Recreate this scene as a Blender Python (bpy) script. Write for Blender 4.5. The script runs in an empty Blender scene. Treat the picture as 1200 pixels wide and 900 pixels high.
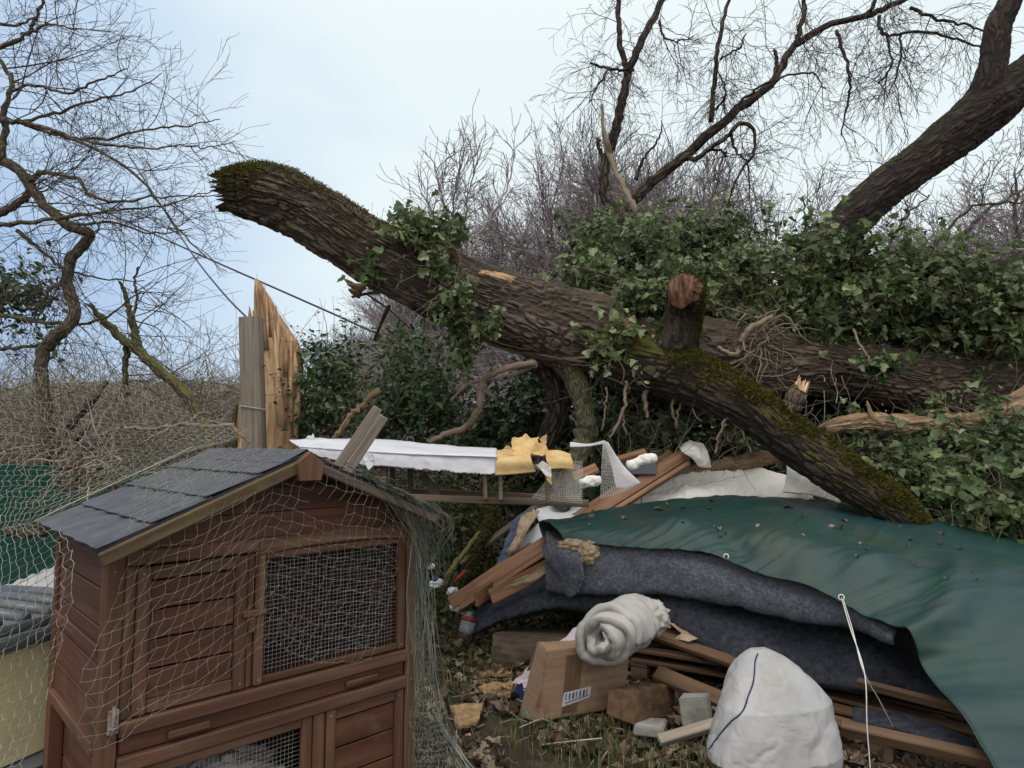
import bpy, bmesh, math, random
import numpy as np
from mathutils import Vector, Matrix
from mathutils.bvhtree import BVHTree

# ------------------------------------------------------------------ camera, sky, sun, exposure
scene = bpy.context.scene
C = scene.collection
EYE = 1.45
F = 780.0
PITCH = math.atan(70.0/F)
cam_d = bpy.data.cameras.new('camera'); cam = bpy.data.objects.new('camera', cam_d); C.objects.link(cam)
cam_d.sensor_width = 36; cam_d.lens = F/1200*36
cam_d.clip_start = 0.05; cam_d.clip_end = 3000
cam.location = (0, 0, EYE); cam.rotation_euler = (math.pi/2+PITCH, 0, 0)
scene.camera = cam

SUN_EL, SUN_AZ = math.radians(64), math.radians(-160)      # azimuth from +Y towards +X
world = bpy.data.worlds.new('World'); scene.world = world; world.use_nodes = True
nt = world.node_tree; N = nt.nodes; Lk = nt.links
bg = N['Background']; bg.inputs['Strength'].default_value = 0.1
sky = N.new('ShaderNodeTexSky'); sky.sky_type = 'NISHITA'; sky.sun_disc = False
sky.sun_elevation = SUN_EL; sky.sun_rotation = SUN_AZ
tc = N.new('ShaderNodeTexCoord')
mp = N.new('ShaderNodeMapping'); mp.inputs['Scale'].default_value = (1, 1, 2.2)
Lk.new(tc.outputs['Generated'], mp.inputs['Vector'])
nz = N.new('ShaderNodeTexNoise'); nz.inputs['Scale'].default_value = 1.3; nz.inputs['Detail'].default_value = 5
nz.inputs['Roughness'].default_value = 0.5
Lk.new(mp.outputs[0], nz.inputs['Vector'])
# brighter cloud towards the hidden sun (up and to the right), bluer low on the left
dt = N.new('ShaderNodeVectorMath'); dt.operation = 'DOT_PRODUCT'
dt.inputs[1].default_value = Vector((0.30, 0.75, 0.60)).normalized()
Lk.new(tc.outputs['Generated'], dt.inputs[0])
m1 = N.new('ShaderNodeMath'); m1.operation = 'MULTIPLY_ADD'; m1.inputs[1].default_value = 1.9; m1.inputs[2].default_value = -1.34
Lk.new(dt.outputs['Value'], m1.inputs[0])
m2 = N.new('ShaderNodeMath'); m2.operation = 'MULTIPLY_ADD'; m2.inputs[1].default_value = 1.35
Lk.new(nz.outputs['Fac'], m2.inputs[0]); Lk.new(m1.outputs[0], m2.inputs[2])
rp = N.new('ShaderNodeValToRGB'); el = rp.color_ramp.elements
el[0].position = 0.25; el[0].color = (0.40, 0.555, 0.80, 1)
el[1].position = 0.98; el[1].color = (0.85, 0.95, 0.975, 1)
e = el.new(0.6); e.color = (0.59, 0.74, 0.91, 1)
Lk.new(m2.outputs[0], rp.inputs['Fac'])
sc10 = N.new('ShaderNodeVectorMath'); sc10.operation = 'SCALE'; sc10.inputs['Scale'].default_value = 10.4
Lk.new(rp.outputs['Color'], sc10.inputs[0])
mx = N.new('ShaderNodeMix'); mx.data_type = 'RGBA'; mx.inputs['Factor'].default_value = 0.93
# overcast sky: brighter and whiter overhead and over the open side behind the camera
sx_ = N.new('ShaderNodeSeparateXYZ'); Lk.new(tc.outputs['Generated'], sx_.inputs[0])
za = N.new('ShaderNodeMapRange'); za.interpolation_type = 'SMOOTHSTEP'; za.inputs['From Min'].default_value = 0.5; za.inputs['From Max'].default_value = 0.85; za.inputs['To Max'].default_value = 1.0
Lk.new(sx_.outputs['Z'], za.inputs['Value'])
yb = N.new('ShaderNodeMapRange'); yb.interpolation_type = 'SMOOTHSTEP'; yb.inputs['From Min'].default_value = 0.35; yb.inputs['From Max'].default_value = -0.5; yb.inputs['To Max'].default_value = 0.95
Lk.new(sx_.outputs['Y'], yb.inputs['Value'])
ya = N.new('ShaderNodeMath'); ya.operation = 'MAXIMUM'; Lk.new(za.outputs[0], ya.inputs[0]); Lk.new(yb.outputs[0], ya.inputs[1])
yc_ = N.new('ShaderNodeMath'); yc_.operation = 'MINIMUM'; yc_.inputs[1].default_value = 1.0; Lk.new(ya.outputs[0], yc_.inputs[0])
wm_ = N.new('ShaderNodeMix'); wm_.data_type = 'RGBA'; wm_.inputs['B'].default_value = (13.6, 13.3, 12.7, 1)
Lk.new(yc_.outputs[0], wm_.inputs['Factor']); Lk.new(sc10.outputs[0], wm_.inputs['A'])
Lk.new(sky.outputs['Color'], mx.inputs['A']); Lk.new(wm_.outputs['Result'], mx.inputs['B'])
Lk.new(mx.outputs['Result'], bg.inputs['Color'])

sun_d = bpy.data.lights.new('sun', 'SUN'); sun = bpy.data.objects.new('sun', sun_d); C.objects.link(sun)
sun_d.energy = 1.4; sun_d.angle = math.radians(35); sun_d.color = (1, 0.96, 0.9)
sd = Vector((math.sin(SUN_AZ)*math.cos(SUN_EL), math.cos(SUN_AZ)*math.cos(SUN_EL), math.sin(SUN_EL)))
sun.rotation_euler = (-sd).to_track_quat('-Z', 'Y').to_euler()
vs = scene.view_settings
vs.view_transform = 'Standard'; vs.look = 'None'; vs.exposure = 0.0; vs.gamma = 1.0; vs.use_curve_mapping = False
scene.cycles.max_bounces = 6; scene.cycles.diffuse_bounces = 3; scene.cycles.transparent_max_bounces = 8

# ------------------------------------------------------------------ helpers
R = np.random.RandomState(7)
rnd = random.Random(11)
cp, sp = math.cos(PITCH), math.sin(PITCH)

def P(u, v, y):
    """world point at distance y in front, seen in direction (u, v) of the 1200x900 photograph"""
    a = (u-600)/F; b = (450-v)/F
    d = Vector((a, cp-b*sp, sp+b*cp))
    return Vector((0, 0, EYE)) + d*(y/d.y)

def ray(u, v):
    a = (u-600)/F; b = (450-v)/F
    return Vector((a, cp-b*sp, sp+b*cp)).normalized()

def _hash(ix, iy, iz, seed):
    h = (ix.astype(np.int64)*374761393 + iy.astype(np.int64)*668265263 + iz.astype(np.int64)*2147483647 + seed*1274126177) & 0xffffffff
    h = ((h ^ (h >> 13))*1274126177) & 0xffffffff
    h = (h ^ (h >> 16)) & 0xffff
    return h/65535.0

def vnoise(p, seed=0):
    p = np.asarray(p, float); f = np.floor(p); t = p-f; t = t*t*(3-2*t); f = f.astype(np.int64)
    r = 0
    for dx in (0, 1):
        wx = t[:, 0] if dx else 1-t[:, 0]
        for dy in (0, 1):
            wy = t[:, 1] if dy else 1-t[:, 1]
            for dz in (0, 1):
                wz = t[:, 2] if dz else 1-t[:, 2]
                r = r + wx*wy*wz*_hash(f[:, 0]+dx, f[:, 1]+dy, f[:, 2]+dz, seed)
    return r

def fbm(p, octv=3, seed=0):
    p = np.asarray(p, float); s = 0; a = 1; t = 0
    for o in range(octv):
        s = s+a*vnoise(p*(2.03**o), seed+o*17); t += a; a *= 0.5
    return s/t

def gz(x, y):
    """height of the ground"""
    x = np.asarray(x, float); y = np.asarray(y, float)
    t = np.clip((y-4.9)/4.0, 0, 1); t = t*t*(3-2*t)
    far = np.clip((y-14)/30, 0, 1)
    b = 0.95*t + far*0.5
    pp = np.stack([x.ravel()*1.3, y.ravel()*1.3, x.ravel()*0], 1)
    n = (fbm(pp, 3, 5)-0.5).reshape(x.shape)
    return b*np.ones_like(x) + n*0.14

def gzf(x, y): return float(gz(np.array([x]), np.array([y]))[0])

def tag(o, label=None, cat=None, group=None, kind=None):
    if label: o['label'] = label
    if cat: o['category'] = cat
    if group: o['group'] = group
    if kind: o['kind'] = kind
    return o

def thing(name, label, cat, loc=(0, 0, 0), rz=0, group=None):
    o = bpy.data.objects.new(name, None); C.objects.link(o); o.location = loc; o.rotation_euler = (0, 0, rz)
    o.empty_display_size = 0.1
    return tag(o, label, cat, group)

def link(name, me, mat=None, parent=None, world_space=True):
    if mat:
        for m in (mat if isinstance(mat, (list, tuple)) else [mat]): me.materials.append(m)
    o = bpy.data.objects.new(name, me); C.objects.link(o)
    if parent is not None:
        o.parent = parent
        if world_space:
            def wm(p):
                B_ = Matrix.Translation(p.location) @ p.rotation_euler.to_matrix().to_4x4()
                return wm(p.parent) @ p.matrix_parent_inverse @ B_ if p.parent else B_
            M = wm(parent)
            o.matrix_parent_inverse = M.inverted()
    return o

def npmesh(name, verts, faces, attrs=None, smooth=True, matidx=None):
    """faces: (n,k) int array or list of such arrays"""
    if not isinstance(faces, list): faces = [faces]
    faces = [np.asarray(f, np.int32) for f in faces if len(f)]
    me = bpy.data.meshes.new(name)
    verts = np.asarray(verts, np.float32)
    me.vertices.add(len(verts)); me.vertices.foreach_set('co', verts.ravel())
    nl = sum(f.size for f in faces); nf = sum(len(f) for f in faces)
    me.loops.add(nl); me.polygons.add(nf)
    me.loops.foreach_set('vertex_index', np.concatenate([f.ravel() for f in faces]))
    tot = np.concatenate([np.full(len(f), f.shape[1], np.int32) for f in faces])
    st = np.concatenate([[0], np.cumsum(tot)[:-1]]).astype(np.int32)
    me.polygons.foreach_set('loop_start', st); me.polygons.foreach_set('loop_total', tot)
    me.polygons.foreach_set('use_smooth', np.full(nf, smooth))
    if matidx is not None: me.polygons.foreach_set('material_index', np.asarray(matidx, np.int32))
    me.update(calc_edges=True)
    for k, a in (attrs or {}).items():
        a = np.asarray(a, np.float32)
        if a.ndim == 2:
            at = me.attributes.new(k, 'FLOAT_VECTOR', 'POINT'); at.data.foreach_set('vector', a.ravel())
        else:
            at = me.attributes.new(k, 'FLOAT', 'POINT'); at.data.foreach_set('value', a)
    me.validate()
    return me

class Acc:
    """collects vertices / faces of one mesh"""
    def __init__(s): s.v = []; s.q = []; s.t = []; s.bc = []; s.r = []; s.n = 0
    def add(s, v, q=None, t=None, bc=None, r=None):
        v = np.asarray(v, float)
        if q is not None and len(q): s.q.append(np.asarray(q)+s.n)
        if t is not None and len(t): s.t.append(np.asarray(t)+s.n)
        s.v.append(v); s.bc.append(v if bc is None else np.asarray(bc)); s.r.append(np.full(len(v), rnd.random()) if r is None else np.broadcast_to(r, (len(v),)))
        s.n += len(v)
    def mesh(s, name, smooth=True):
        fs = []
        if s.q: fs.append(np.concatenate(s.q))
        if s.t: fs.append(np.concatenate(s.t))
        return npmesh(name, np.concatenate(s.v), fs, {'bc': np.concatenate(s.bc), 'rnd': np.concatenate(s.r)}, smooth)
    def build(s, name, mat, parent=None, smooth=True, ws=True): return link(name, s.mesh(name, smooth), mat, parent, ws)
    # -- shapes
    def box(s, lo, hi, M=None):
        lo = np.array(lo, float); hi = np.array(hi, float); d = hi-lo
        b = min(0.004, d.min()*0.25)
        # chamfered box: 24 verts
        vs = []; idx = {}
        for sx in (0, 1):
            for sy in (0, 1):
                for sz in (0, 1):
                    for ax in range(3):
                        p = [hi[0] if sx else lo[0], hi[1] if sy else lo[1], hi[2] if sz else lo[2]]
                        for a2, sg in enumerate((sx, sy, sz)):
                            if a2 != ax: p[a2] += -b if sg else b
                        idx[(sx, sy, sz, ax)] = len(vs); vs.append(p)
        q = []; t = []
        for ax in range(3):
            a1, a2 = [(1, 2), (2, 0), (0, 1)][ax]
            for sg in (0, 1):
                def key(c1, c2):
                    k = [0, 0, 0]; k[ax] = sg; k[a1] = c1; k[a2] = c2; return (*k, ax)
                f = [idx[key(0, 0)], idx[key(1, 0)], idx[key(1, 1)], idx[key(0, 1)]]
                q.append(f if sg else f[::-1])
        for ax in range(3):          # edges along ax
            a1, a2 = [(1, 2), (2, 0), (0, 1)][ax]
            for c1 in (0, 1):
                for c2 in (0, 1):
                    def key(e, fa):
                        k = [0, 0, 0]; k[ax] = e; k[a1] = c1; k[a2] = c2; return (*k, fa)
                    f = [idx[key(0, a1)], idx[key(1, a1)], idx[key(1, a2)], idx[key(0, a2)]]
                    q.append(f if (c1 != c2) else f[::-1])
        for sx in (0, 1):
            for sy in (0, 1):
                for sz in (0, 1):
                    f = [idx[(sx, sy, sz, a)] for a in range(3)]
                    t.append(f if (sx+sy+sz) % 2 else f[::-1])
        vs = np.array(vs)
        order = np.argsort(d)
        bc = (vs-lo)[:, order] + np.array([rnd.random()*9, rnd.random()*9, rnd.random()*9])
        if M is not None: vs = np.array([tuple(M @ Vector(p)) for p in vs])
        s.add(vs, q, t, bc=bc)
        return s
    def plank(s, p0, p1, w, t, up=(0, 0, 1), twist=0):
        """board from p0 to p1, w wide (across, perpendicular to up), t thick"""
        p0 = Vector(p0); p1 = Vector(p1); ax = (p1-p0); L = ax.length; ax.normalize()
        sd_ = ax.cross(Vector(up)).normalized(); u_ = sd_.cross(ax).normalized()
        if twist:
            rm = Matrix.Rotation(twist, 3, ax); sd_ = rm @ sd_; u_ = rm @ u_
        M = Matrix(((sd_.x, u_.x, ax.x, p0.x), (sd_.y, u_.y, ax.y, p0.y), (sd_.z, u_.z, ax.z, p0.z), (0, 0, 0, 1)))
        return s.box((-w/2, -t/2, 0), (w/2, t/2, L), M)
    def tube(s, pts, rad, sides=6, cap=True, r=None):
        pts = np.asarray([tuple(p) for p in pts], float); n = len(pts)
        rad = np.broadcast_to(np.asarray(rad, float), (n,)).copy()
        tg = np.gradient(pts, axis=0); tg /= np.linalg.norm(tg, axis=1)[:, None]+1e-9
        mean = tg.mean(0); a = np.array([0.31, 0.2, 0.93]) if abs(mean[2]) < 0.8*np.linalg.norm(mean) else np.array([0.9, 0.3, 0.1])
        n1 = np.cross(tg, a); n1 /= np.linalg.norm(n1, axis=1)[:, None]+1e-9
        n2 = np.cross(tg, n1)
        th = np.arange(sides)*2*math.pi/sides
        v = pts[:, None, :] + rad[:, None, None]*(np.cos(th)[None, :, None]*n1[:, None, :]+np.sin(th)[None, :, None]*n2[:, None, :])
        L = np.concatenate([[0], np.cumsum(np.linalg.norm(np.diff(pts, axis=0), axis=1))])
        rm = rad.mean(); off = rnd.random()*20
        bc = np.stack(np.broadcast_arrays(np.cos(th)[None, :]*rm, np.sin(th)[None, :]*rm, L[:, None]+off), -1)
        i = np.arange(n-1)[:, None]*sides; j = np.arange(sides)[None, :]; j2 = (j+1) % sides
        q = np.stack([i+j, i+j2, i+sides+j2, i+sides+j], -1).reshape(-1, 4)
        v = v.reshape(-1, 3); bc = bc.reshape(-1, 3); t = []
        if cap and sides > 3:
            k = len(v); v = np.concatenate([v, pts[:1], pts[-1:]]); bc = np.concatenate([bc, [[0, 0, off]], [[0, 0, off+L[-1]]]])
            jj = np.arange(sides); b0 = (n-1)*sides
            t = np.concatenate([np.stack([jj*0+k, (jj+1) % sides, jj], 1), np.stack([jj*0+k+1, b0+jj, b0+(jj+1) % sides], 1)])
        s.add(v, q, t, bc=bc, r=r)
        return s

def cr(pts, n):
    """Catmull-Rom resample of rows of pts to n samples"""
    p = np.asarray([tuple(q) for q in pts], float)
    if len(p) == 2:
        t = np.linspace(0, 1, n)[:, None]; return p[0]*(1-t)+p[1]*t
    pe = np.concatenate([[2*p[0]-p[1]], p, [2*p[-1]-p[-2]]])
    t = np.linspace(0, len(p)-1-1e-9, n); i = t.astype(int); f = (t-i)[:, None]
    a, b, c, d = pe[i], pe[i+1], pe[i+2], pe[i+3]
    return 0.5*(2*b+(c-a)*f+(2*a-5*b+4*c-d)*f**2+(-a+3*b-3*c+d)*f**3)

def pix(l):
    """[(u,v,y[,r_px])...] -> points and radii in metres"""
    pts = [P(q[0], q[1], q[2]) for q in l]
    rad = [q[3]*q[2]/F for q in l] if len(l[0]) > 3 else None
    return pts, rad

def grid_surface(ctrl, nu, nv):
    g = np.array([[tuple(p) for p in row] for row in ctrl], float)
    a = np.stack([cr(row, nu) for row in g])                 # rows x nu
    return np.stack([cr(a[:, k], nv) for k in range(nu)], 1)  # nv x nu x 3

def gnormals(S):
    du = np.gradient(S, axis=1); dv = np.gradient(S, axis=0)
    n = np.cross(du, dv); return n/(np.linalg.norm(n, axis=2)[..., None]+1e-9)

def sheet(name, S, mat, parent=None, thick=0.004, close_u=False):
    """grid of points -> closed thin sheet"""
    nv, nu = S.shape[:2]; n = gnormals(S)
    A = (S+n*thick/2).reshape(-1, 3); B = (S-n*thick/2).reshape(-1, 3); K = nv*nu
    i = np.arange(nv-1)[:, None]*nu; j = np.arange(nu-1)[None, :]
    q = np.stack([i+j, i+j+1, i+nu+j+1, i+nu+j], -1).reshape(-1, 4)
    ring = list(range(nu))+[r*nu+nu-1 for r in range(1, nv)]+[(nv-1)*nu+k for k in range(nu-2, -1, -1)]+[r*nu for r in range(nv-2, 0, -1)]
    ring = np.array(ring); r2 = np.roll(ring, -1)
    e_ = np.stack([ring, ring+K, r2+K, r2], 1)
    lu = np.cumsum(np.concatenate([np.zeros((nv, 1)), np.linalg.norm(np.diff(S, axis=1), axis=2)], 1), 1)
    lv = np.cumsum(np.concatenate([np.zeros((1, nu)), np.linalg.norm(np.diff(S, axis=0), axis=2)], 0), 0)
    bc = np.stack([lu, lv, lu*0], -1).reshape(-1, 3)
    me = npmesh(name, np.concatenate([A, B]), np.concatenate([q, q[:, ::-1]+K, e_]), {'bc': np.concatenate([bc, bc]), 'rnd': np.zeros(2*K)})
    return link(name, me, mat, parent)

def wrinkle(S, amp, scale, seed=0, octv=3, ridge=False):
    n = gnormals(S); f = fbm(S.reshape(-1, 3)*scale, octv, seed).reshape(S.shape[:2])
    if ridge: f = 1-np.abs(2*f-1)*2
    return S+n*((f-0.5)*2*amp)[..., None]

def bvh_of(o):
    me = o.data
    return BVHTree.FromPolygons([v.co[:] for v in me.vertices], [p.vertices[:] for p in me.polygons])

def hit(bv, u, v, off=0.0, fallback=5.0):
    h = bv.ray_cast(Vector((0, 0, EYE)), ray(u, v), 60)
    if h[0] is None: return P(u, v, fallback)
    return h[0]-ray(u, v)*off

# ------------------------------------------------------------------ materials
def newmat(name):
    m = bpy.data.materials.new(name); m.use_nodes = True
    return m, m.node_tree.nodes, m.node_tree.links, m.node_tree.nodes['Principled BSDF']

def coordnode(n, l, coord, scale):
    if coord == 'bc':
        c = n.new('ShaderNodeAttribute'); c.attribute_name = 'bc'; o = c.outputs['Vector']
    else:
        c = n.new('ShaderNodeTexCoord'); o = c.outputs['Object']
    m = n.new('ShaderNodeMapping'); m.inputs['Scale'].default_value = scale
    l.new(o, m.inputs['Vector']); return m.outputs[0]

def ramp(n, cols):
    r = n.new('ShaderNodeValToRGB'); e = r.color_ramp.elements
    while len(e) > 1: e.remove(e[0])
    e[0].position = cols[0][0]; e[0].color = (*cols[0][1], 1)
    for p_, c_ in cols[1:]:
        x = e.new(p_); x.color = (*c_, 1)
    return r

def mat(name, cols, scale=(5, 5, 5), nscale=1.0, detail=5, rough=0.8, bump=0.3, bdist=0.01, coord='obj', spec=0.3, wet=None,
        fine=None, sheen=0, vary=0.0, transl=0.0, dist=0.0, stain=None):
    m, n, l, b = newmat(name)
    v = coordnode(n, l, coord, scale)
    t = n.new('ShaderNodeTexNoise'); t.inputs['Scale'].default_value = nscale; t.inputs['Detail'].default_value = detail
    t.inputs['Roughness'].default_value = 0.6; t.inputs['Distortion'].default_value = dist
    l.new(v, t.inputs['Vector'])
    r = ramp(n, cols); l.new(t.outputs['Fac'], r.inputs['Fac']); col = r.outputs['Color']
    if stain:
        c2, sc_, lo_, hi_ = stain
        vv = coordnode(n, l, 'obj', (1, 1, 1))
        t2 = n.new('ShaderNodeTexNoise'); t2.inputs['Scale'].default_value = sc_; t2.inputs['Detail'].default_value = 6; t2.inputs['Roughness'].default_value = 0.65
        l.new(vv, t2.inputs['Vector'])
        mr = n.new('ShaderNodeMapRange'); mr.inputs['From Min'].default_value = lo_; mr.inputs['From Max'].default_value = hi_
        l.new(t2.outputs['Fac'], mr.inputs['Value'])
        mm = n.new('ShaderNodeMix'); mm.data_type = 'RGBA'; l.new(mr.outputs[0], mm.inputs['Factor'])
        l.new(col, mm.inputs['A']); mm.inputs['B'].default_value = (*c2, 1); col = mm.outputs['Result']
    if vary:
        a = n.new('ShaderNodeAttribute'); a.attribute_name = 'rnd'
        mr = n.new('ShaderNodeMapRange'); mr.inputs['To Min'].default_value = 1-vary; mr.inputs['To Max'].default_value = 1+vary
        l.new(a.outputs['Fac'], mr.inputs['Value'])
        h = n.new('ShaderNodeHueSaturation'); l.new(mr.outputs[0], h.inputs['Value']); l.new(col, h.inputs['Color']); col = h.outputs['Color']
    l.new(col, b.inputs['Base Color'])
    b.inputs['Roughness'].default_value = rough; b.inputs['Specular IOR Level'].default_value = spec
    if sheen: b.inputs['Sheen Weight'].default_value = sheen; b.inputs['Sheen Roughness'].default_value = 0.5
    hgt = t.outputs['Fac']
    if fine:
        v2 = coordnode(n, l, coord, (fine, fine, fine))
        t3 = n.new('ShaderNodeTexNoise'); t3.inputs['Scale'].default_value = 1; t3.inputs['Detail'].default_value = 3; l.new(v2, t3.inputs['Vector'])
        ad = n.new('ShaderNodeMath'); ad.operation = 'MULTIPLY_ADD'; ad.inputs[1].default_value = 0.5; l.new(t3.outputs['Fac'], ad.inputs[0]); l.new(hgt, ad.inputs[2]); hgt = ad.outputs[0]
    if bump:
        bp = n.new('ShaderNodeBump'); bp.inputs['Strength'].default_value = bump; bp.inputs['Distance'].default_value = bdist
        l.new(hgt, bp.inputs['Height']); l.new(bp.outputs[0], b.inputs['Normal'])
    if transl:
        out = n['Material Output']; tr = n.new('ShaderNodeBsdfTranslucent'); l.new(col, tr.inputs['Color'])
        ms = n.new('ShaderNodeMixShader'); ms.inputs['Fac'].default_value = transl
        l.new(b.outputs[0], ms.inputs[1]); l.new(tr.outputs[0], ms.inputs[2]); l.new(ms.outputs[0], out.inputs['Surface'])
    return m

def bark_mat(name, dark, mid, light, moss=0.0, mosscol=(0.085, 0.09, 0.018), sc=1.0, mossdir=(0, 0, 1), geo=False):
    """fissured bark on the 'bc' coordinate; moss where the surface looks up"""
    m, n, l, b = newmat(name)
    v = coordnode(n, l, 'bc', (22*sc, 22*sc, 4.5*sc))
    w = n.new('ShaderNodeTexNoise'); w.inputs['Scale'].default_value = 0.9; w.inputs['Detail'].default_value = 3; l.new(v, w.inputs['Vector'])
    wa = n.new('ShaderNodeMix'); wa.data_type = 'RGBA'; wa.blend_type = 'LINEAR_LIGHT'; wa.inputs['Factor'].default_value = 0.35
    l.new(v, wa.inputs['A']); l.new(w.outputs['Color'], wa.inputs['B'])
    vo = n.new('ShaderNodeTexVoronoi'); vo.feature = 'DISTANCE_TO_EDGE'; vo.inputs['Scale'].default_value = 1.0
    l.new(wa.outputs['Result'], vo.inputs['Vector'])
    mr = n.new('ShaderNodeMapRange'); mr.inputs['From Max'].default_value = 0.28; mr.interpolation_type = 'SMOOTHSTEP'
    l.new(vo.outputs['Distance'], mr.inputs['Value'])
    v3 = coordnode(n, l, 'bc', (60, 60, 22))
    f = n.new('ShaderNodeTexNoise'); f.inputs['Scale'].default_value = 1; f.inputs['Detail'].default_value = 6; f.inputs['Roughness'].default_value = 0.7; l.new(v3, f.inputs['Vector'])
    ml = n.new('ShaderNodeMath'); ml.operation = 'MULTIPLY'; l.new(mr.outputs[0], ml.inputs[0]); l.new(f.outputs['Fac'], ml.inputs[1])
    if geo:
        ah = n.new('ShaderNodeAttribute'); ah.attribute_name = 'h'
        mh = n.new('ShaderNodeMath'); mh.operation = 'MULTIPLY_ADD'; mh.inputs[1].default_value = 0.55; mh.inputs[2].default_value = 0.35
        l.new(ah.outputs['Fac'], mh.inputs[0]); l.new(mh.outputs[0], ml.inputs[0])
    r = ramp(n, [(0.0, dark), (0.3, mid), (0.62, light)]); l.new(ml.outputs[0], r.inputs['Fac'])
    v4 = coordnode(n, l, 'bc', (2.2, 2.2, 1.2))
    p_ = n.new('ShaderNodeTexNoise'); p_.inputs['Scale'].default_value = 1.5; p_.inputs['Detail'].default_value = 5; l.new(v4, p_.inputs['Vector'])
    pm = n.new('ShaderNodeMapRange'); pm.inputs['From Min'].default_value = 0.35; pm.inputs['From Max'].default_value = 0.7; pm.inputs['To Min'].default_value = 0.7; pm.inputs['To Max'].default_value = 1.35
    l.new(p_.outputs['Fac'], pm.inputs['Value'])
    hs = n.new('ShaderNodeHueSaturation'); l.new(pm.outputs[0], hs.inputs['Value']); l.new(r.outputs['Color'], hs.inputs['Color'])
    col = hs.outputs['Color']
    if moss:
        g = n.new('ShaderNodeNewGeometry'); dd = n.new('ShaderNodeVectorMath'); dd.operation = 'DOT_PRODUCT'; dd.inputs[1].default_value = Vector(mossdir).normalized()
        l.new(g.outputs['Normal'], dd.inputs[0])
        ns = coordnode(n, l, 'bc', (6, 6, 6))
        mn = n.new('ShaderNodeTexNoise'); mn.inputs['Scale'].default_value = 1; mn.inputs['Detail'].default_value = 6; mn.inputs['Roughness'].default_value = 0.7; l.new(ns, mn.inputs['Vector'])
        ad = n.new('ShaderNodeMath'); ad.operation = 'MULTIPLY_ADD'; ad.inputs[1].default_value = 0.6; l.new(dd.outputs['Value'], ad.inputs[0]); l.new(mn.outputs['Fac'], ad.inputs[2])
        r2 = n.new('ShaderNodeMapRange'); r2.inputs['From Min'].default_value = 1.0-moss; r2.inputs['From Max'].default_value = 1.2-moss
        l.new(ad.outputs[0], r2.inputs['Value'])
        mc = ramp(n, [(0.3, tuple(c*0.55 for c in mosscol)), (0.7, mosscol)]); l.new(f.outputs['Fac'], mc.inputs['Fac'])
        mm = n.new('ShaderNodeMix'); mm.data_type = 'RGBA'; l.new(r2.outputs[0], mm.inputs['Factor']); l.new(col, mm.inputs['A']); l.new(mc.outputs['Color'], mm.inputs['B'])
        col = mm.outputs['Result']
    l.new(col, b.inputs['Base Color']); b.inputs['Roughness'].default_value = 0.9; b.inputs['Specular IOR Level'].default_value = 0.2
    bp = n.new('ShaderNodeBump'); bp.inputs['Strength'].default_value = 0.9; bp.inputs['Distance'].default_value = 0.02/sc
    l.new(ml.outputs[0], bp.inputs['Height']); l.new(bp.outputs[0], b.inputs['Normal'])
    return m

def leaf_mat(name, cols, rough=0.4, spec=0.5, transl=0.15):
    m, n, l, b = newmat(name)
    a = n.new('ShaderNodeAttribute'); a.attribute_name = 'rnd'
    r = ramp(n, cols); l.new(a.outputs['Fac'], r.inputs['Fac'])
    v = coordnode(n, l, 'obj', (30, 30, 30)); t = n.new('ShaderNodeTexNoise'); t.inputs['Scale'].default_value = 1; l.new(v, t.inputs['Vector'])
    mr = n.new('ShaderNodeMapRange'); mr.inputs['To Min'].default_value = 0.7; mr.inputs['To Max'].default_value = 1.3; l.new(t.outputs['Fac'], mr.inputs['Value'])
    h = n.new('ShaderNodeHueSaturation'); l.new(mr.outputs[0], h.inputs['Value']); l.new(r.outputs['Color'], h.inputs['Color'])
    l.new(h.outputs['Color'], b.inputs['Base Color']); b.inputs['Roughness'].default_value = rough; b.inputs['Specular IOR Level'].default_value = spec
    out = n['Material Output']; tr = n.new('ShaderNodeBsdfTranslucent'); l.new(h.outputs['Color'], tr.inputs['Color'])
    ms = n.new('ShaderNodeMixShader'); ms.inputs['Fac'].default_value = transl
    l.new(b.outputs[0], ms.inputs[1]); l.new(tr.outputs[0], ms.inputs[2]); l.new(ms.outputs[0], out.inputs['Surface'])
    return m

M = {}
M['bark'] = bark_mat('bark_oak', (0.020, 0.015, 0.012), (0.098, 0.075, 0.060), (0.22, 0.175, 0.145), moss=0.14, mosscol=(0.085, 0.078, 0.03), geo=True)
M['bark_moss'] = bark_mat('bark_mossy', (0.010, 0.008, 0.006), (0.034, 0.027, 0.020), (0.095, 0.078, 0.06), moss=0.40, mosscol=(0.08, 0.082, 0.016), sc=1.3, geo=True)
M['bark_limb'] = bark_mat('bark_dark_limb', (0.009, 0.007, 0.006), (0.031, 0.024, 0.020), (0.075, 0.058, 0.047), moss=0.1, geo=True)
M['bark_dark'] = bark_mat('bark_dark', (0.018, 0.014, 0.012), (0.06, 0.046, 0.038), (0.13, 0.10, 0.085), moss=0.2, sc=1.3)
M['bark_small'] = bark_mat('bark_branch', (0.045, 0.036, 0.026), (0.12, 0.097, 0.07), (0.20, 0.165, 0.12), moss=0.25, sc=3)
M['bark_mosslight'] = bark_mat('bark_lichen', (0.05, 0.045, 0.03), (0.12, 0.11, 0.07), (0.22, 0.2, 0.13), moss=0.4, mosscol=(0.17, 0.17, 0.05), sc=3)
M['vine'] = mat('ivy_stem', [(0.3, (0.12, 0.09, 0.065)), (0.7, (0.26, 0.2, 0.15))], (40, 40, 8), bump=0.5, coord='bc')
M['twig_l'] = mat('twig_left', [(0.3, (0.05, 0.04, 0.032)), (0.7, (0.10, 0.08, 0.065))], (30, 30, 10), bump=0, coord='bc', vary=0.5)
M['twig_far'] = mat('twig_far', [(0.3, (0.17, 0.14, 0.15)), (0.7, (0.29, 0.245, 0.25))], (5, 5, 5), bump=0, coord='bc', vary=0.45)
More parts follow.
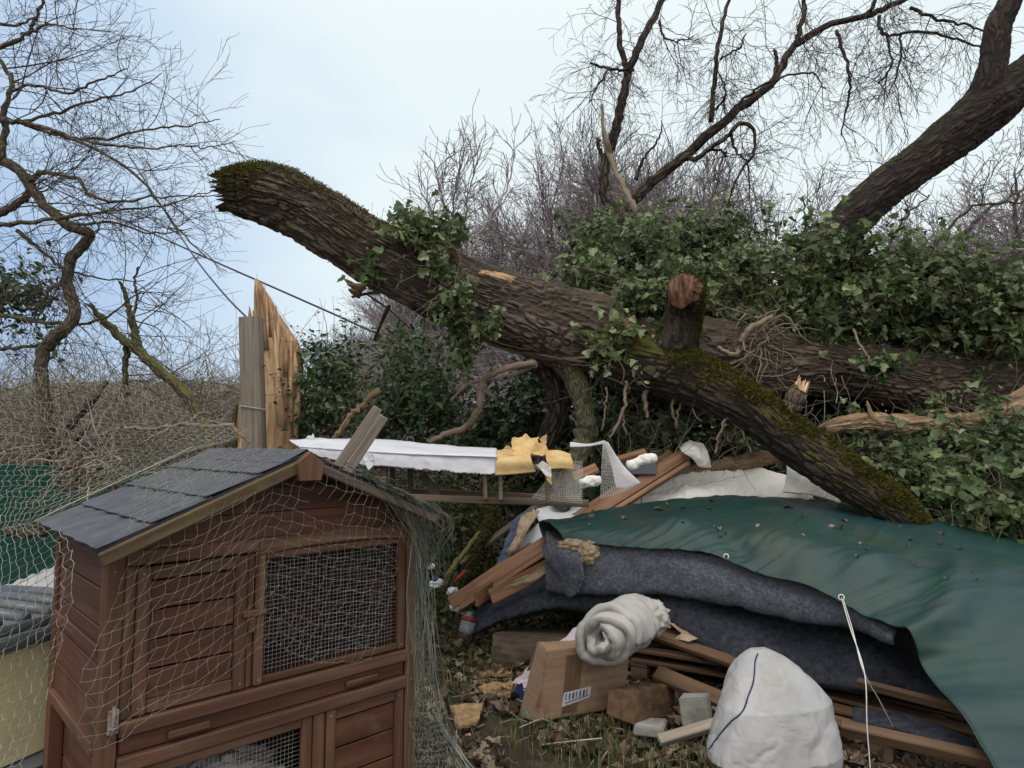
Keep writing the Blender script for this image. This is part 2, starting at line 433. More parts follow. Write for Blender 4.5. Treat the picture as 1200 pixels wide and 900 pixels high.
M['twig_scrub'] = mat('twig_scrub', [(0.3, (0.14, 0.125, 0.10)), (0.7, (0.31, 0.28, 0.225))], (5, 5, 5), bump=0, coord='bc', vary=0.6)
M['fresh'] = mat('torn_wood', [(0.25, (0.32, 0.17, 0.085)), (0.5, (0.55, 0.36, 0.21)), (0.75, (0.74, 0.56, 0.38))], (26, 26, 3.5), detail=9, rough=0.85, bump=1.0, bdist=0.025, coord='bc', vary=0.4)
M['fresh_red'] = mat('torn_wood_red', [(0.3, (0.045, 0.018, 0.010)), (0.48, (0.115, 0.058, 0.033)), (0.62, (0.21, 0.122, 0.075)), (0.85, (0.38, 0.25, 0.16))], (32, 32, 9), detail=6, rough=0.85, bump=0.9, bdist=0.015, coord='obj')
M['rotten'] = mat('rotten_wood', [(0.3, (0.07, 0.045, 0.025)), (0.5, (0.22, 0.15, 0.085)), (0.72, (0.40, 0.31, 0.2))], (22, 22, 4), detail=7, rough=0.9, bump=1.0, bdist=0.03, coord='bc')
M['grey_wood'] = mat('weathered_wood', [(0.3, (0.13, 0.11, 0.09)), (0.55, (0.24, 0.205, 0.165)), (0.8, (0.34, 0.29, 0.235))], (30, 30, 1.8), detail=7, rough=0.85, bump=0.5, bdist=0.004, coord='bc', vary=0.15)
M['dark_frame'] = mat('old_batten_wood', [(0.3, (0.06, 0.045, 0.033)), (0.7, (0.17, 0.13, 0.095))], (30, 30, 2), detail=6, rough=0.85, bump=0.5, bdist=0.004, coord='bc', vary=0.2)
M['hutch'] = mat('stained_wood', [(0.25, (0.038, 0.016, 0.010)), (0.5, (0.088, 0.035, 0.021)), (0.8, (0.16, 0.074, 0.046))], (26, 26, 1.6), detail=8, rough=0.62, bump=0.45, bdist=0.003, coord='bc', vary=0.16, dist=0.4, stain=((0.17, 0.10, 0.055), 7, 0.56, 0.85))
M['hutch_trim'] = mat('stained_trim', [(0.25, (0.045, 0.020, 0.012)), (0.5, (0.108, 0.052, 0.031)), (0.8, (0.215, 0.127, 0.082))], (26, 26, 1.6), detail=8, rough=0.65, bump=0.5, bdist=0.003, coord='bc', vary=0.15, dist=0.4, stain=((0.11, 0.10, 0.05), 6, 0.6, 0.8))
M['barge'] = mat('weathered_trim', [(0.25, (0.035, 0.024, 0.014)), (0.5, (0.10, 0.070, 0.036)), (0.8, (0.21, 0.16, 0.09))], (26, 26, 2), detail=8, rough=0.8, bump=0.6, bdist=0.003, coord='bc', stain=((0.11, 0.12, 0.05), 8, 0.52, 0.75))
M['felt'] = mat('roof_felt', [(0.3, (0.042, 0.047, 0.058)), (0.7, (0.085, 0.094, 0.112))], (14, 14, 14), detail=8, rough=0.75, bump=0.5, bdist=0.004, spec=0.4, fine=900, stain=((0.05, 0.055, 0.06), 5, 0.5, 0.85))
M['dark'] = mat('felt_edge', [(0.3, (0.02, 0.02, 0.022)), (0.7, (0.04, 0.04, 0.045))], (10, 10, 10), rough=0.9, bump=0.2)
M['wire'] = mat('galvanised_wire', [(0.3, (0.22, 0.23, 0.23)), (0.7, (0.38, 0.39, 0.4))], (50, 50, 50), rough=0.5, bump=0, spec=0.5)
M['net'] = mat('garden_net_cord', [(0.3, (0.19, 0.185, 0.15)), (0.7, (0.33, 0.32, 0.26))], (6, 6, 6), rough=0.7, bump=0)
M['net_green'] = mat('bunched_net_cord', [(0.35, (0.085, 0.105, 0.09)), (0.65, (0.22, 0.21, 0.17))], (9, 9, 9), rough=0.7, bump=0, vary=0.5)
M['metal'] = mat('dull_metal', [(0.3, (0.12, 0.08, 0.055)), (0.7, (0.30, 0.27, 0.24))], (60, 60, 60), rough=0.6, bump=0.1)
M['ivy'] = leaf_mat('ivy_leaf', [(0.0, (0.032, 0.055, 0.020)), (0.4, (0.07, 0.112, 0.040)), (0.75, (0.13, 0.185, 0.07)), (1.0, (0.23, 0.28, 0.13))], rough=0.42, transl=.25)
M['ivy_shaded'] = leaf_mat('ivy_leaf_shaded', [(0.0, (0.012, 0.027, 0.012)), (0.6, (0.026, 0.052, 0.02)), (1.0, (0.05, 0.09, 0.03))], rough=0.4)  # darker copy of the ivy leaf, shade under the trunk put into its colour
M['holly'] = leaf_mat('evergreen_leaf', [(0.0, (0.016, 0.042, 0.014)), (0.6, (0.042, 0.092, 0.030)), (1.0, (0.09, 0.16, 0.05))], rough=0.35)
M['under'] = leaf_mat('undergrowth_leaf', [(0.0, (0.025, 0.045, 0.014)), (0.5, (0.05, 0.08, 0.025)), (0.75, (0.12, 0.10, 0.05)), (1.0, (0.16, 0.17, 0.07))], rough=0.55, spec=0.3)
M['litter'] = leaf_mat('dead_leaf', [(0.0, (0.045, 0.030, 0.022)), (0.4, (0.11, 0.078, 0.055)), (0.75, (0.19, 0.14, 0.10)), (1.0, (0.36, 0.29, 0.20))], rough=0.7, spec=0.25, transl=0.05)
M['grass'] = leaf_mat('grass_blade', [(0.0, (0.05, 0.075, 0.02)), (0.6, (0.09, 0.12, 0.035)), (1.0, (0.24, 0.21, 0.10))], rough=0.6, spec=0.3, transl=0.2)
M['moss'] = leaf_mat('moss_tuft', [(0.0, (0.022, 0.022, 0.007)), (0.55, (0.065, 0.062, 0.014)), (1.0, (0.17, 0.165, 0.035))], rough=0.9, spec=0.1, transl=0.2)
M['soil'] = mat('soil', [(0.25, (0.022, 0.017, 0.012)), (0.5, (0.05, 0.038, 0.026)), (0.75, (0.10, 0.078, 0.052))], (6, 6, 6), detail=10, rough=0.95, bump=1.0, bdist=0.05, fine=80, stain=((0.05, 0.06, 0.022), 1.7, 0.5, 0.7))
M['hill'] = mat('hill_scrub', [(0.3, (0.10, 0.085, 0.075)), (0.5, (0.15, 0.125, 0.105)), (0.7, (0.19, 0.165, 0.14))], (0.15, 0.15, 0.5), detail=10, rough=1.0, bump=1.0, bdist=2)
def tarp_mat(name, cols, stain, rough=0.42):
    return mat(name, cols, (1.2, 2.4, 1.0), detail=6, rough=rough, bump=0.35, bdist=0.02, coord='bc', spec=0.45, stain=stain, fine=260)
M['tarp'] = tarp_mat('green_tarpaulin', [(0.35, (0.010, 0.034, 0.038)), (0.65, (0.006, 0.042, 0.034))], ((0.035, 0.046, 0.022), 1.6, 0.5, 0.8), 0.44)
M['tarp_dark'] = tarp_mat('dark_green_sheet', [(0.3, (0.002, 0.022, 0.017)), (0.7, (0.005, 0.036, 0.027))], ((0.012, 0.03, 0.022), 2.5, 0.5, 0.8), 0.95)
M['tarp_dark'].node_tree.nodes['Principled BSDF'].inputs['Specular IOR Level'].default_value = 0.08
M['carpet'] = mat('blue_carpet', [(0.3, (0.065, 0.08, 0.115)), (0.7, (0.22, 0.24, 0.29))], (60, 60, 60), detail=4, rough=1, bump=1.0, bdist=0.02, spec=0.05, sheen=0.15, fine=400, stain=((0.09, 0.09, 0.1), 9, 0.5, 0.8))
M['carpet_dark'] = mat('dark_carpet', [(0.3, (0.026, 0.029, 0.040)), (0.7, (0.075, 0.08, 0.10))], (30, 30, 30), detail=5, rough=1, bump=0.8, bdist=0.015, spec=0.05, fine=300, stain=((0.075, 0.075, 0.09), 6, 0.55, 0.9))
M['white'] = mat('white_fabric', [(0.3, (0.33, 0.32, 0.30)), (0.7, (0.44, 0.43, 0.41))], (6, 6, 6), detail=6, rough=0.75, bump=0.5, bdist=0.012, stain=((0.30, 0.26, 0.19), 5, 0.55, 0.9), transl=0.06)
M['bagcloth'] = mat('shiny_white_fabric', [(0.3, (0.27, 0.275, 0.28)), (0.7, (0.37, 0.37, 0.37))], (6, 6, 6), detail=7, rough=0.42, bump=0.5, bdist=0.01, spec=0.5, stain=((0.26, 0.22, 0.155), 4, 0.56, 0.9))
M['fleece'] = mat('white_wadding', [(0.3, (0.80, 0.78, 0.72)), (0.7, (0.88, 0.87, 0.83))], (18, 18, 18), detail=7, rough=0.95, bump=0.5, bdist=0.012, stain=((0.6, 0.52, 0.38), 6, 0.58, 0.9), transl=0.1)
M['plastic_white'] = mat('white_plastic_sheet', [(0.3, (0.66, 0.67, 0.72)), (0.7, (0.76, 0.77, 0.82))], (3, 8, 3), detail=6, rough=0.45, bump=0.6, bdist=0.02, stain=((0.3, 0.28, 0.27), 16, 0.66, 0.8), transl=0.15)
M['yellow'] = mat('yellow_board', [(0.3, (0.42, 0.27, 0.11)), (0.55, (0.56, 0.39, 0.18)), (0.8, (0.64, 0.49, 0.27))], (10, 10, 10), detail=7, rough=0.85, bump=0.5, bdist=0.006, fine=300, stain=((0.36, 0.24, 0.1), 14, 0.6, 0.8))
M['chip'] = mat('chipboard', [(0.3, (0.16, 0.10, 0.05)), (0.6, (0.30, 0.20, 0.10)), (0.8, (0.40, 0.29, 0.16))], (30, 30, 30), detail=7, rough=0.9, bump=0.6, bdist=0.006)
M['copper'] = mat('brown_timber', [(0.25, (0.12, 0.056, 0.030)), (0.5, (0.26, 0.135, 0.075)), (0.8, (0.42, 0.25, 0.15))], (24, 24, 1.6), detail=7, rough=0.6, bump=0.4, bdist=0.003, coord='bc', vary=0.15, stain=((0.14, 0.08, 0.05), 7, 0.58, 0.8))
M['pallet'] = mat('pallet_wood', [(0.25, (0.05, 0.03, 0.018)), (0.5, (0.12, 0.072, 0.042)), (0.8, (0.20, 0.125, 0.075))], (24, 24, 1.6), detail=7, rough=0.8, bump=0.6, bdist=0.004, coord='bc', vary=0.25)
M['card'] = mat('cardboard', [(0.3, (0.22, 0.14, 0.09)), (0.7, (0.30, 0.20, 0.13))], (3, 3, 60), detail=4, rough=0.85, bump=0.15, bdist=0.003, coord='obj', stain=((0.13, 0.08, 0.055), 6, 0.55, 0.75))
M['card_dark'] = mat('damp_cardboard', [(0.3, (0.09, 0.055, 0.038)), (0.7, (0.14, 0.09, 0.06))], (8, 8, 8), rough=0.85, bump=0.3)
M['tape'] = mat('brown_tape', [(0.3, (0.12, 0.075, 0.045)), (0.7, (0.15, 0.095, 0.055))], (20, 20, 20), rough=0.3, bump=0.1, spec=0.5)
M['paper'] = mat('label_paper', [(0.3, (0.42, 0.42, 0.47)), (0.7, (0.5, 0.5, 0.55))], (20, 20, 20), rough=0.6, bump=0.05)
M['ink'] = mat('ink', [(0.3, (0.05, 0.05, 0.06)), (0.7, (0.08, 0.08, 0.1))], (20, 20, 20), rough=0.7, bump=0)
M['green_st'] = mat('green_sticker', [(0.3, (0.03, 0.30, 0.24)), (0.7, (0.05, 0.36, 0.28))], (20, 20, 20), rough=0.5, bump=0)
M['pale_st'] = mat('pale_sticker', [(0.3, (0.45, 0.5, 0.42)), (0.7, (0.5, 0.56, 0.46))], (20, 20, 20), rough=0.5, bump=0)
M['lilac'] = mat('lilac_card', [(0.3, (0.50, 0.42, 0.47)), (0.7, (0.60, 0.50, 0.55))], (9, 9, 9), rough=0.7, bump=0.2, stain=((0.3, 0.25, 0.25), 8, 0.55, 0.8))
M['navy'] = mat('navy_piping', [(0.3, (0.01, 0.012, 0.06)), (0.7, (0.02, 0.025, 0.09))], (20, 20, 20), rough=0.7, bump=0)
M['cord'] = mat('white_cord', [(0.3, (0.55, 0.54, 0.5)), (0.7, (0.7, 0.7, 0.66))], (60, 60, 60), rough=0.7, bump=0)
M['cable'] = mat('black_cable', [(0.3, (0.02, 0.02, 0.022)), (0.7, (0.03, 0.03, 0.032))], (20, 20, 20), rough=0.5, bump=0)
M['cream'] = mat('cream_plastic', [(0.3, (0.66, 0.58, 0.32)), (0.7, (0.74, 0.66, 0.40))], (5, 5, 5), rough=0.45, bump=0.1, stain=((0.42, 0.36, 0.2), 4, 0.55, 0.8))
M['lid'] = mat('grey_plastic', [(0.3, (0.065, 0.075, 0.09)), (0.7, (0.11, 0.125, 0.145))], (5, 5, 5), rough=0.35, bump=0.15, spec=0.5)
M['roofsheet'] = mat('corrugated_plastic', [(0.3, (0.38, 0.38, 0.36)), (0.7, (0.5, 0.5, 0.47))], (8, 8, 8), rough=0.5, bump=0.3, stain=((0.24, 0.23, 0.2), 8, 0.5, 0.75))
M['gloss_white'] = mat('white_plastic', [(0.3, (0.62, 0.64, 0.68)), (0.7, (0.7, 0.72, 0.76))], (4, 4, 4), rough=0.3, bump=0.05, spec=0.5)
M['block'] = mat('concrete_block', [(0.3, (0.2, 0.19, 0.17)), (0.7, (0.36, 0.35, 0.32))], (12, 12, 12), detail=8, rough=0.95, bump=0.8, bdist=0.01)
M['red'] = mat('red_plastic', [(0.3, (0.16, 0.025, 0.02)), (0.7, (0.24, 0.04, 0.03))], (9, 9, 9), rough=0.5, bump=0.1)
M['denim'] = mat('blue_cloth', [(0.3, (0.05, 0.075, 0.13)), (0.7, (0.1, 0.13, 0.2))], (30, 30, 30), rough=0.9, bump=0.5, bdist=0.01)
M['beige'] = mat('beige_cloth', [(0.3, (0.26, 0.19, 0.12)), (0.7, (0.42, 0.33, 0.23))], (12, 12, 12), rough=0.9, bump=0.6, bdist=0.015)
m_, n_, l_, b_ = newmat('clear_plastic'); b_.inputs['Base Color'].default_value = (0.75, 0.85, 0.9, 1); b_.inputs['Transmission Weight'].default_value = 0.85; b_.inputs['Roughness'].default_value = 0.15; b_.inputs['IOR'].default_value = 1.3
M['clear'] = m_

# ------------------------------------------------------------------ setting: ground, hills
def geo_lin(a, b, n, k): t = np.linspace(0, 1, n)**k; return a+(b-a)*t
xs = np.concatenate([-geo_lin(3, 400, 60, 3)[::-1], np.linspace(-2.98, 2.98, 240), geo_lin(3, 400, 60, 3)])
ys = np.concatenate([-geo_lin(0, 60, 12, 2)[::-1][:-1], np.linspace(0, 9, 300), 9+geo_lin(0.05, 1500, 90, 3)])
X, Y = np.meshgrid(xs, ys); Z = gz(X, Y)
near = np.exp(-((X/4)**2+((Y-4)/5)**2))
Z = Z+near*(fbm(np.stack([X.ravel()*14, Y.ravel()*14, X.ravel()*0], 1), 3, 9).reshape(X.shape)-0.5)*0.05
V = np.stack([X, Y, Z], -1).reshape(-1, 3); nu_ = len(xs); nv_ = len(ys)
i = np.arange(nv_-1)[:, None]*nu_; j = np.arange(nu_-1)[None, :]
q = np.stack([i+j, i+j+1, i+nu_+j+1, i+nu_+j], -1).reshape(-1, 4)
tag(link('ground', npmesh('ground', V, q), M['soil']), kind='structure')

# brown hillside far on the left
hx = np.linspace(-160, 160, 160); hy = np.linspace(60, 150, 40); HX, HY = np.meshgrid(hx, hy)
prof = 10.5*np.exp(-((HX+62)/52)**2)+6*np.exp(-((HX-60)/70)**2)
t_ = np.clip((HY-60)/45, 0, 1); HZ = 0.3+prof*(t_*t_*(3-2*t_))*np.where(HY > 115, 1-(HY-115)/60, 1)
HZ += (fbm(np.stack([HX.ravel()*0.25, HY.ravel()*0.25, HX.ravel()*0], 1), 4, 3).reshape(HX.shape)-0.5)*2.2*t_
i = np.arange(39)[:, None]*160; j = np.arange(159)[None, :]
q = np.stack([i+j, i+j+1, i+160+j+1, i+160+j], -1).reshape(-1, 4)
tag(link('hillside', npmesh('hillside', np.stack([HX, HY, HZ], -1).reshape(-1, 3), q), M['hill']), kind='structure')

# ------------------------------------------------------------------ branches
def grow(acc, p, d, L, r, lev, g, curv=0.25, droop=0.0, nch=5, spread=0.9, ratio=0.6, seg=6, sides=None, minr=0.0015, start=0.25):
    """recursive bare branch"""
    p = np.array(tuple(p), float); d = np.array(tuple(d), float); d /= np.linalg.norm(d)+1e-9
    pts = [p.copy()]; dirs = [d.copy()]
    for k in range(seg):
        d = d+g.normal(0, curv, 3)*0.6; d[2] -= droop; d /= np.linalg.norm(d)
        p = p+d*L/seg; pts.append(p.copy()); dirs.append(d.copy())
    rad = np.linspace(r, max(r*0.35, minr), seg+1)
    acc.tube(pts, rad, sides or (6 if r > 0.02 else (4 if r > 0.006 else 3)), cap=False, r=g.rand())
    if lev <= 0: return
    for c in range(nch):
        t = start+(1-start)*(c+g.rand()*0.8)/nch; t = min(t, 0.98)*seg; k = int(t); f = t-k
        q_ = pts[k]*(1-f)+pts[k+1]*f
        nd = g.normal(0, 1, 3); dd_ = dirs[k]; nd -= dd_*nd.dot(dd_); nd /= np.linalg.norm(nd)+1e-9
        a = spread*(0.6+0.7*g.rand()); nd = dd_*math.cos(a)+nd*math.sin(a)
        grow(acc, q_, nd, L*ratio*(0.6+0.6*g.rand()), max(rad[k]*0.62, minr), lev-1, g, curv*1.1, droop, max(2, nch-1), spread, ratio, max(3, seg-1), None, minr, start)

def limb(acc, l, sides=10, n=None, wob=0.0, g=R, k=1.0):
    pts, rad = pix(l); rad = [x*k for x in rad]; n = n or len(l)*5
    p = cr(pts, n); r = np.interp(np.linspace(0, 1, n), np.linspace(0, 1, len(rad)), rad)
    if wob: p = p+np.cumsum(g.normal(0, wob, (n, 3)), axis=0)*0.3+g.normal(0, wob, (n, 3))
    acc.tube(p, r*(1+g.normal(0, 0.05, n)), sides)
    return p, r

def shoots(acc, p, g, n, L, r, lev, bias=(0, 0, 0), bw=0.5, droop=0.0, t0=0.1, t1=1.0, spread=0.75, nch=5, curv=0.3, ratio=0.6, minr=0.0015):
    for k in range(n):
        t = t0+(t1-t0)*(k+g.rand())/n; x = t*(len(p)-1); i0 = min(int(x), len(p)-2); f = x-i0
        q_ = p[i0]*(1-f)+p[i0+1]*f
        d = g.normal(0, 1, 3); d /= np.linalg.norm(d); d = d*(1-bw)+np.array(bias)*bw
        grow(acc, q_, d, L*(0.5+0.8*g.rand()), r*(0.7+0.6*g.rand()), lev, g, curv, droop, nch, spread, ratio, 6, None, minr)

# --- background bare trees (prototypes then copies)
def bare_proto(seed, h=9.0, minr=0.0055):
    g = np.random.RandomState(seed); acc = Acc(); wood = Acc()
    for k in range(3+seed % 2):
        a = g.rand()*6.28; d = np.array([math.cos(a)*0.28, math.sin(a)*0.28, 1.0])
        p = np.array([0, 0, -0.3]); pts = [p]
        for s_ in range(7):
            d = d+g.normal(0, 0.09, 3); d[2] = abs(d[2]); d /= np.linalg.norm(d); p = p+d*h*0.78/7; pts.append(p)
        pts = cr(pts, 15); wood.tube(pts, np.linspace(0.10, 0.02, 15), 6)
        for c in range(20):
            t = 3+c*0.57; i0 = min(int(t), 13)
            nd = g.normal(0, 1, 3); nd[2] = abs(nd[2])*0.8+0.7; nd /= np.linalg.norm(nd)
            grow(acc, pts[i0], nd, h*0.30*(1-0.5*c/20), 0.022, 2, g, 0.16, -0.05, 9, 0.62, 0.6, 5, 3, minr, 0.12)
    return wood.mesh('trunk'), acc.mesh('twigs')

protos = []
for s_ in (1, 2, 3):
    wm, tm = bare_proto(s_); wm.materials.append(M['twig_far']); tm.materials.append(M['twig_far']); protos.append((wm, tm))
bgt = [(500, 17, .60, 0), (545, 16, .80, 1), (590, 19, .84, 2), (630, 18, .88, 0), (672, 19, .98, 1), (700, 17, .98, 2), (735, 20, 1.15, 0), (765, 18, 1.10, 1),
       (800, 19, 1.02, 2), (840, 18, .84, 0), (890, 21, .74, 1), (940, 21, .66, 0), (1075, 19, .74, 1), (1150, 17, .84, 0), (1200, 18, .98, 1), (455, 19, .5, 2), (410, 22, .5, 1)]
for k, (u, y, s_, pi_) in enumerate(bgt):
    x = (u-600)/F*y; right = u > 1000
    t = thing('bare_tree', 'bare twiggy winter tree far behind the ivy at the right edge' if right else 'bare purplish grey winter tree among the far thicket behind the fallen trunk', 'tree',
              (x, y, gzf(x, y)), rnd.random()*6.28, 'bare trees at the far right' if right else 'bare trees of the far thicket')
    t.scale = (s_, s_, s_)
    for nm, me in zip(('trunk', 'twigs'), protos[pi_]):
        o = bpy.data.objects.new(nm, me); C.objects.link(o); o.parent = t

t = thing('crooked_tree', 'bare tree with crooked grey limbs above the ivy at the right edge', 'tree', tuple(P(1210, 420, 9)))
wood = Acc(); tw = Acc(); g = np.random.RandomState(15)
for l in ([(1220, 420, 9, 7), (1205, 345, 9, 6), (1195, 325, 9, 5), (1180, 318, 9, 4.5), (1150, 315, 9, 4), (1135, 300, 9, 3), (1128, 280, 9, 2)], [(1205, 348, 9, 4), (1130, 330, 9, 3), (1110, 300, 9, 3), (1130, 270, 9, 2.6), (1160, 245, 9, 2), (1200, 225, 9, 1.5)],
          [(1205, 345, 9, 4), (1120, 350, 8.4, 3), (1060, 330, 8, 2.4), (1085, 300, 8, 2.2), (1120, 255, 8, 1.8), (1150, 235, 8, 1.4), (1200, 232, 8, 1)], [(1205, 350, 9, 4), (1110, 350, 8.4, 3), (1040, 330, 8, 2), (1045, 280, 8, 1.6), (1060, 255, 8, 1.2), (1085, 230, 8, .8)], [(1200, 300, 9, 3), (1190, 265, 9, 2.4), (1192, 235, 9, 1.8), (1190, 205, 9, 1)]):
    p, r = limb(wood, l, 6, wob=0.012, g=g); shoots(tw, p, g, 13, 0.7, 0.008, 2, (-.2, 0, .8), 0.5, t0=0.15, minr=0.0035, spread=.7)
wood.build('trunk', M['bark_small'], t); tw.build('twigs', M['twig_far'], t)
# pale slender shrub with upright rods left of the thicket
g = np.random.RandomState(5); acc = Acc()
t = thing('slender_tree', 'slender pale bare sapling with upright rods above the fallen trunk, left of the thicket', 'tree', tuple(P(545, 330, 9)*1.0))
t.location.z = gzf(t.location.x, t.location.y)
for l in ([(545, 420, 9, 3), (548, 330, 9, 2.5), (552, 290, 9, 2), (575, 255, 9, 1.5), (595, 215, 9, 1), (604, 175, 9, .6)],
          [(548, 330, 9, 2), (535, 280, 9, 1.6), (520, 235, 9, 1.2), (510, 192, 9, .6)],
          [(545, 310, 9, 2), (530, 250, 9, 1.3), (538, 205, 9, 1), (541, 178, 9, .6)],
          [(540, 300, 9, 2), (512, 262, 9, 1.3), (497, 232, 9, .6)],
          [(549, 300, 9, 2), (545, 245, 9, 1.3), (558, 190, 9, .6)]):
    p, r = limb(acc, l, 5, wob=0.01, g=g); shoots(acc, p, g, 14, 0.55, 0.007, 1, (0.1, 0, 1), 0.6, t0=0.3, spread=0.5, minr=0.004)
acc.build('branches', M['twig_far'], t)

# dense scrub below (uncountable): left and behind the trunk
def scrub(name, x0, x1, y0, y1, hfun, n, seed, r=0.004, m='twig_scrub', curv=0.25, Ls=(0.6, 1.6)):
    g = np.random.RandomState(seed); acc = Acc()
    for k in range(n):
        x = x0+(x1-x0)*g.rand(); y = y0+(y1-y0)*g.rand(); z0 = gzf(x, y) if k % 7 == 0 else (0.95 if y > 8 else 0.5); h = hfun(x, y)
        p = np.array([x, y, z0+h*g.rand()**0.8*0.8])
        d = g.normal(0, 1, 3); d[2] = d[2]*0.5+0.45; d /= np.linalg.norm(d)
        L = Ls[0]+(Ls[1]-Ls[0])*g.rand(); seg = 5; pts = [p]
        for s_ in range(seg): d = d+g.normal(0, curv, 3); d[2] -= 0.08; d /= np.linalg.norm(d); p = p+d*L/seg; pts.append(p)
        acc.tube(pts, np.linspace(r*(0.6+g.rand()*1.3), r*0.4, seg+1), 3, cap=False, r=g.rand())
    return tag(acc.build(name, M[m]), kind='stuff')
o = scrub('scrub', -9.5, -2.4, 6.5, 12, lambda x, y: 1.5, 10500, 1, r=.0042)
tag(o, 'dense grey brown leafless scrub on the bank behind the hutch', 'scrub', kind='stuff')
o = scrub('thicket', -2.4, 2.2, 7.5, 11, lambda x, y: 1.9, 3000, 2, r=0.005, m='twig_far')
tag(o, 'tangle of bare stems seen beneath the fallen trunk', 'thicket', kind='stuff')

# --- bare tree on the left edge
t = thing('bare_tree', 'leafless crooked tree with a spray of fine twigs at the left edge of the sky', 'tree', (P(60, 520, 5.2).x, 5.2, 0))
g = np.random.RandomState(21); wood = Acc(); tw = Acc()
Yt = 5.2
mains = [
 [(62, 560, Yt, 9), (52, 470, Yt, 9), (50, 415, Yt, 9), (62, 398, Yt, 9), (88, 370, Yt, 8), (78, 330, Yt, 7.5), (88, 298, Yt, 7.5), (105, 278, Yt, 7), (82, 266, Yt, 6.5), (60, 246, Yt, 6.5), (38, 222, Yt, 6.5), (22, 200, Yt, 7), (2, 188, Yt, 7), (-40, 170, Yt, 8)],
 [(-40, 262, Yt+.1, 7), (0, 250, Yt+.1, 6), (28, 232, Yt+.05, 5), (38, 218, Yt, 4.5)],
 [(3, 190, Yt, 5), (6, 150, Yt, 4.5), (5, 130, Yt, 4), (15, 105, Yt, 3.5), (8, 85, Yt, 3), (-6, 65, Yt, 3)],
 [(-30, 75, Yt, 4), (0, 55, Yt, 3.5), (33, 37, Yt, 3), (42, 15, Yt, 2.5), (52, -15, Yt, 2.2)],
 [(-20, 140, Yt, 4), (20, 143, Yt-.1, 3), (60, 150, Yt-.2, 2.6), (110, 172, Yt-.3, 2.2), (160, 205, Yt-.4, 1.8), (205, 262, Yt-.4, 1.2), (240, 300, Yt-.4, .8)],
 [(30, 145, Yt, 3), (85, 163, Yt+.1, 2.2), (130, 163, Yt+.2, 1.8), (175, 152, Yt+.2, 1.4), (225, 148, Yt+.2, 1), (258, 141, Yt+.2, .6)],
 [(60, 155, Yt, 2), (120, 168, Yt-.3, 1.8), (170, 172, Yt-.4, 1.4), (215, 168, Yt-.4, 1), (240, 172, Yt-.4, .8), (275, 165, Yt-.4, .5)],
 [(34, 212, Yt, 4), (52, 202, Yt-.1, 3.2), (88, 210, Yt-.2, 2.6), (107, 230, Yt-.2, 2.2), (140, 238, Yt-.2, 1.8), (180, 232, Yt-.2, 1.3), (258, 228, Yt-.2, .6)],
 [(-20, 268, Yt-.2, 4), (40, 260, Yt-.3, 3), (90, 252, Yt-.3, 2.3), (130, 246, Yt-.3, 1.8), (190, 238, Yt-.4, 1.2), (250, 220, Yt-.4, .6)],
 [(12, 108, Yt, 2.5), (40, 98, Yt-.1, 2), (80, 108, Yt-.2, 1.8), (115, 92, Yt-.3, 1.4), (150, 78, Yt-.3, .8)],
 [(20, 145, Yt, 2.5), (70, 130, Yt+.2, 2), (110, 118, Yt+.2, 1.6), (150, 108, Yt+.2, 1.2), (192, 85, Yt+.2, .6)],
 [(35, 40, Yt, 2), (60, 28, Yt-.1, 1.5), (92, 35, Yt-.1, .8)],
 [(60, 246, Yt, 3), (85, 262, Yt, 2), (130, 262, Yt, 1.6), (175, 275, Yt, 1.2), (225, 268, Yt, .6)],
 [(20, 270, Yt+.2, 3), (45, 290, Yt+.2, 2.4), (70, 312, Yt+.2, 2), (110, 325, Yt+.1, 1.3), (170, 330, Yt, .7)],
 [(-30, 360, Yt+.3, 4), (20, 372, Yt+.3, 3), (70, 380, Yt+.2, 2.4), (120, 375, Yt+.1, 1.6), (165, 340, Yt+.1, .8)],
 [(75, 330, Yt, 2.5), (60, 340, Yt+.1, 2), (48, 358, Yt+.1, 2), (30, 365, Yt+.1, 2)],
 [(-20, 410, Yt+.3, 3), (30, 405, Yt+.3, 2.4), (60, 400, Yt, 2)],
 [(-20, 20, Yt, 3), (10, 30, Yt, 2), (40, 20, Yt, 1)],
]
for k, l in enumerate(mains):
    p, r = limb(wood, l, 8, wob=0.006, g=g, k=.85)
    if k == 0: shoots(tw, p, g, 16, 0.8, 0.006, 2, (0.8, -0.1, 0.2), 0.5, t0=0.3)
    elif k in (1, 2): shoots(tw, p, g, 10, 0.9, 0.006, 2, (0.9, -0.1, 0.3), 0.6, t0=0.2)
    else: shoots(tw, p, g, 9, 0.5, 0.004, 2, (0.8, 0, 0.1), 0.45, t0=0.15, spread=0.6, nch=4, curv=0.22)
wood.build('trunk', M['bark_small'], t); tw.build('twigs', M['twig_l'], t)

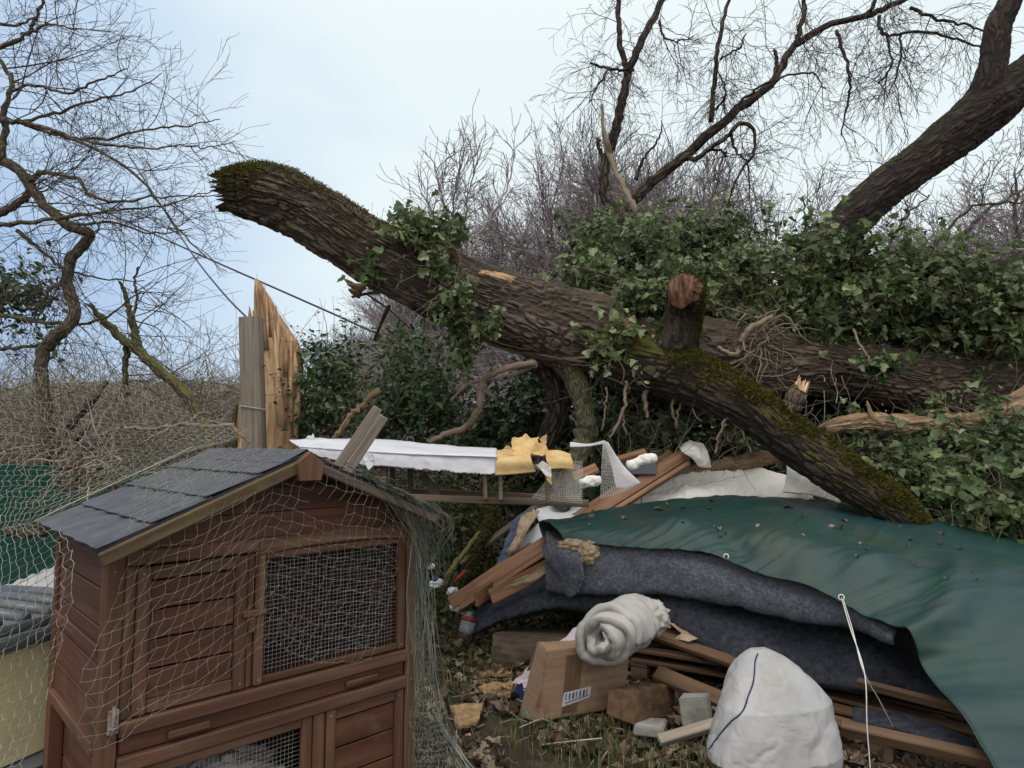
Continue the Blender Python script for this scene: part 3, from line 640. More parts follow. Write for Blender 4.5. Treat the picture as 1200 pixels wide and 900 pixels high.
# --- snapped mossy branch in front of the scrub
t = thing('broken_branch', 'snapped crooked mossy branch standing in the scrub left of the stump', 'branch', tuple(P(250, 512, 5.4)))
wood = Acc(); tw = Acc(); g = np.random.RandomState(31)
for l in ([(255, 545, 5.4, 6), (238, 495, 5.4, 6), (222, 468, 5.4, 6), (203, 447, 5.4, 6), (183, 430, 5.4, 6), (163, 410, 5.4, 6), (148, 400, 5.4, 5), (133, 385, 5.4, 4.5), (120, 370, 5.4, 4), (109, 357, 5.4, 2)],
          [(163, 410, 5.4, 5), (155, 385, 5.4, 4.5), (150, 365, 5.4, 3.5), (145, 345, 5.4, 2.5), (139, 330, 5.4, 1.6)],
          [(150, 400, 5.45, 4), (147, 430, 5.5, 3.5), (149, 465, 5.5, 3)],
          [(152, 380, 5.4, 2), (160, 350, 5.4, 1.5), (157, 330, 5.4, 1.5), (163, 312, 5.4, 1)]):
    p, r = limb(wood, l, 8, wob=0.005, g=g); shoots(tw, p, g, 6, 0.7, 0.005, 1, (0.8, 0, 0.3), 0.6)
wood.build('limb', M['bark_mosslight'], t); tw.build('twigs', M['twig_l'], t)
t = thing('fallen_branch', 'pale bare branch lying across behind the hutch roof ridge', 'branch', tuple(P(220, 500, 3.6)))
wood = Acc()
for l in ([(145, 500, 3.7, 1.8), (173, 504, 3.7, 2), (223, 499, 3.6, 2.6), (245, 502, 3.6, 2.6), (267, 500, 3.6, 2.4), (280, 510, 3.6, 2), (294, 520, 3.6, 1.5)], [(200, 500, 3.65, 2), (185, 508, 3.6, 1.8), (165, 520, 3.6, 1.4)],
          [(223, 499, 3.6, 1.8), (232, 485, 3.6, 1.5), (250, 485, 3.6, 1.2), (256, 480, 3.6, .8)]):
    limb(wood, l, 6, wob=0.004, g=g)
wood.build('limb', M['vine'], t)
t = thing('leaning_branch', 'dark leaning branch low in the scrub above the dark green sheet', 'branch', tuple(P(60, 540, 4.4)))
wood = Acc()
for l in ([(55, 550, 4.4, 5), (62, 525, 4.4, 5), (85, 495, 4.5, 5), (110, 470, 4.5, 4), (122, 450, 4.6, 3)], [(62, 530, 4.4, 4), (85, 520, 4.4, 3), (110, 495, 4.4, 2)]):
    limb(wood, l, 7, wob=0.006, g=g)
wood.build('limb', M['bark_dark'], t)

# ------------------------------------------------------------------ leaves
LEAF = np.array([(0, 0, 0.0), (-0.28, 0.02, .05), (-0.5, 0.30, .10), (-0.27, 0.48, .05), (-0.26, 0.78, .04), (0, 1.0, -0.06), (0.26, 0.78, .04), (0.27, 0.48, .05), (0.5, 0.30, .10), (0.28, 0.02, .05), (0, 0.45, -0.04)])
LT = np.array([(10, k, k+1) for k in range(0, 9)]+[(10, 9, 0)])
OVAL = np.array([(0, 0, 0.0), (-0.22, 0.25, .05), (-0.24, 0.6, .05), (0, 1.0, -0.05), (0.24, 0.6, .05), (0.22, 0.25, .05), (0, 0.5, -0.03)])
OT = np.array([(6, k, k+1) for k in range(0, 5)]+[(6, 5, 0)])
BLADE = np.array([(-0.5, 0, 0), (0.5, 0, 0), (0.25, 0.6, 0.04), (-0.25, 0.6, 0.04), (0, 1, 0.2)])

def leaves(name, pos, nrm, size, m, parent=None, g=R, shape='ivy', rv=None, jitter=0.95, curl=1.6):
    pos = np.asarray(pos); K = len(pos)
    T, TR = (LEAF, LT) if shape == 'ivy' else (OVAL, OT)
    n = np.asarray(nrm, float)+g.normal(0, jitter, (K, 3)); n /= np.linalg.norm(n, axis=1)[:, None]+1e-9
    d = g.normal(0, 1, (K, 3)); d[:, 2] -= 0.5; d -= n*(d*n).sum(1)[:, None]; d /= np.linalg.norm(d, axis=1)[:, None]+1e-9
    s_ = np.cross(d, n); sz = size*(0.35+1.2*g.rand(K)**1.6)
    cl = curl*(0.5+g.rand(K)*1.5)
    v = pos[:, None, :]+sz[:, None, None]*(T[None, :, 0:1]*s_[:, None, :]+(T[None, :, 1:2]-0.2)*d[:, None, :]+T[None, :, 2:3]*cl[:, None, None]*n[:, None, :])
    t = (np.arange(K)[:, None, None]*len(T)+TR[None]).reshape(-1, 3)
    rv = g.rand(K) if rv is None else rv
    me = npmesh(name, v.reshape(-1, 3), t, {'rnd': np.repeat(rv, len(T))}, smooth=False)
    return link(name, me, m, parent)

def blob_points(blobs, n, g, clump=5.0, thr=0.45, shell=0.55, seed=0):
    """blobs: (u,v,y,ru_px,rv_px,ry_m,weight). Points clumped by noise, denser near the surface"""
    out = []; nr = []
    w = np.array([b[3]*b[4] for b in blobs], float); w /= w.sum()
    for b, f in zip(blobs, w):
        k = int(n*f*2.6)+8; c = np.array(tuple(P(b[0], b[1], b[2]))); rr = np.array([b[3]*b[2]/F, b[5], b[4]*b[2]/F])
        d = g.normal(0, 1, (k, 3)); d /= np.linalg.norm(d, axis=1)[:, None]
        rad = shell+(1-shell)*g.rand(k)**0.7; rad *= 0.55+0.95*fbm(d*3.5+c, 3, seed)
        p = c+d*rr*rad[:, None]
        keep = fbm(p*clump, 2, seed+3) > thr
        out.append(p[keep]); nr.append(d[keep])
    p = np.concatenate(out); nn = np.concatenate(nr)
    ix = g.permutation(len(p))[:n]
    nn = nn[ix]; nn[:, 2] += 0.6; nn[:, 1] -= 0.25
    return p[ix], nn

def vine_tangle(acc, pts, g, n, L=0.4, r=0.003, droop=0.05):
    ix = g.randint(0, len(pts), n)
    for k in ix:
        grow(acc, pts[k], g.normal(0, 1, 3)+np.array([0, -.3, -.2]), L*(0.4+g.rand()), r*(0.6+g.rand()), 0, g, 0.45, droop, 0, seg=7)

def sprigs(acc, pos, nr, g, n, m_, L=(.15, .5), r=.0022, droop=.10, spacing=None):
    """leafy shoots: returns leaf positions / normals; shoots themselves go into acc"""
    LP = []; LN = []
    ix = g.randint(0, len(pos), n)
    for k in ix:
        d = nr[k]*0.7+g.normal(0, .65, 3); d[2] += .25; d /= np.linalg.norm(d)+1e-9
        ln = g.uniform(*L); seg = 6; p = pos[k].copy(); pts = [p.copy()]
        for s_ in range(seg): d = d+g.normal(0, .28, 3); d[2] -= droop; d /= np.linalg.norm(d); p = p+d*ln/seg; pts.append(p.copy())
        pts = np.array(pts)
        if acc is not None: acc.tube(pts, np.linspace(r, r*.5, seg+1), 3, False, r=g.rand())
        q_ = max(3, int(m_*ln/L[1])); t = (np.arange(q_)+g.rand(q_)*.7)/q_*seg; i = np.minimum(t.astype(int), seg-1); f = (t-i)[:, None]
        c = pts[i]*(1-f)+pts[i+1]*f; off = g.normal(0, 1, (q_, 3)); off /= np.linalg.norm(off, axis=1)[:, None]
        LP.append(c+off*.028); LN.append(off*.6+np.array([0, -.25, .75])+nr[k]*.3)
    return np.concatenate(LP), np.concatenate(LN)

def ivy(label, blobs, n, size, m, g, name='ivy', cat='ivy', stems=60, clump=4.0, thr=0.44, shell=0.4, shape='ivy', vine='vine', Ls=(.15, .5), core=.35, per=11):
    pos, nr = blob_points(blobs, n, g, clump, thr, shell, seed=g.randint(1000))
    c = P(blobs[0][0], blobs[0][1], blobs[0][2]); t = thing(name, label, cat, (c.x, c.y, gzf(c.x, c.y)))
    a = Acc(); sp_, sn_ = sprigs(a if stems else None, pos, nr, g, int(n*(1-core)/per)+4, per, Ls)
    k = int(n*core); P_ = np.concatenate([pos[:k], sp_]); N_ = np.concatenate([nr[:k], sn_])
    leaves('foliage', P_, N_, size, M[m], t, g, shape, rv=np.clip(g.rand(len(P_))*0.85+0.8*(fbm(P_*1.8, 2, 5)-0.36), 0, 1), jitter=.6)
    if stems: vine_tangle(a, pos, g, stems)
    a.build('stems', M[vine], t)
    return t

# the big ivy growth behind and above the trunk
g = np.random.RandomState(41)
ivy('broad mass of green ivy heaped behind and above the fallen trunk', [
    (705, 285, 6.3, 34, 30, .5), (735, 300, 6.2, 60, 45, .6), (700, 320, 6.0, 45, 36, .5), (770, 330, 6.0, 75, 52, .6), (850, 320, 6.2, 72, 62, .7), (800, 290, 6.5, 40, 28, .5), (855, 285, 6.4, 42, 36, .5),
    (905, 330, 6.1, 70, 52, .7), (950, 325, 6.0, 62, 50, .6), (900, 380, 5.9, 90, 38, .4), (985, 350, 5.9, 60, 50, .6), (840, 380, 5.9, 70, 40, .4),
    (735, 375, 5.35, 40, 40, .25), (722, 410, 5.05, 30, 22, .2), (760, 350, 5.3, 38, 40, .3)], 32000, 0.062, 'ivy', g, stems=1100, thr=.50)
ivy('spreading green ivy lying along the top of the trunk at the right', [
    (1040, 350, 5.9, 60, 50, .5), (1090, 360, 5.8, 60, 48, .5), (1150, 375, 5.7, 62, 44, .5), (1205, 380, 5.6, 60, 46, .5), (1065, 325, 6.2, 28, 28, .4), (1150, 350, 6.0, 24, 30, .4), (1000, 390, 5.6, 55, 16, .25), (1080, 392, 5.6, 70, 12, .2)], 15000, 0.066, 'ivy', g, stems=600, thr=.51, Ls=(.2, .6))
ivy('dense green ivy filling the bank below the trunk at the right', [
    (1110, 560, 4.9, 105, 52, .35), (1190, 560, 4.7, 90, 70, .4), (1150, 600, 4.6, 90, 38, .4), (1060, 540, 5.1, 60, 36, .3), (1220, 620, 4.5, 60, 40, .3), (1000, 570, 5.0, 40, 26, .3)], 17000, 0.064, 'ivy', g, stems=800, thr=.46)
ivy('small ivy clump growing in the cluttered gap below the thick trunk', [(760, 505, 5.7, 40, 18, .12), (730, 505, 5.7, 26, 20, .12), (700, 520, 5.6, 24, 16, .12), (790, 495, 5.7, 20, 14, .12)], 900, 0.065, 'ivy', g, stems=60)
ivy('ivy spray hanging under the mossy limb', [(850, 508, 5.3, 24, 18, .10), (872, 505, 5.3, 18, 16, .10)], 420, 0.06, 'ivy', g, stems=40, Ls=(.08, .25), per=6)
ivy('ivy patch clinging to the trunk left of its middle', [(470, 292, 4.50, 28, 22, .10), (490, 312, 4.50, 34, 26, .10), (502, 282, 4.65, 32, 20, .18), (530, 268, 4.8, 20, 16, .15), (452, 318, 4.48, 22, 20, .08), (530, 350, 4.55, 24, 16, .10), (480, 265, 4.8, 18, 14, .15)], 2300, 0.055, 'ivy', g, stems=70, Ls=(.08, .22), per=6)
ivy('ivy tuft dangling beneath the middle of the trunk', [(548, 405, 4.72, 18, 26, .12), (556, 380, 4.68, 26, 18, .12)], 700, 0.055, 'ivy', g, stems=16, Ls=(.08, .2), per=6)
ivy('dark ivy wall in the hollow under the trunk, shade put into its leaf colour', [(700, 470, 7.0, 110, 70, .5), (820, 470, 7.0, 120, 80, .5), (930, 480, 6.8, 110, 80, .5), (1040, 480, 6.7, 110, 90, .5), (1150, 480, 6.6, 110, 90, .5), (620, 510, 7.0, 60, 55, .4), (860, 570, 6.2, 120, 50, .4), (720, 560, 6.3, 100, 40, .4)], 26000, 0.095, 'ivy_shaded', g, stems=500, clump=2.5, thr=0.36)
ivy('few ivy leaves hanging on the lower trunk at the right', [(1105, 470, 5.25, 12, 9, .05), (1100, 482, 5.25, 8, 10, .05)], 60, 0.06, 'ivy', g, stems=8, Ls=(.06, .12), per=4)
ivy('ivy sprig drooping over the trunk beside the snapped stub', [(1030, 430, 5.3, 16, 7, .06), (925, 400, 5.4, 14, 14, .1), (935, 385, 5.5, 20, 14, .1)], 220, 0.075, 'ivy', g, stems=12, Ls=(.08, .2), per=6)

ivy('evergreen holly bush just right of the splintered stump', [(385, 440, 6.2, 34, 42, .5), (378, 480, 6.1, 34, 36, .5), (400, 470, 6.2, 30, 40, .5), (372, 410, 6.2, 14, 18, .3)], 5200, 0.06, 'holly', g, 'holly_bush', 'bush', 60, clump=5, thr=0.46, shell=0.2, shape='oval', Ls=(.2, .55))
ivy('tall dark evergreen bush under the trunk, right of the two grey battens', [(480, 410, 5.9, 36, 36, .4), (490, 450, 5.8, 44, 44, .5), (470, 490, 5.7, 50, 34, .5), (510, 480, 5.8, 34, 40, .5), (450, 500, 5.7, 40, 22, .4)], 6500, 0.06, 'holly', g, 'holly_bush', 'bush', 60, clump=5, thr=0.46, shell=0.2, shape='oval', Ls=(.2, .55))
ivy('dark leafy evergreen at the left edge behind the crooked tree', [(10, 330, 5.8, 40, 28, .4), (-10, 360, 5.8, 60, 34, .4), (30, 355, 5.8, 40, 24, .3), (25, 390, 5.8, 50, 20, .3)], 2400, 0.055, 'holly', g, 'holly_bush', 'bush', 30, clump=5, thr=0.5, shell=0.2, shape='oval', Ls=(.2, .5))
ivy('dark leafy clump behind the middle below the trunk', [(610, 470, 6.3, 36, 30, .4), (600, 500, 6.2, 45, 26, .4), (640, 490, 6.4, 34, 36, .4), (570, 520, 6.1, 30, 24, .3)], 3200, 0.065, 'ivy_shaded', g, 'holly_bush', 'bush', 60, clump=5, thr=0.46, shell=0.3)

# undergrowth (ground cover) on the bank behind the run
pos = []; K = 9000
x = g.uniform(-2.6, 1.0, K); y = g.uniform(4.6, 8.0, K); z = gz(x, y)+g.rand(K)**1.5*0.42*np.clip((y-4.4)/1.5, 0.25, 1)
keep = fbm(np.stack([x*2.5, y*2.5, z*2], 1), 2, 8) > 0.43
tag(leaves('undergrowth', np.stack([x, y, z], 1)[keep], np.tile((0, -.4, .8), (keep.sum(), 1)), 0.055, M['under'], None, g, 'ivy'), 'low green and brown ground cover on the bank behind the run', 'undergrowth', kind='stuff')
K = 22000
x = g.uniform(-7, 4.5, K); y = g.uniform(5.5, 12.0, K); z = gz(x, y)+g.rand(K)**2*0.5
tag(leaves('bank_cover', np.stack([x, y, z], 1), np.tile((0, -.4, .8), (K, 1)), 0.09, M['under'], None, g, 'oval'), 'low dull ground cover further up the bank', 'ground cover', kind='stuff')

# ------------------------------------------------------------------ big displaced logs
def log(name, l, m, parent=None, nl=260, ns=96, ridge=0.012, lump=0.03, seed=0, jag=(0, 0), fs=1.0, cap_in=(0.0, 0.0)):
    pts, rad = pix(l)
    c = cr(pts, nl); r = np.interp(np.linspace(0, len(l)-1, nl), np.arange(len(l)), rad)
    r = np.convolve(np.pad(r, 6, mode='edge'), np.ones(13)/13, 'valid') if nl > 60 else r
    tg = np.gradient(c, axis=0); L = np.concatenate([[0], np.cumsum(np.linalg.norm(np.diff(c, axis=0), axis=1))])
    tg /= np.linalg.norm(tg, axis=1)[:, None]
    a = np.array([0.05, 0.1, 1.0]) if abs(tg.mean(0)[2]) < 0.85 else np.array([1.0, 0.1, 0])
    n1 = np.cross(tg, a); n1 /= np.linalg.norm(n1, axis=1)[:, None]; n2 = np.cross(tg, n1)
    th = np.arange(ns)*2*math.pi/ns; rm = r.mean()
    cs = np.cos(th)[None, :]; sn = np.sin(th)[None, :]
    bc = np.stack(np.broadcast_arrays(cs*rm, sn*rm, (L+seed*3.7)[:, None]), -1)
    b2 = bc.reshape(-1, 3)
    lum = (fbm(b2*np.array([2.2, 2.2, 1.3]), 3, seed)-0.5)*2*lump*rm/0.35
    wr = fbm(b2*np.array([5, 5, 3]), 2, seed+9)
    q1 = b2*np.array([21, 21, 5.0])*fs+wr[:, None]*2.2
    fa = np.abs(2*vnoise(q1, seed+5)-1); fb = np.abs(2*vnoise(q1*np.array([1.25, 1.25, 1.6])+7.7, seed+6)-1)
    hh = np.minimum(fa, fb)*2.3; hh = np.clip(hh, 0, 1); hh = hh*hh*(3-2*hh)
    rd2 = fbm(b2*np.array([70, 70, 30])*fs, 2, seed+7)
    disp = (lum-ridge*(1-hh)+ridge*(rd2-0.5)*0.7).reshape(nl, ns)
    hh = np.clip(hh*0.9+(rd2-.5)*.5, 0, 1.2)
    rr = r[:, None]+disp
    v = c[:, None, :]+rr[..., None]*(cs[..., None]*n1[:, None, :]+sn[..., None]*n2[:, None, :])
    for end, j_ in enumerate(jag):
        if j_:
            k0 = 0 if end == 0 else nl-1; sgn = -1 if end == 0 else 1
            off = (fbm(np.stack([cs[0]*3.5, sn[0]*3.5, cs[0]*0+seed], 1), 3, seed+30)-0.5)*2*j_+(vnoise(np.stack([th*9, th*0, th*0], 1), seed)-0.5)*j_*0.7
            m_n = 14; base = v[k0 if end == 0 else k0].copy()
            for k in range(m_n):
                w_ = (1-k/m_n)**1.5; idx = k if end == 0 else nl-1-k
                v[idx] += (tg[k0]*sgn)[None, :]*(off*w_)[:, None]
    i = np.arange(nl-1)[:, None]*ns; j = np.arange(ns)[None, :]; j2 = (j+1) % ns
    q = np.stack([i+j, i+j2, i+ns+j2, i+ns+j], -1).reshape(-1, 4)
    V = v.reshape(-1, 3); jj = np.arange(ns)
    # end caps, hollowed a little
    rings = []; K0 = len(V); t = []; extra = []; ebc = []
    for end in (0, 1):
        k0 = 0 if end == 0 else nl-1; sgn = 1 if end == 0 else -1
        edge = v[k0]; ce = edge.mean(0)+tg[k0]*sgn*cap_in[end]
        prev = k0*ns+jj
        for s_ in (0.7, 0.35):
            ring = ce+(edge-ce)*s_+tg[k0]*sgn*(cap_in[end]*0.2)+g.normal(0, 0.004, (ns, 3)); idx = K0+jj
            extra.append(ring); ebc.append(np.stack([cs[0]*rm*s_, sn[0]*rm*s_, cs[0]*0+L[k0]], 1))
            f = np.stack([prev, K0+jj, K0+(jj+1) % ns, np.roll(prev, -1)], 1)
            q = np.concatenate([q, f if end == 0 else f[:, ::-1]]); prev = idx; K0 += ns
        extra.append(ce[None]); ebc.append(np.array([[0, 0, L[k0]]]))
        f = np.stack([prev, np.full(ns, K0), np.roll(prev, -1)], 1); t.append(f if end == 0 else f[:, ::-1]); K0 += 1
    V = np.concatenate([V]+extra); BC = np.concatenate([b2]+ebc); HH = np.concatenate([hh, np.full(len(V)-len(hh), .6)])
    nq = (nl-1)*ns; mi = np.concatenate([np.zeros(nq), np.ones(len(q)-nq), np.ones(2*ns)])
    me = npmesh(name, V, [q, np.concatenate(t)], {'bc': BC, 'rnd': np.full(len(V), 0.5), 'h': HH}, True, mi)
    return link(name, me, m, parent)

FT = thing('fallen_tree', 'huge fallen barked tree trunk lying across the yard, with a mossy limb and sawn stub', 'tree', tuple(P(900, 480, 5.7)))
trunk = log('trunk', [(264, 222, 4.45, 25), (271, 222, 4.46, 29), (282, 222, 4.48, 33), (300, 223, 4.5, 37), (326, 229, 4.52, 39), (370, 252, 4.6, 39), (420, 285, 4.7, 40), (480, 317, 4.85, 42), (540, 344, 5.0, 43), (600, 366, 5.15, 47),
                      (660, 386, 5.3, 51), (720, 404, 5.45, 55), (790, 418, 5.6, 54), (860, 424, 5.7, 46), (930, 425, 5.75, 37), (1000, 433, 5.8, 34), (1050, 440, 5.8, 37), (1100, 447, 5.85, 39), (1200, 450, 5.9, 40), (1300, 452, 5.95, 41), (1420, 455, 6.0, 41)],
            [M['bark'], M['bark_dark']], FT, nl=1500, ns=380, ridge=0.020, lump=0.075, seed=1, fs=1.3, jag=(0.17, 0), cap_in=(0.12, 0))
tb = bvh_of(trunk)
mossy = log('mossy_limb', [(690, 405, 5.35, 38), (735, 420, 5.15, 40), (788, 434, 4.95, 35), (845, 460, 4.8, 30), (893, 489, 4.7, 28), (935, 520, 4.6, 28), (980, 552, 4.5, 27), (1022, 579, 4.45, 25), (1054, 602, 4.4, 23), (1085, 640, 4.35, 19)],
            [M['bark_moss'], M['bark_dark']], FT, nl=560, ns=160, ridge=0.012, lump=0.03, seed=2, fs=1.3)
mb = bvh_of(mossy)
stub = log('sawn_stub', [(770, 440, 5.0, 34), (783, 418, 4.95, 28), (794, 392, 4.88, 23), (801, 365, 4.80, 21), (803, 348, 4.70, 22), (803, 338, 4.58, 21)],
           [M['bark_moss'], M['fresh_red']], FT, nl=150, ns=90, ridge=0.010, lump=0.03, seed=3, fs=1.3, jag=(0, 0.02))
sb_ = bvh_of(stub)
def patch_disc(name, c, nrm, rx, ry, m, parent, g, thick=0.03, up=(0, 0, 1), n=40, rough=0.012, seed=0, jag=0.1):
    """rough torn face: irregular domed disc"""
    c = Vector(c); nrm = Vector(nrm).normalized(); sx = nrm.cross(Vector(up)).normalized(); sy = sx.cross(nrm).normalized()
    rings = 12; V = []; 
    for k in range(rings+1):
        rr = k/rings
        for a in range(n):
            th = a*2*math.pi/n; w = 1+jag*(float(vnoise(np.array([[math.cos(th)*2.5+seed, math.sin(th)*2.5, 0.5]]), seed)[0])-0.5)*2
            x = math.cos(th)*rx*rr*w; y = math.sin(th)*ry*rr*w
            h = thick*(1-rr**3)
            V.append(c+sx*x+sy*y+nrm*h)
    V = np.array([tuple(v) for v in V]); loc = V-np.array(tuple(c))
    f = fbm(np.stack([loc@np.array(tuple(sx))*40, loc@np.array(tuple(sy))*10, loc[:, 0]*0+seed], 1), 3, seed)-0.5
    V = V+np.array(tuple(nrm))*(f*2*rough)[:, None]
    i = np.arange(rings)[:, None]*n; j = np.arange(n)[None, :]; j2 = (j+1) % n
    q = np.stack([i+j, i+n+j, i+n+j2, i+j2], -1).reshape(-1, 4)
    bc = np.stack([loc@np.array(tuple(sx)), loc@np.array(tuple(nrm)), loc@np.array(tuple(sy))], 1)
    return link(name, npmesh(name, V, q, {'bc': bc, 'rnd': np.full(len(V), .5)}), m, parent)
vd = -ray(797, 342)
patch_disc('cut_face', P(797, 341, 4.52), (vd.x-.15, vd.y, vd.z), 0.082, 0.118, M['fresh_red'], FT, g, thick=0.02, rough=0.022, seed=4, jag=.22)

def shard(acc, p0, p1, w, t, g, up=(0, -1, 0)):
    """pointed splinter"""
    p0 = Vector(p0); p1 = Vector(p1); ax = p1-p0; L = ax.length; ax.normalize(); s_ = ax.cross(Vector(up)).normalized(); u_ = s_.cross(ax)
    V = []; ts = [0, .35, .7, .9, 1.0]; ws = [1, .95, .6, .3, .03]
    for a, b in zip(ts, ws):
        o_ = s_*g.normal(0, w*0.08)
        for sx, sy in ((-1, -1), (1, -1), (1, 1), (-1, 1)): V.append(tuple(p0+ax*L*a+s_*sx*w*b/2+u_*sy*t*b/2+o_))
    V = np.array(V); q = []
    for k in range(4):
        for a in range(4): q.append((k*4+a, k*4+(a+1) % 4, k*4+4+(a+1) % 4, k*4+4+a))
    q.append((0, 3, 2, 1)); q.append((16, 17, 18, 19))
    lo = V-np.array(tuple(p0)); bc = np.stack([lo@np.array(tuple(s_)), lo@np.array(tuple(u_)), lo@np.array(tuple(ax))], 1)+g.rand(3)*5
    acc.add(V, q, bc=bc)

# torn patches and small stubs on the fallen tree
a = Acc()
for k in range(9): shard(a, hit(tb, 563+k*3, 318+k*0.5, 0.0), hit(tb, 590+k*2, 326+g.rand()*3, 0.025), 0.03, 0.02, g)
for k in range(7): shard(a, hit(tb, 600-k*4, 330-k*1.2, 0.0), hit(tb, 572-k*2, 322-g.rand()*4, 0.02), 0.045, 0.02, g)
a.build('torn_patch', M['fresh'], FT)
a = Acc()
for l in ([(746, 418, 5.02, 7), (743, 402, 4.95, 8), (738, 388, 4.9, 7), (732, 374, 4.88, 5)], [(740, 412, 4.98, 6), (758, 402, 4.95, 8), (770, 398, 4.95, 6)]): limb(a, l, 9, wob=0.004, g=g)
a.build('torn_stub', M['fresh_red'], FT)
a = Acc(); limb(a, [(918, 500, 4.62, 12), (926, 480, 4.6, 12), (932, 465, 4.58, 11.5), (937, 456, 4.57, 10)], 12, wob=0.003, g=g); st = a.build('snapped_stub', M['bark_small'], FT)
a = Acc()
for k in range(12): shard(a, P(930+k*1.2, 462, 4.54+g.rand()*.05), P(933+k*1.2+g.rand()*3, 447-g.rand()*14*(0.5+0.5*math.sin(k*.5)), 4.55), 0.018, 0.014, g)
a.build('splinters', M['fresh'], st)
a = Acc()
for (u0, v0, u1, v1) in ((425, 340, 402, 327), (428, 336, 406, 333), (422, 345, 408, 338)): shard(a, P(u0, v0, 4.6), P(u1, v1, 4.5), 0.05, 0.03, g)
a.build('splinters', M['rotten'], FT)
a = Acc()
limb(a, [(445, 342, 4.7, 2.5), (430, 344, 4.7, 2), (412, 348, 4.7, 1.6)], 5)
limb(a, [(470, 350, 4.85, 4), (500, 368, 4.9, 5), (535, 382, 4.95, 5), (560, 380, 5.0, 4)], 6)
limb(a, [(456, 358, 4.8, 2.5), (447, 378, 4.8, 2), (438, 400, 4.8, 1.2)], 5)
limb(a, [(430, 345, 4.8, 1), (455, 362, 4.8, .9), (480, 385, 4.9, .6)], 4)
a.build('hanging_bark', M['bark_dark'], FT)
a = Acc()
limb(a, [(665, 425, 5.3, 17), (676, 448, 5.25, 14), (684, 475, 5.2, 12.5), (686, 500, 5.2, 12), (680, 525, 5.2, 12), (668, 552, 5.2, 12), (655, 590, 5.25, 12)], 14, n=40, wob=0.003, g=g)
a.build('limb', M['bark_mosslight'], FT)
a = Acc()
limb(a, [(640, 425, 5.6, 20), (652, 450, 5.6, 15), (655, 480, 5.65, 14), (645, 512, 5.7, 14), (625, 560, 5.7, 13)], 14, n=30, wob=0.004, g=g)
a.build('limb', M['bark_dark'], FT)
# rotten branch and reddish butt on the right
rot = log('rotten_branch', [(962, 504, 4.9, 7), (975, 500, 4.9, 10), (1010, 494, 4.9, 12), (1055, 498, 4.9, 14), (1100, 496, 4.9, 13), (1140, 496, 4.88, 13), (1170, 488, 4.85, 15), (1200, 475, 4.8, 20), (1240, 455, 4.8, 26)],
          [M['rotten'], M['rotten']], FT, nl=340, ns=80, ridge=0.014, lump=0.07, seed=5, jag=(0.06, 0), fs=1.6)
a = Acc(); limb(a, [(1035, 498, 4.85, 5), (1022, 488, 4.85, 3.5), (1016, 470, 4.85, 1.2)], 6); a.build('snag', M['rotten'], FT)
# moss tufts on the limb and stub
def moss_on(o, n, cond, name, parent, g, size=0.018):
    me = o.data; nv = len(me.vertices); co = np.zeros(nv*3); me.vertices.foreach_get('co', co); no = np.zeros(nv*3); me.vertices.foreach_get('normal', no)
    co = co.reshape(-1, 3); no = no.reshape(-1, 3); k = cond(co, no); ix = np.where(k)[0]; ix = g.choice(ix, n)
    p = co[ix]+g.normal(0, 0.006, (n, 3)); nn = no[ix]
    side = np.cross(nn, g.normal(0, 1, (n, 3))); side /= np.linalg.norm(side, axis=1)[:, None]+1e-9
    up = nn+g.normal(0, 0.5, (n, 3)); up /= np.linalg.norm(up, axis=1)[:, None]; s_ = size*(0.5+g.rand(n))
    A = p-side*(s_*0.3)[:, None]; B = p+side*(s_*0.3)[:, None]; Cc = p+up*s_[:, None]
    v = np.stack([A, B, Cc], 1).reshape(-1, 3)
    rv = np.clip(0.5*g.rand(n)+0.55*(fbm(p*9, 2, 3))+0.0, 0, 1)
    return link(name, npmesh(name, v, np.arange(3*n).reshape(-1, 3), {'rnd': np.repeat(rv, 3)}, False), M['moss'], parent)
moss_on(mossy, 42000, lambda c, n: (n[:, 2]+2.0*(fbm(c*5, 3, 1)-0.5)+0.25*n[:, 0] > 0.30) & (c[:, 0] > P(770, 400, 5).x), 'moss', mossy, g)
moss_on(stub, 9000, lambda c, n: (n[:, 0]*0.9+n[:, 2]*0.6+0.8*(fbm(c*6, 3, 2)-0.5) > 0.35), 'moss', stub, g)
moss_on(trunk, 17000, lambda c, n: (n[:, 2]+0.6*n[:, 1]*-1+1.8*(fbm(c*3, 3, 4)-0.5) > 0.45) & (c[:, 0] < P(430+60*R.rand(), 300, 4.8).x), 'moss', trunk, g, 0.014)
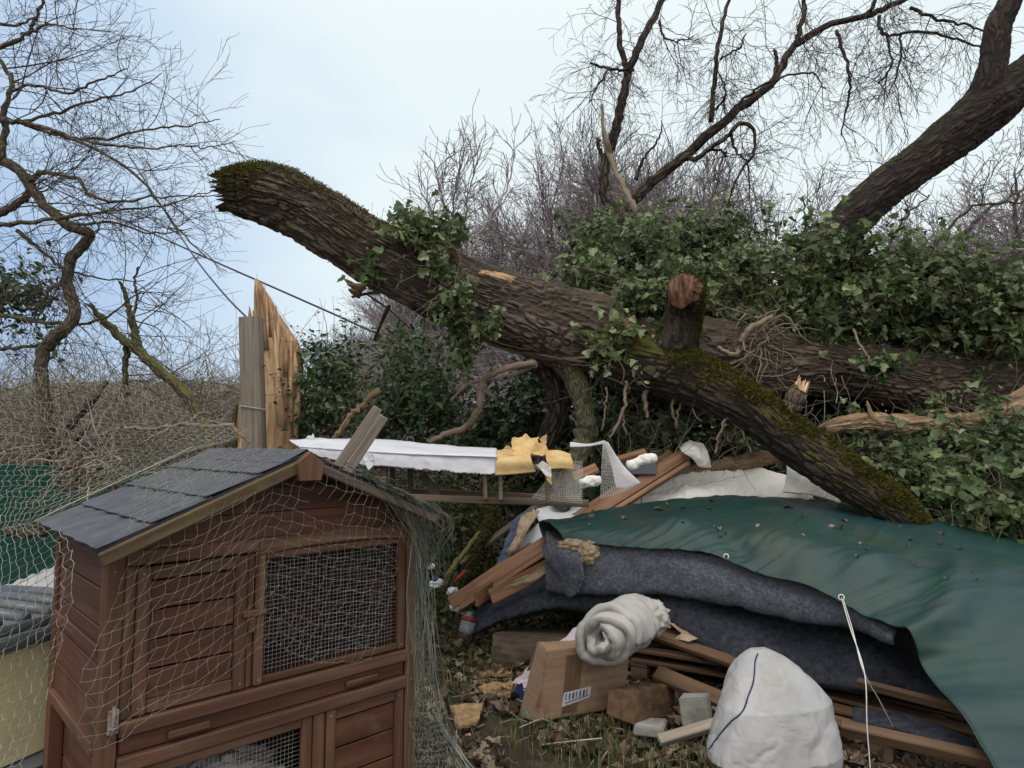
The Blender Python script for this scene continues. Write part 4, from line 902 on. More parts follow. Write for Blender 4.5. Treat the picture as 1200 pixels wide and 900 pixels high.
# pale crust of lichen on the mossy limb
# ivy roots crossing the trunk
IV = thing('ivy_vine', 'thick pale ivy stems creeping over the underside of the trunk', 'vine', tuple(P(640, 420, 5.0)))
a = Acc()
def on_trunk(l, off=0.02):
    pts = []
    for (u, v) in l: pts.append(hit(tb, u, v, off, 5.05))
    return pts
for l, r0 in (([(510, 318), (522, 335), (538, 352), (540, 372), (552, 388), (575, 402), (600, 410), (630, 415), (660, 420), (690, 418), (705, 412)], .016),
              ([(572, 402), (610, 414), (640, 420), (680, 423), (705, 432), (720, 440)], .014),
              ([(515, 300), (530, 330), (545, 350), (540, 372)], .006),
              ([(690, 445), (700, 436), (725, 434), (760, 445), (780, 447)], .014)):
    c = cr(on_trunk(l), len(l)*6); c += g.normal(0, 0.004, c.shape); a.tube(c, np.linspace(r0, r0*0.7, len(c)), 7)
for l in ([(628, 425, 4.95, 4), (590, 432, 4.9, 4), (565, 448, 4.9, 4), (560, 480, 4.9, 4), (545, 500, 4.95, 4), (520, 512, 5.0, 4), (500, 518, 5.0, 3)],
          [(630, 428, 4.95, 2.5), (600, 440, 5.0, 2), (585, 445, 5.0, 2), (552, 452, 5.0, 2), (530, 470, 5, 1.5)],
          [(760, 448, 4.95, 3), (757, 465, 4.95, 3), (760, 488, 4.95, 2)], [(735, 445, 4.9, 2), (730, 480, 4.85, 2), (714, 515, 4.8, 1.5)], [(730, 480, 4.85, 1.4), (735, 510, 4.85, 1)],
          [(792, 455, 4.9, 2), (788, 475, 4.9, 1.8), (795, 500, 4.9, 1.5)], [(805, 462, 4.9, 1.5), (795, 480, 4.9, 1.2), (792, 498, 4.9, 1)],
          [(712, 455, 5, 1.4), (708, 480, 5, 1.2), (705, 505, 5, 1)], [(850, 490, 4.7, 1.6), (842, 510, 4.7, 1.4), (836, 530, 4.7, 1)], [(852, 488, 4.7, 1.6), (870, 505, 4.7, 1.4), (882, 530, 4.7, 1)]):
    limb(a, l, 6, wob=0.006, g=g)
a.build('stems', M['vine'], IV)
t = thing('ivy_vine', 'wiry leafless ivy stems tangled over the trunk right of the sawn stub', 'vine', tuple(P(880, 400, 5.4)))
a = Acc(); pts = np.array([tuple(P(860+60*g.rand(), 360+60*g.rand(), 5.1+.3*g.rand())) for _ in range(60)]); vine_tangle(a, pts, g, 60, 0.5, 0.006, 0.08)
for l in ([(870, 400, 5.1, 3), (860, 415, 5.0, 3), (840, 408, 5.0, 3)], [(905, 370, 5.1, 3), (880, 385, 5.0, 4), (868, 402, 5.0, 4)], [(900, 395, 5.1, 1.5), (880, 412, 5.1, 1.5), (855, 425, 5, 1.2)], [(1000, 385, 5.2, 1.5), (1008, 405, 5.15, 1.5), (1020, 425, 5.1, 1)]): limb(a, l, 6, wob=0.005, g=g)
a.build('stems', M['vine'], t)

# brown snapped branch under the mossy limb
t = log('snapped_branch', [(800, 556, 5.35, 8), (820, 553, 5.35, 10), (850, 548, 5.35, 11), (880, 540, 5.35, 10), (905, 535, 5.35, 8), (940, 526, 5.4, 8)], [M['rotten'], M['fresh']], None, nl=220, ns=60, ridge=0.014, lump=0.06, seed=6, jag=(.05, 0), fs=1.8)
tag(t, 'snapped brown branch with stripped bark on the wadding under the mossy limb', 'branch')
# thin tangle in the dark hollow
t = thing('dead_twigs', 'tangle of thin dead twigs in the dark hollow under the trunk', 'twigs', tuple(P(800, 500, 5.4)))
a = Acc()
for k in range(150):
    grow(a, P(g.uniform(690, 990), g.uniform(440, 560), g.uniform(5.0, 6.0)), g.normal(0, 1, 3), g.uniform(.2, .7), .005, 1, g, .4, .03, 2, seg=6)
a.build('twigs', M['twig_scrub'], t)

# --- big leaning limb on the right
t = thing('leaning_tree', 'thick dark leaning trunk rising to the top right corner and forking there', 'tree', tuple(P(960, 420, 6.6)))
log('trunk', [(925, 360, 6.6, 27), (962, 305, 6.6, 27), (985, 272, 6.6, 26), (1018, 236, 6.6, 25), (1068, 197, 6.6, 25), (1118, 158, 6.6, 28), (1160, 125, 6.6, 32), (1205, 90, 6.6, 25), (1290, 20, 6.6, 25)], [M['bark_limb'], M['bark_dark']], t, nl=600, ns=170, ridge=0.015, lump=0.07, seed=7, fs=1.3)
log('fork', [(1148, 125, 6.55, 22), (1158, 98, 6.5, 18), (1165, 68, 6.5, 16), (1169, 33, 6.5, 16), (1183, 2, 6.5, 14), (1195, -40, 6.5, 13)], [M['bark_limb'], M['bark_dark']], t, nl=200, ns=110, ridge=0.012, lump=0.04, seed=8, fs=1.3)
a = Acc(); limb(a, [(975, 300, 6.3, 7), (998, 292, 6.2, 6), (1020, 283, 6.2, 5)], 8); a.build('snapped_stub', M['bark_dark'], t)
# --- two-stemmed tree with drooping twigs
t = thing('forked_tree', 'slim dark forked tree with drooping fine twigs rising out of the ivy mass', 'tree', tuple(P(722, 330, 7.6)))
wood = Acc(); tw = Acc(); g = np.random.RandomState(61); Yf = 7.6
mains = [
 [(722, 330, Yf, 14), (718, 255, Yf, 12), (708, 225, Yf, 10), (708, 195, Yf, 9), (718, 160, Yf, 8.5), (728, 120, Yf, 8), (735, 85, Yf, 7.5), (752, 45, Yf, 7), (772, 8, Yf, 6), (790, -40, Yf, 5)],
 [(722, 262, Yf, 11), (738, 240, Yf, 11), (762, 214, Yf, 10), (800, 184, Yf, 9), (850, 140, Yf, 8), (900, 100, Yf, 7), (928, 58, Yf+.1, 6.5), (965, 32, Yf+.1, 6), (1010, 20, Yf+.1, 5.5), (1045, 8, Yf+.1, 5), (1090, -20, Yf+.1, 4)],
 [(735, 82, Yf, 5), (728, 60, Yf, 4.5), (725, 30, Yf, 4), (724, -20, Yf, 3.5)],
 [(834, 142, Yf, 4), (838, 105, Yf-.1, 3.6), (842, 60, Yf-.2, 3.3), (848, 30, Yf-.2, 3), (860, -20, Yf-.2, 2.4)],
 [(935, 52, Yf, 4.5), (938, 30, Yf, 4), (944, 12, Yf, 3.6), (940, -20, Yf, 3)],
 [(1015, 20, Yf, 3), (1025, 5, Yf, 3), (1035, -20, Yf, 2.5)],
 [(980, 36, Yf, 3), (986, 58, Yf-.1, 2.6), (993, 90, Yf-.2, 2.2), (994, 112, Yf-.2, 1.8), (985, 160, Yf-.2, 1)],
 [(1030, 18, Yf, 3), (1033, 35, Yf-.1, 2.6), (1040, 42, Yf-.2, 2.4), (1080, 38, Yf-.3, 2.2), (1120, 46, Yf-.3, 2), (1155, 58, Yf-.3, 1.5)],
 [(1067, 8, Yf, 3), (1090, 22, Yf-.1, 2.4), (1125, 32, Yf-.2, 2), (1160, 42, Yf-.2, 1.4)],
 [(1040, 42, Yf-.2, 2), (1044, 75, Yf-.2, 1.6), (1030, 100, Yf-.2, 1.2)], [(1056, 40, Yf-.2, 2), (1056, 70, Yf-.2, 1.6), (1045, 110, Yf-.2, 1)],
 [(800, 186, Yf, 4), (820, 182, Yf-.1, 4), (848, 162, Yf-.2, 3.6), (868, 143, Yf-.3, 3.2), (885, 152, Yf-.3, 2.8), (883, 180, Yf-.3, 2.3), (868, 200, Yf-.3, 1.8), (850, 240, Yf-.3, 1)],
 [(855, 155, Yf-.2, 2.5), (862, 175, Yf-.2, 2), (876, 190, Yf-.2, 1.5), (880, 230, Yf-.2, .8)],
 [(830, 175, Yf-.1, 2), (850, 178, Yf-.1, 1.6), (845, 185, Yf-.1, 1.2)],
 [(855, 135, Yf, 3), (880, 110, Yf-.2, 2), (900, 98, Yf-.4, 1.8), (950, 85, Yf-.5, 1.4), (970, 105, Yf-.5, .8)],
 [(907, 92, Yf, 2.5), (909, 78, Yf, 3), (908, 60, Yf, 2.6)],
 [(742, 82, Yf, 2.5), (730, 83, Yf-.1, 2.3), (708, 80, Yf-.2, 2), (692, 77, Yf-.2, 1.6)], [(712, 82, Yf-.2, 1.4), (698, 105, Yf-.2, 1.2), (690, 120, Yf-.2, .7)],
 [(772, 25, Yf, 2), (778, 45, Yf-.1, 1.7), (790, 50, Yf-.2, 1.2), (810, 45, Yf-.2, .8)],
 [(708, 190, Yf, 3.5), (702, 175, Yf, 3), (698, 162, Yf, 2)],
 [(843, 68, Yf-.1, 1.8), (865, 58, Yf-.2, 1.4), (875, 40, Yf-.2, .8)], [(838, 130, Yf, 2), (852, 110, Yf, 1.4), (843, 85, Yf, 1)],
 [(745, 210, Yf+.2, 3), (755, 185, Yf+.2, 2), (770, 165, Yf+.2, 1.6), (778, 140, Yf+.2, .8)],
 [(940, 290, Yf-.2, 2), (945, 262, Yf-.2, 1.5), (942, 235, Yf-.2, 1)],
]
for k, l in enumerate(mains):
    p, r = limb(wood, l, 9 if k < 2 else 6, wob=0.008, g=g, k=.68 if k < 2 else .8)
    if k == 0: shoots(tw, p, g, 5, 0.7, 0.006, 2, (0, 0, -0.6), 0.4, droop=0.10, t0=0.5, minr=0.0022)
    elif k == 1: shoots(tw, p, g, 15, 0.8, 0.006, 2, (0.3, 0, -0.5), 0.4, droop=0.09, t0=0.4, minr=0.0022)
    elif k in (15, 19): pass
    else: shoots(tw, p, g, 12, 0.62, 0.0055, 2, (0, 0, -0.7), 0.4, droop=0.10, t0=0.15, minr=0.0022, nch=4)
wood.build('trunk', M['bark_dark'], t); tw.build('twigs', M['twig_l'], t)
t = thing('snapped_branch', 'long bare pale brown snapped branch leaning in front of the forked tree', 'branch', tuple(P(770, 300, 6.0)))
a = Acc()
limb(a, [(775, 310, 6, 5), (768, 285, 6.05, 5), (755, 262, 6.1, 4.5), (742, 240, 6.2, 4), (728, 212, 6.3, 3.5), (716, 182, 6.4, 3), (709, 156, 6.4, 2.4), (706, 122, 6.4, 1.5)], 8, wob=0.006, g=g)
limb(a, [(716, 182, 6.4, 2.5), (712, 168, 6.35, 3), (708, 152, 6.35, 2)], 6)
a.build('limb', M['vine'], t)

# ------------------------------------------------------------------ splintered stump and grey post
t = thing('splintered_stump', 'tall splintered stump of pale torn wood behind the grey post', 'tree stump', tuple(P(318, 520, 6.0)))
prof = [(300, 358, 560), ]
nl, ns = 90, 72; vt, vb = 327, 560
lft = lambda v: np.interp(v, [327, 340, 360, 372, 400, 450, 500, 560], [298, 299, 302, 296, 292, 288, 284, 278])
rgt = lambda v: np.interp(v, [327, 335, 350, 370, 385, 400, 412, 450, 490, 530, 560], [302, 308, 317, 327, 336, 346, 350, 351, 353, 350, 354])
V = []; BC = []
for k in range(nl):
    f = k/(nl-1); v = vb+(vt-vb)*f
    l_, r_ = float(lft(v)), float(rgt(v)); c_ = P((l_+r_)/2, v, 6.0); hw = (r_-l_)/2*6.0/F
    for s_ in range(ns):
        th = s_*2*math.pi/ns; x = math.cos(th); y = math.sin(th)
        rr = 1+0.16*(float(vnoise(np.array([[x*4, y*4, v*0.012]]), 3)[0])-0.5)*2+0.10*(float(vnoise(np.array([[x*13, y*13, v*0.03]]), 4)[0])-0.5)*2
        dy = min(hw, 0.26)*(0.9 if v > 400 else 0.45)
        V.append((c_.x+x*hw*rr, c_.y+y*dy*rr, c_.z)); BC.append((x*.3, y*.3, c_.z))
V = np.array(V); i = np.arange(nl-1)[:, None]*ns; j = np.arange(ns)[None, :]; j2 = (j+1) % ns
q = np.stack([i+j, i+j2, i+ns+j2, i+ns+j], -1).reshape(-1, 4)
link('heartwood', npmesh('heartwood', V, q, {'bc': np.array(BC), 'rnd': np.full(len(V), .5)}), M['fresh'], t)
a = Acc(); g = np.random.RandomState(71)
for (u0, v0, u1, v1, w) in ((294, 395, 292, 358, 5), (299, 395, 297, 362, 4), (304, 400, 303, 368, 5), (290, 398, 289, 370, 4), (308, 400, 299, 325, 8), (312, 410, 303, 332, 7), (318, 420, 312, 345, 7), (325, 430, 318, 360, 6), (332, 440, 327, 375, 7), (338, 450, 335, 388, 6), (345, 460, 341, 398, 7), (348, 500, 348, 402, 6),
                            (288, 420, 288, 376, 5), (296, 430, 294, 372, 6), (322, 480, 309, 372, 9), (330, 500, 321, 385, 8), (345, 540, 347, 420, 9), (285, 500, 288, 400, 8)):
    y = 5.78+g.rand()*0.15; shard(a, P(u0, v0, y), P(u1, v1, y), w*6/F, 0.03, g)
for k in range(46):
    u_ = g.uniform(300, 349); tp_ = float(np.interp(u_, [298, 302, 308, 317, 327, 336, 346, 350], [326, 328, 336, 352, 372, 387, 402, 430])); y = 5.80+g.rand()*.12; shard(a, P(u_, tp_+g.uniform(35, 120), y), P(u_+g.normal(0, 1.2), tp_+g.uniform(-9, 6), y), .022+.02*g.rand(), .02, g)
a.build('splinters', M['fresh'], t)
a = Acc()
for th in np.linspace(-0.4, 3.5, 12):
    x, y = math.cos(th), math.sin(th); c_ = P(315, 560, 6.0)
    pts = [(c_.x+x*.31, c_.y+y*.28, P(300, v, 6).z) for v in np.linspace(575, 470+50*g.rand(), 6)]
    a.tube(pts, [.05, .05, .045, .04, .03, .012], 6)
a.build('bark', M['bark_small'], t)
t = thing('fence_post', 'square grey weathered post standing in front of the splintered stump', 'post', tuple(P(298, 560, 5.3)))
a = Acc(); b0 = P(301, 640, 5.3); b1 = P(294, 372, 5.3); a.plank(b0, b1, 24*5.3/F, 0.10, up=(0, -1, 0)); a.build('timber', M['grey_wood'], t)
a = Acc(); z = P(300, 476, 5.3).z
pts = [(P(286, 470, 5.3).x-.01, 5.24, z), (P(300, 475, 5.24).x, 5.235, z-.02), (P(312, 478, 5.3).x+.01, 5.24, z-.03), (P(313, 478, 5.3).x, 5.36, z)]
a.tube(pts, 0.006, 5); a.build('wire_tie', M['wire'], t)
# cables
def cable(l, r, label):
    a = Acc(); c = cr([P(*q_) for q_ in l], 40); a.tube(c, r, 6); tag(a.build('overhead_cable', M['cable']), label, 'cable')
cable([(-60, 165, 14), (127, 250, 11), (237, 300, 9.5), (330, 341, 8.6), (400, 372, 8.0), (440, 390, 7.6), (560, 440, 6.9)], 0.013, 'long black overhead cable running down behind the stump to under the trunk')
cable([(150, 180, 9), (190, 243, 8), (227, 300, 7), (262, 344, 6), (290, 373, 5.4)], 0.008, 'thin black cable running down to the top of the grey post')

# ------------------------------------------------------------------ hutch
HX0, HY0, HR = -1.048, 1.75, math.radians(44.2)
H = thing('rabbit_hutch', 'two storey reddish brown wooden rabbit hutch with grey felt roof under netting', 'hutch', (HX0, HY0, 0), HR)
W, D, ZE, ZR = 0.98, 0.61, 1.198, 1.405
def hp(name, boxes, m, parent=H):
    a = Acc()
    for b in boxes: a.box(b[0], b[1])
    o = a.build(name, M[m], parent, smooth=False, ws=False); return o
hp('post', [((0, -.012, 0.0), (0.045, .033, 1.19))], 'hutch_trim'); hp('post', [((W-.045, -.012, 0.0), (W, .033, 1.19))], 'hutch_trim')
hp('post', [((0, D-.045, 0.0), (.045, D, 1.19))], 'hutch'); hp('post', [((W-.045, D-.045, 0), (W, D, 1.19))], 'hutch')
# side panels of horizontal boards
for sx, nm in ((0.008, 'side_panel'), (W-.02, 'side_panel')):
    hp(nm, [((sx, .033+.002, .68+k*.0975), (sx+.012-(k % 2)*.0015, D-.047, .68+(k+1)*.0975-.004)) for k in range(5)], 'hutch')
    hp('lower_side_panel', [((sx+.035 if sx < .1 else sx-.02, .035, .08+k*.1), (sx+.047 if sx < .1 else sx-.008, D-.047, .08+(k+1)*.1-.004)) for k in range(6)], 'hutch')
hp('side_rail', [((-.006, .034, .655), (.03, D-.046, .69))], 'hutch_trim'); hp('side_rail', [((-.004, .034, .90), (.0065, D-.046, .93))], 'hutch'); hp('side_rail', [((-.006, .034, 1.15), (.02, D-.046, 1.19))], 'hutch_trim')
hp('jamb', [((.0465, -.011, .740), (.0735, .015, 1.1265))], 'hutch_trim'); hp('jamb', [((.3715, -.004, .740), (.3935, .015, 1.1265))], 'hutch')
hp('back_panel', [((.046, D-.02, .05+k*.11), (W-.046, D-.008, .05+(k+1)*.11-.003)) for k in range(10)], 'hutch')
hp('floor_board', [((.047, .034, .675), (W-.047, D-.022, .69))], 'hutch'); hp('floor_board', [((.047, .034, .05), (W-.047, D-.022, .065))], 'hutch')
hp('divider', [((.385, .034, .692), (.397, D-.022, 1.14))], 'hutch')
# front rails
rl = hp('front_rail', [((.046, -.022, .70), (W-.046, .02, .738))], 'hutch_trim'); hp('front_rail', [((.046, -.024, .612), (W-.046, .02, .650))], 'hutch_trim')
hp('bottom_rail', [((.046, -.012, .05), (W-.046, .02, .09))], 'hutch_trim')
tr_ = hp('drawer', [((.05, -.006, .652), (W-.05, .01, .698))], 'hutch')
hp('handle', [((.165, -.022, .664), (.275, -.0065, .684))], 'hutch_trim', tr_); hp('handle', [((.70, -.022, .664), (.82, -.0065, .684))], 'hutch_trim', tr_)
hp('top_rail', [((.046, -.010, 1.128), (W-.046, .02, 1.168))], 'hutch_trim')
# arch board with raised middle over the window
a = Acc()
n_ = 24; V = []; 
for k in range(n_+1):
    x = .40+(W-.45-.0)*k/n_; arch = 0.016*math.sin(math.pi*k/n_)
    for y in (-.016, -.0115):
        V += [(x, y, 1.120+arch), (x, y, 1.158+arch)]
q = []
for k in range(n_):
    b = k*4; q += [(b, b+4, b+5, b+1), (b+2, b+3, b+7, b+6), (b+1, b+5, b+7, b+3), (b, b+2, b+6, b+4)]
q += [(0, 1, 3, 2), (n_*4, n_*4+2, n_*4+3, n_*4+1)]
V = np.array(V); a.add(V, q, bc=V[:, [2, 1, 0]]*1.0); a.build('arch_trim', M['hutch_trim'], H, False, False)
# gable boards following the slope
def gable(y0, y1, nm):
    a = Acc(); zz = [1.170, 1.245, 1.32, 1.385]
    for k in range(3):
        z0, z1 = zz[k], zz[k+1]-.003
        def xw(z): f = (z-ZE)/(ZR-ZE); f = max(0, min(1, f)); return f*W/2
        V = []
        for y in (y0+(k % 2)*.001, y1):
            V += [(xw(z0)+.002, y, z0), (W-xw(z0)-.002, y, z0), (W-xw(z1)-.002, y, z1), (xw(z1)+.002, y, z1)]
        V = np.array(V); q = [(0, 1, 2, 3), (7, 6, 5, 4), (0, 4, 5, 1), (1, 5, 6, 2), (2, 6, 7, 3), (3, 7, 4, 0)]
        a.add(V, q, bc=V[:, [2, 1, 0]]+k*3.1)
    a.build(nm, M['hutch'], H, False, False)
gable(-.004, .01, 'gable'); gable(D-.02, D-.006, 'gable')
# doors
def panel_door(x0, x1, z0, z1, nboards, name, brd='hutch'):
    d = thing_part = Acc(); f = .035
    fr = Acc(); fr.box((x0, -.012, z0), (x0+f, .008, z1)); fr.box((x1-f, -.012, z0), (x1, .008, z1)); fr.box((x0+f, -.010, z1-f), (x1-f, .007, z1)); fr.box((x0+f, -.010, z0), (x1-f, .007, z0+f))
    o = fr.build(name, M['hutch_trim'], H, False, False)
    b = Acc(); h = (z1-z0-2*f-.002)/nboards
    for k in range(nboards): b.box((x0+f+.001, -.003+.0012*(k % 2), z0+f+.001+k*h), (x1-f-.001, .005, z0+f+(k+1)*h-.004))
    b.build('board_panel', M[brd], o, False, False); return o
d1 = panel_door(.075, .370, .742, 1.122, 4, 'door')
hp('latch', [((.355, -.026, .945), (.425, -.0125, .965))], 'hutch_trim', d1); hp('latch', [((.372, -.026, .90), (.392, -.0135, .943))], 'hutch_trim', d1)
d2 = panel_door(.635, W-.05, .095, .608, 5, 'lower_door')
hp('stile', [((.59, -.014, .092), (.63, .015, .610))], 'hutch_trim')
a = Acc(); a.box((.02, -.020, .715), (.045, -.0125, .775)); h_ = a.build('hinge', M['metal'], H, False, False)
a = Acc(); a.tube([(.032, -.022, .705), (.032, -.022, .785)], .004, 8); a.tube([(.045, -.024, .73), (.018, -.024, .732)], .003, 6); a.build('hinge_pin', M['metal'], h_, True, False)
# mesh windows
def mesh_window(x0, x1, z0, z1, f, name, step=.0125):
    fr = Acc(); fr.box((x0, -.012, z0), (x0+f, .008, z1)); fr.box((x1-f, -.012, z0), (x1, .008, z1)); fr.box((x0+f, -.010, z1-f*.8), (x1-f, .007, z1)); fr.box((x0+f, -.010, z0), (x1-f, .007, z0+f*.8))
    o = fr.build(name, M['hutch_trim'], H, False, False); w = Acc(); r_ = .00055
    nx = int((x1-x0-2*f)/step); nz = int((z1-z0-1.6*f)/step)
    for k in range(1, nx): x = x0+f+k*step; w.tube([(x, .010+.001*math.sin(k), z0), (x+g.normal(0, .0006), .010, (z0+z1)/2), (x, .010, z1)], r_, 4, False)
    for k in range(1, nz): z = z0+f*.8+k*step; w.tube([(x0, .011, z), ((x0+x1)/2, .0112, z+g.normal(0, .0008)), (x1, .011, z)], r_, 4, False)
    w.build('wire_mesh', M['wire'], o, True, False); return o
mesh_window(.395, W-.05, .742, 1.125, .028, 'mesh_window')
mesh_window(.050, .588, .095, .608, .034, 'lower_mesh_window')
scr = Acc()
for (x, z) in ((.09, 1.105), (.09, .76), (.355, 1.105), (.355, .76), (.41, 1.11), (.41, .757), (.915, 1.11), (.915, .757), (.022, 1.12), (.022, .72), (.022, .63), (.958, 1.12), (.958, .72), (.958, .63), (.65, .59), (.91, .59), (.61, .58)):
    scr.tube([(x, -.0135, z), (x, -.0115, z)], .0036, 8)
scr.build('screws', M['metal'], H, True, False)
# roof slabs
def roof(side):
    a = Acc(); ov = (-.005 if side else .04); y0, y1 = -.115, D+.05; sl = (ZR-ZE)/(W/2); nseg = 4
    # decking + overlapping felt courses
    def pt(s_, y, h): # s_: 0 ridge .. 1 eave
        x = (W/2)*(1+s_*(1+ov/(W/2))) if side else (W/2)*(1-s_*(1+ov/(W/2)))
        z = ZR-sl*abs(x-W/2)+h; return (x, y, z)
    d = Acc()
    V = [pt(0, y0, .0), pt(1, y0, .0), pt(1, y1, .0), pt(0, y1, .0), pt(0, y0, .014), pt(1, y0, .014), pt(1, y1, .014), pt(0, y1, .014)]
    d.add(V, [(0, 1, 2, 3), (7, 6, 5, 4), (0, 4, 5, 1), (1, 5, 6, 2), (2, 6, 7, 3), (3, 7, 4, 0)])
    deck = d.build('roof_panel', M['dark'], H, False, False)
    courses = [(-0.02, .27), (.25, .53), (.51, .79), (.77, 1.01)]
    for k, (s0, s1) in enumerate(courses):
        nx, ny = 10, 26; S = np.zeros((nx, ny, 3))
        for i_ in range(nx):
            for j_ in range(ny):
                wv = .004*math.sin(j_*1.3+k*2)*(i_/(nx-1))+(.006*float(vnoise(np.array([[j_*.5, k*3., 1.]]), 2)[0])*(i_/(nx-1))**3)
                s_ = s0+(s1-s0+wv*2)*i_/(nx-1)
                S[i_, j_] = pt(s_, y0+(y1-y0)*j_/(ny-1), .017+.003*(i_/(nx-1))+wv*.6+(.003 if k < 3 else 0)*(i_/(nx-1)))
        A = S.reshape(-1, 3); B = A-np.array([0, 0, .0025]); K = len(A)
        ii = np.arange(nx-1)[:, None]*ny; jj = np.arange(ny-1)[None, :]; q = np.stack([ii+jj, ii+jj+1, ii+ny+jj+1, ii+ny+jj], -1).reshape(-1, 4)
        ring = np.array(list(range(ny))+[r*ny+ny-1 for r in range(1, nx)]+[(nx-1)*ny+k2 for k2 in range(ny-2, -1, -1)]+[r*ny for r in range(nx-2, 0, -1)]); r2 = np.roll(ring, -1)
        a.add(np.concatenate([A, B]), np.concatenate([q, q[:, ::-1]+K, np.stack([ring, ring+K, r2+K, r2], 1)]))
    a.build('roofing_felt', M['felt'], deck, False, False)
    # barge board along the front edge
    b = Acc(); 
    e0 = Vector(pt(0.05, y0-.008, -.012)); e1 = Vector(pt(1.0, y0-.008, -.012)); ax = (e1-e0).normalized(); up = Vector((0, -1, 0)).cross(ax); up = up if up.z > 0 else -up
    b.plank(e0+up*.0, e1, .016, .036 if side == 0 else .028, up=tuple(up)); b.build('barge_board', M['barge' if side == 0 else 'dark_frame'], H, False, False)
    b = Acc(); e0 = Vector(pt(0.0, y1+.008, -.010)); e1 = Vector(pt(1.0, y1+.008, -.010)); b.plank(e0, e1, .014, .04, up=tuple(up)); b.build('barge_board', M['barge'], H, False, False)
    # light timber strip on the felt edge
roof(0); roof(1)
# ridge beam end: five-sided block
a = Acc()
prof_ = [(-.034, -.055), (.034, -.055), (.043, -.005), (.0, .030), (-.043, -.005)]
V = [(W/2+x, y, ZR-.008+z) for y in (-.145, -.09) for (x, z) in prof_]
q = [(k, (k+1) % 5, 5+(k+1) % 5, 5+k) for k in range(5)]; t3 = [(0, 4, 3), (0, 3, 2), (0, 2, 1), (5, 8, 9), (5, 7, 8), (5, 6, 7)]
a.add(V, q, t3, bc=np.array(V)[:, [0, 1, 2]]); a.build('ridge_block', M['hutch_trim'], H, False, False)
# ridge cap of folded felt
a = Acc(); n_ = 30; rows = []
for k in range(n_):
    y = -.115+(D+.165)*k/(n_-1); w_ = .0015*math.sin(k*1.1)
    rows.append([(W/2-.075, y, ZR+.026-.036+w_), (W/2-.035, y, ZR+.026-.0165+w_), (W/2, y, ZR+.0285+w_), (W/2+.035, y, ZR+.026-.0165), (W/2+.075, y, ZR+.026-.036)])
A = np.array(rows).reshape(-1, 3); B = A-np.array([0, 0, .003]); K = len(A); ii = np.arange(n_-1)[:, None]*5; jj = np.arange(4)[None, :]
q = np.stack([ii+jj, ii+5+jj, ii+5+jj+1, ii+jj+1], -1).reshape(-1, 4)
a.add(np.concatenate([A, B]), np.concatenate([q, q[:, ::-1]+K])); a.build('ridge_cap', M['felt'], H, False, False)

# things inside the lower hutch: pale sack and a plastic basket
def hl(x, y, z):
    c_, s_ = math.cos(HR), math.sin(HR); return Vector((HX0+x*c_-y*s_, HY0+x*s_+y*c_, z))
def lumpy(name, c, rx, ry, rz_, m, seed, amp=0.15, rot=0, sc_=4, parent=None, flat=None, nu=64, nvv=40, pw=1.0):
    th = np.linspace(0, 2*math.pi, nu, endpoint=False); ph = np.linspace(0.02, math.pi-.02, nvv); T_, Pp = np.meshgrid(th, ph)
    sg = lambda a_: np.sign(a_)*np.abs(a_)**pw
    d = np.stack([sg(np.sin(Pp))*sg(np.cos(T_)), sg(np.sin(Pp))*sg(np.sin(T_)), sg(np.cos(Pp))], -1)
    f = fbm(d.reshape(-1, 3)*sc_+seed*3.3, 4, seed).reshape(d.shape[:2]); f2 = 1-np.abs(2*fbm(d.reshape(-1, 3)*sc_*1.3+9, 2, seed+1).reshape(d.shape[:2])-1)*2
    rr = 1+(f-0.5)*2*amp-np.clip(f2, 0, 1)**2*amp*0.5
    V = d*rr[..., None]*np.array([rx, ry, rz_]); V = V.reshape(-1, 3)
    if flat is not None: V[:, 2] = np.maximum(V[:, 2], flat)
    c_, s_ = math.cos(rot), math.sin(rot); V = np.stack([V[:, 0]*c_-V[:, 1]*s_, V[:, 0]*s_+V[:, 1]*c_, V[:, 2]], 1)+np.array(tuple(c))
    i = np.arange(nvv-1)[:, None]*nu; j = np.arange(nu)[None, :]; j2 = (j+1) % nu
    q = np.stack([i+j, i+nu+j, i+nu+j2, i+j2], -1).reshape(-1, 4)
    t = np.concatenate([[(0, k, k+1) for k in range(1, nu-1)], [(nu*(nvv-1), nu*(nvv-1)+k+1, nu*(nvv-1)+k) for k in range(1, nu-1)]])
    return link(name, npmesh(name, V, [q, t], {'bc': V, 'rnd': np.full(len(V), .5)}), m, parent)
o = lumpy('plastic_sack', hl(.36, .22, .40), .22, .13, .10, M['white'], 3, .25, HR, 5); tag(o, 'crumpled whitish sack inside the lower mesh compartment of the hutch', 'sack')
t = thing('plastic_basket', 'small white slatted basket behind the lower mesh of the hutch', 'basket', tuple(hl(.47, .10, .24)), HR)
a = Acc(); a.box((-.11, -.06, 0), (.11, .06, .03)); a.box((-.112, -.062, .15), (.112, -.055, .17)); a.box((-.112, .055, .15), (.112, .062, .17))
a.build('body', M['gloss_white'], t, False, False)
a = Acc()
for k in range(12): a.box((-.108+k*.0187, -.060, .031), (-.099+k*.0187, -.056, .149))
a.build('slats', M['gloss_white'], t, False, False)
o = hp('shelf_board', [((.05, .034, .065+.0), (.58, D-.03, .238))], 'hutch')

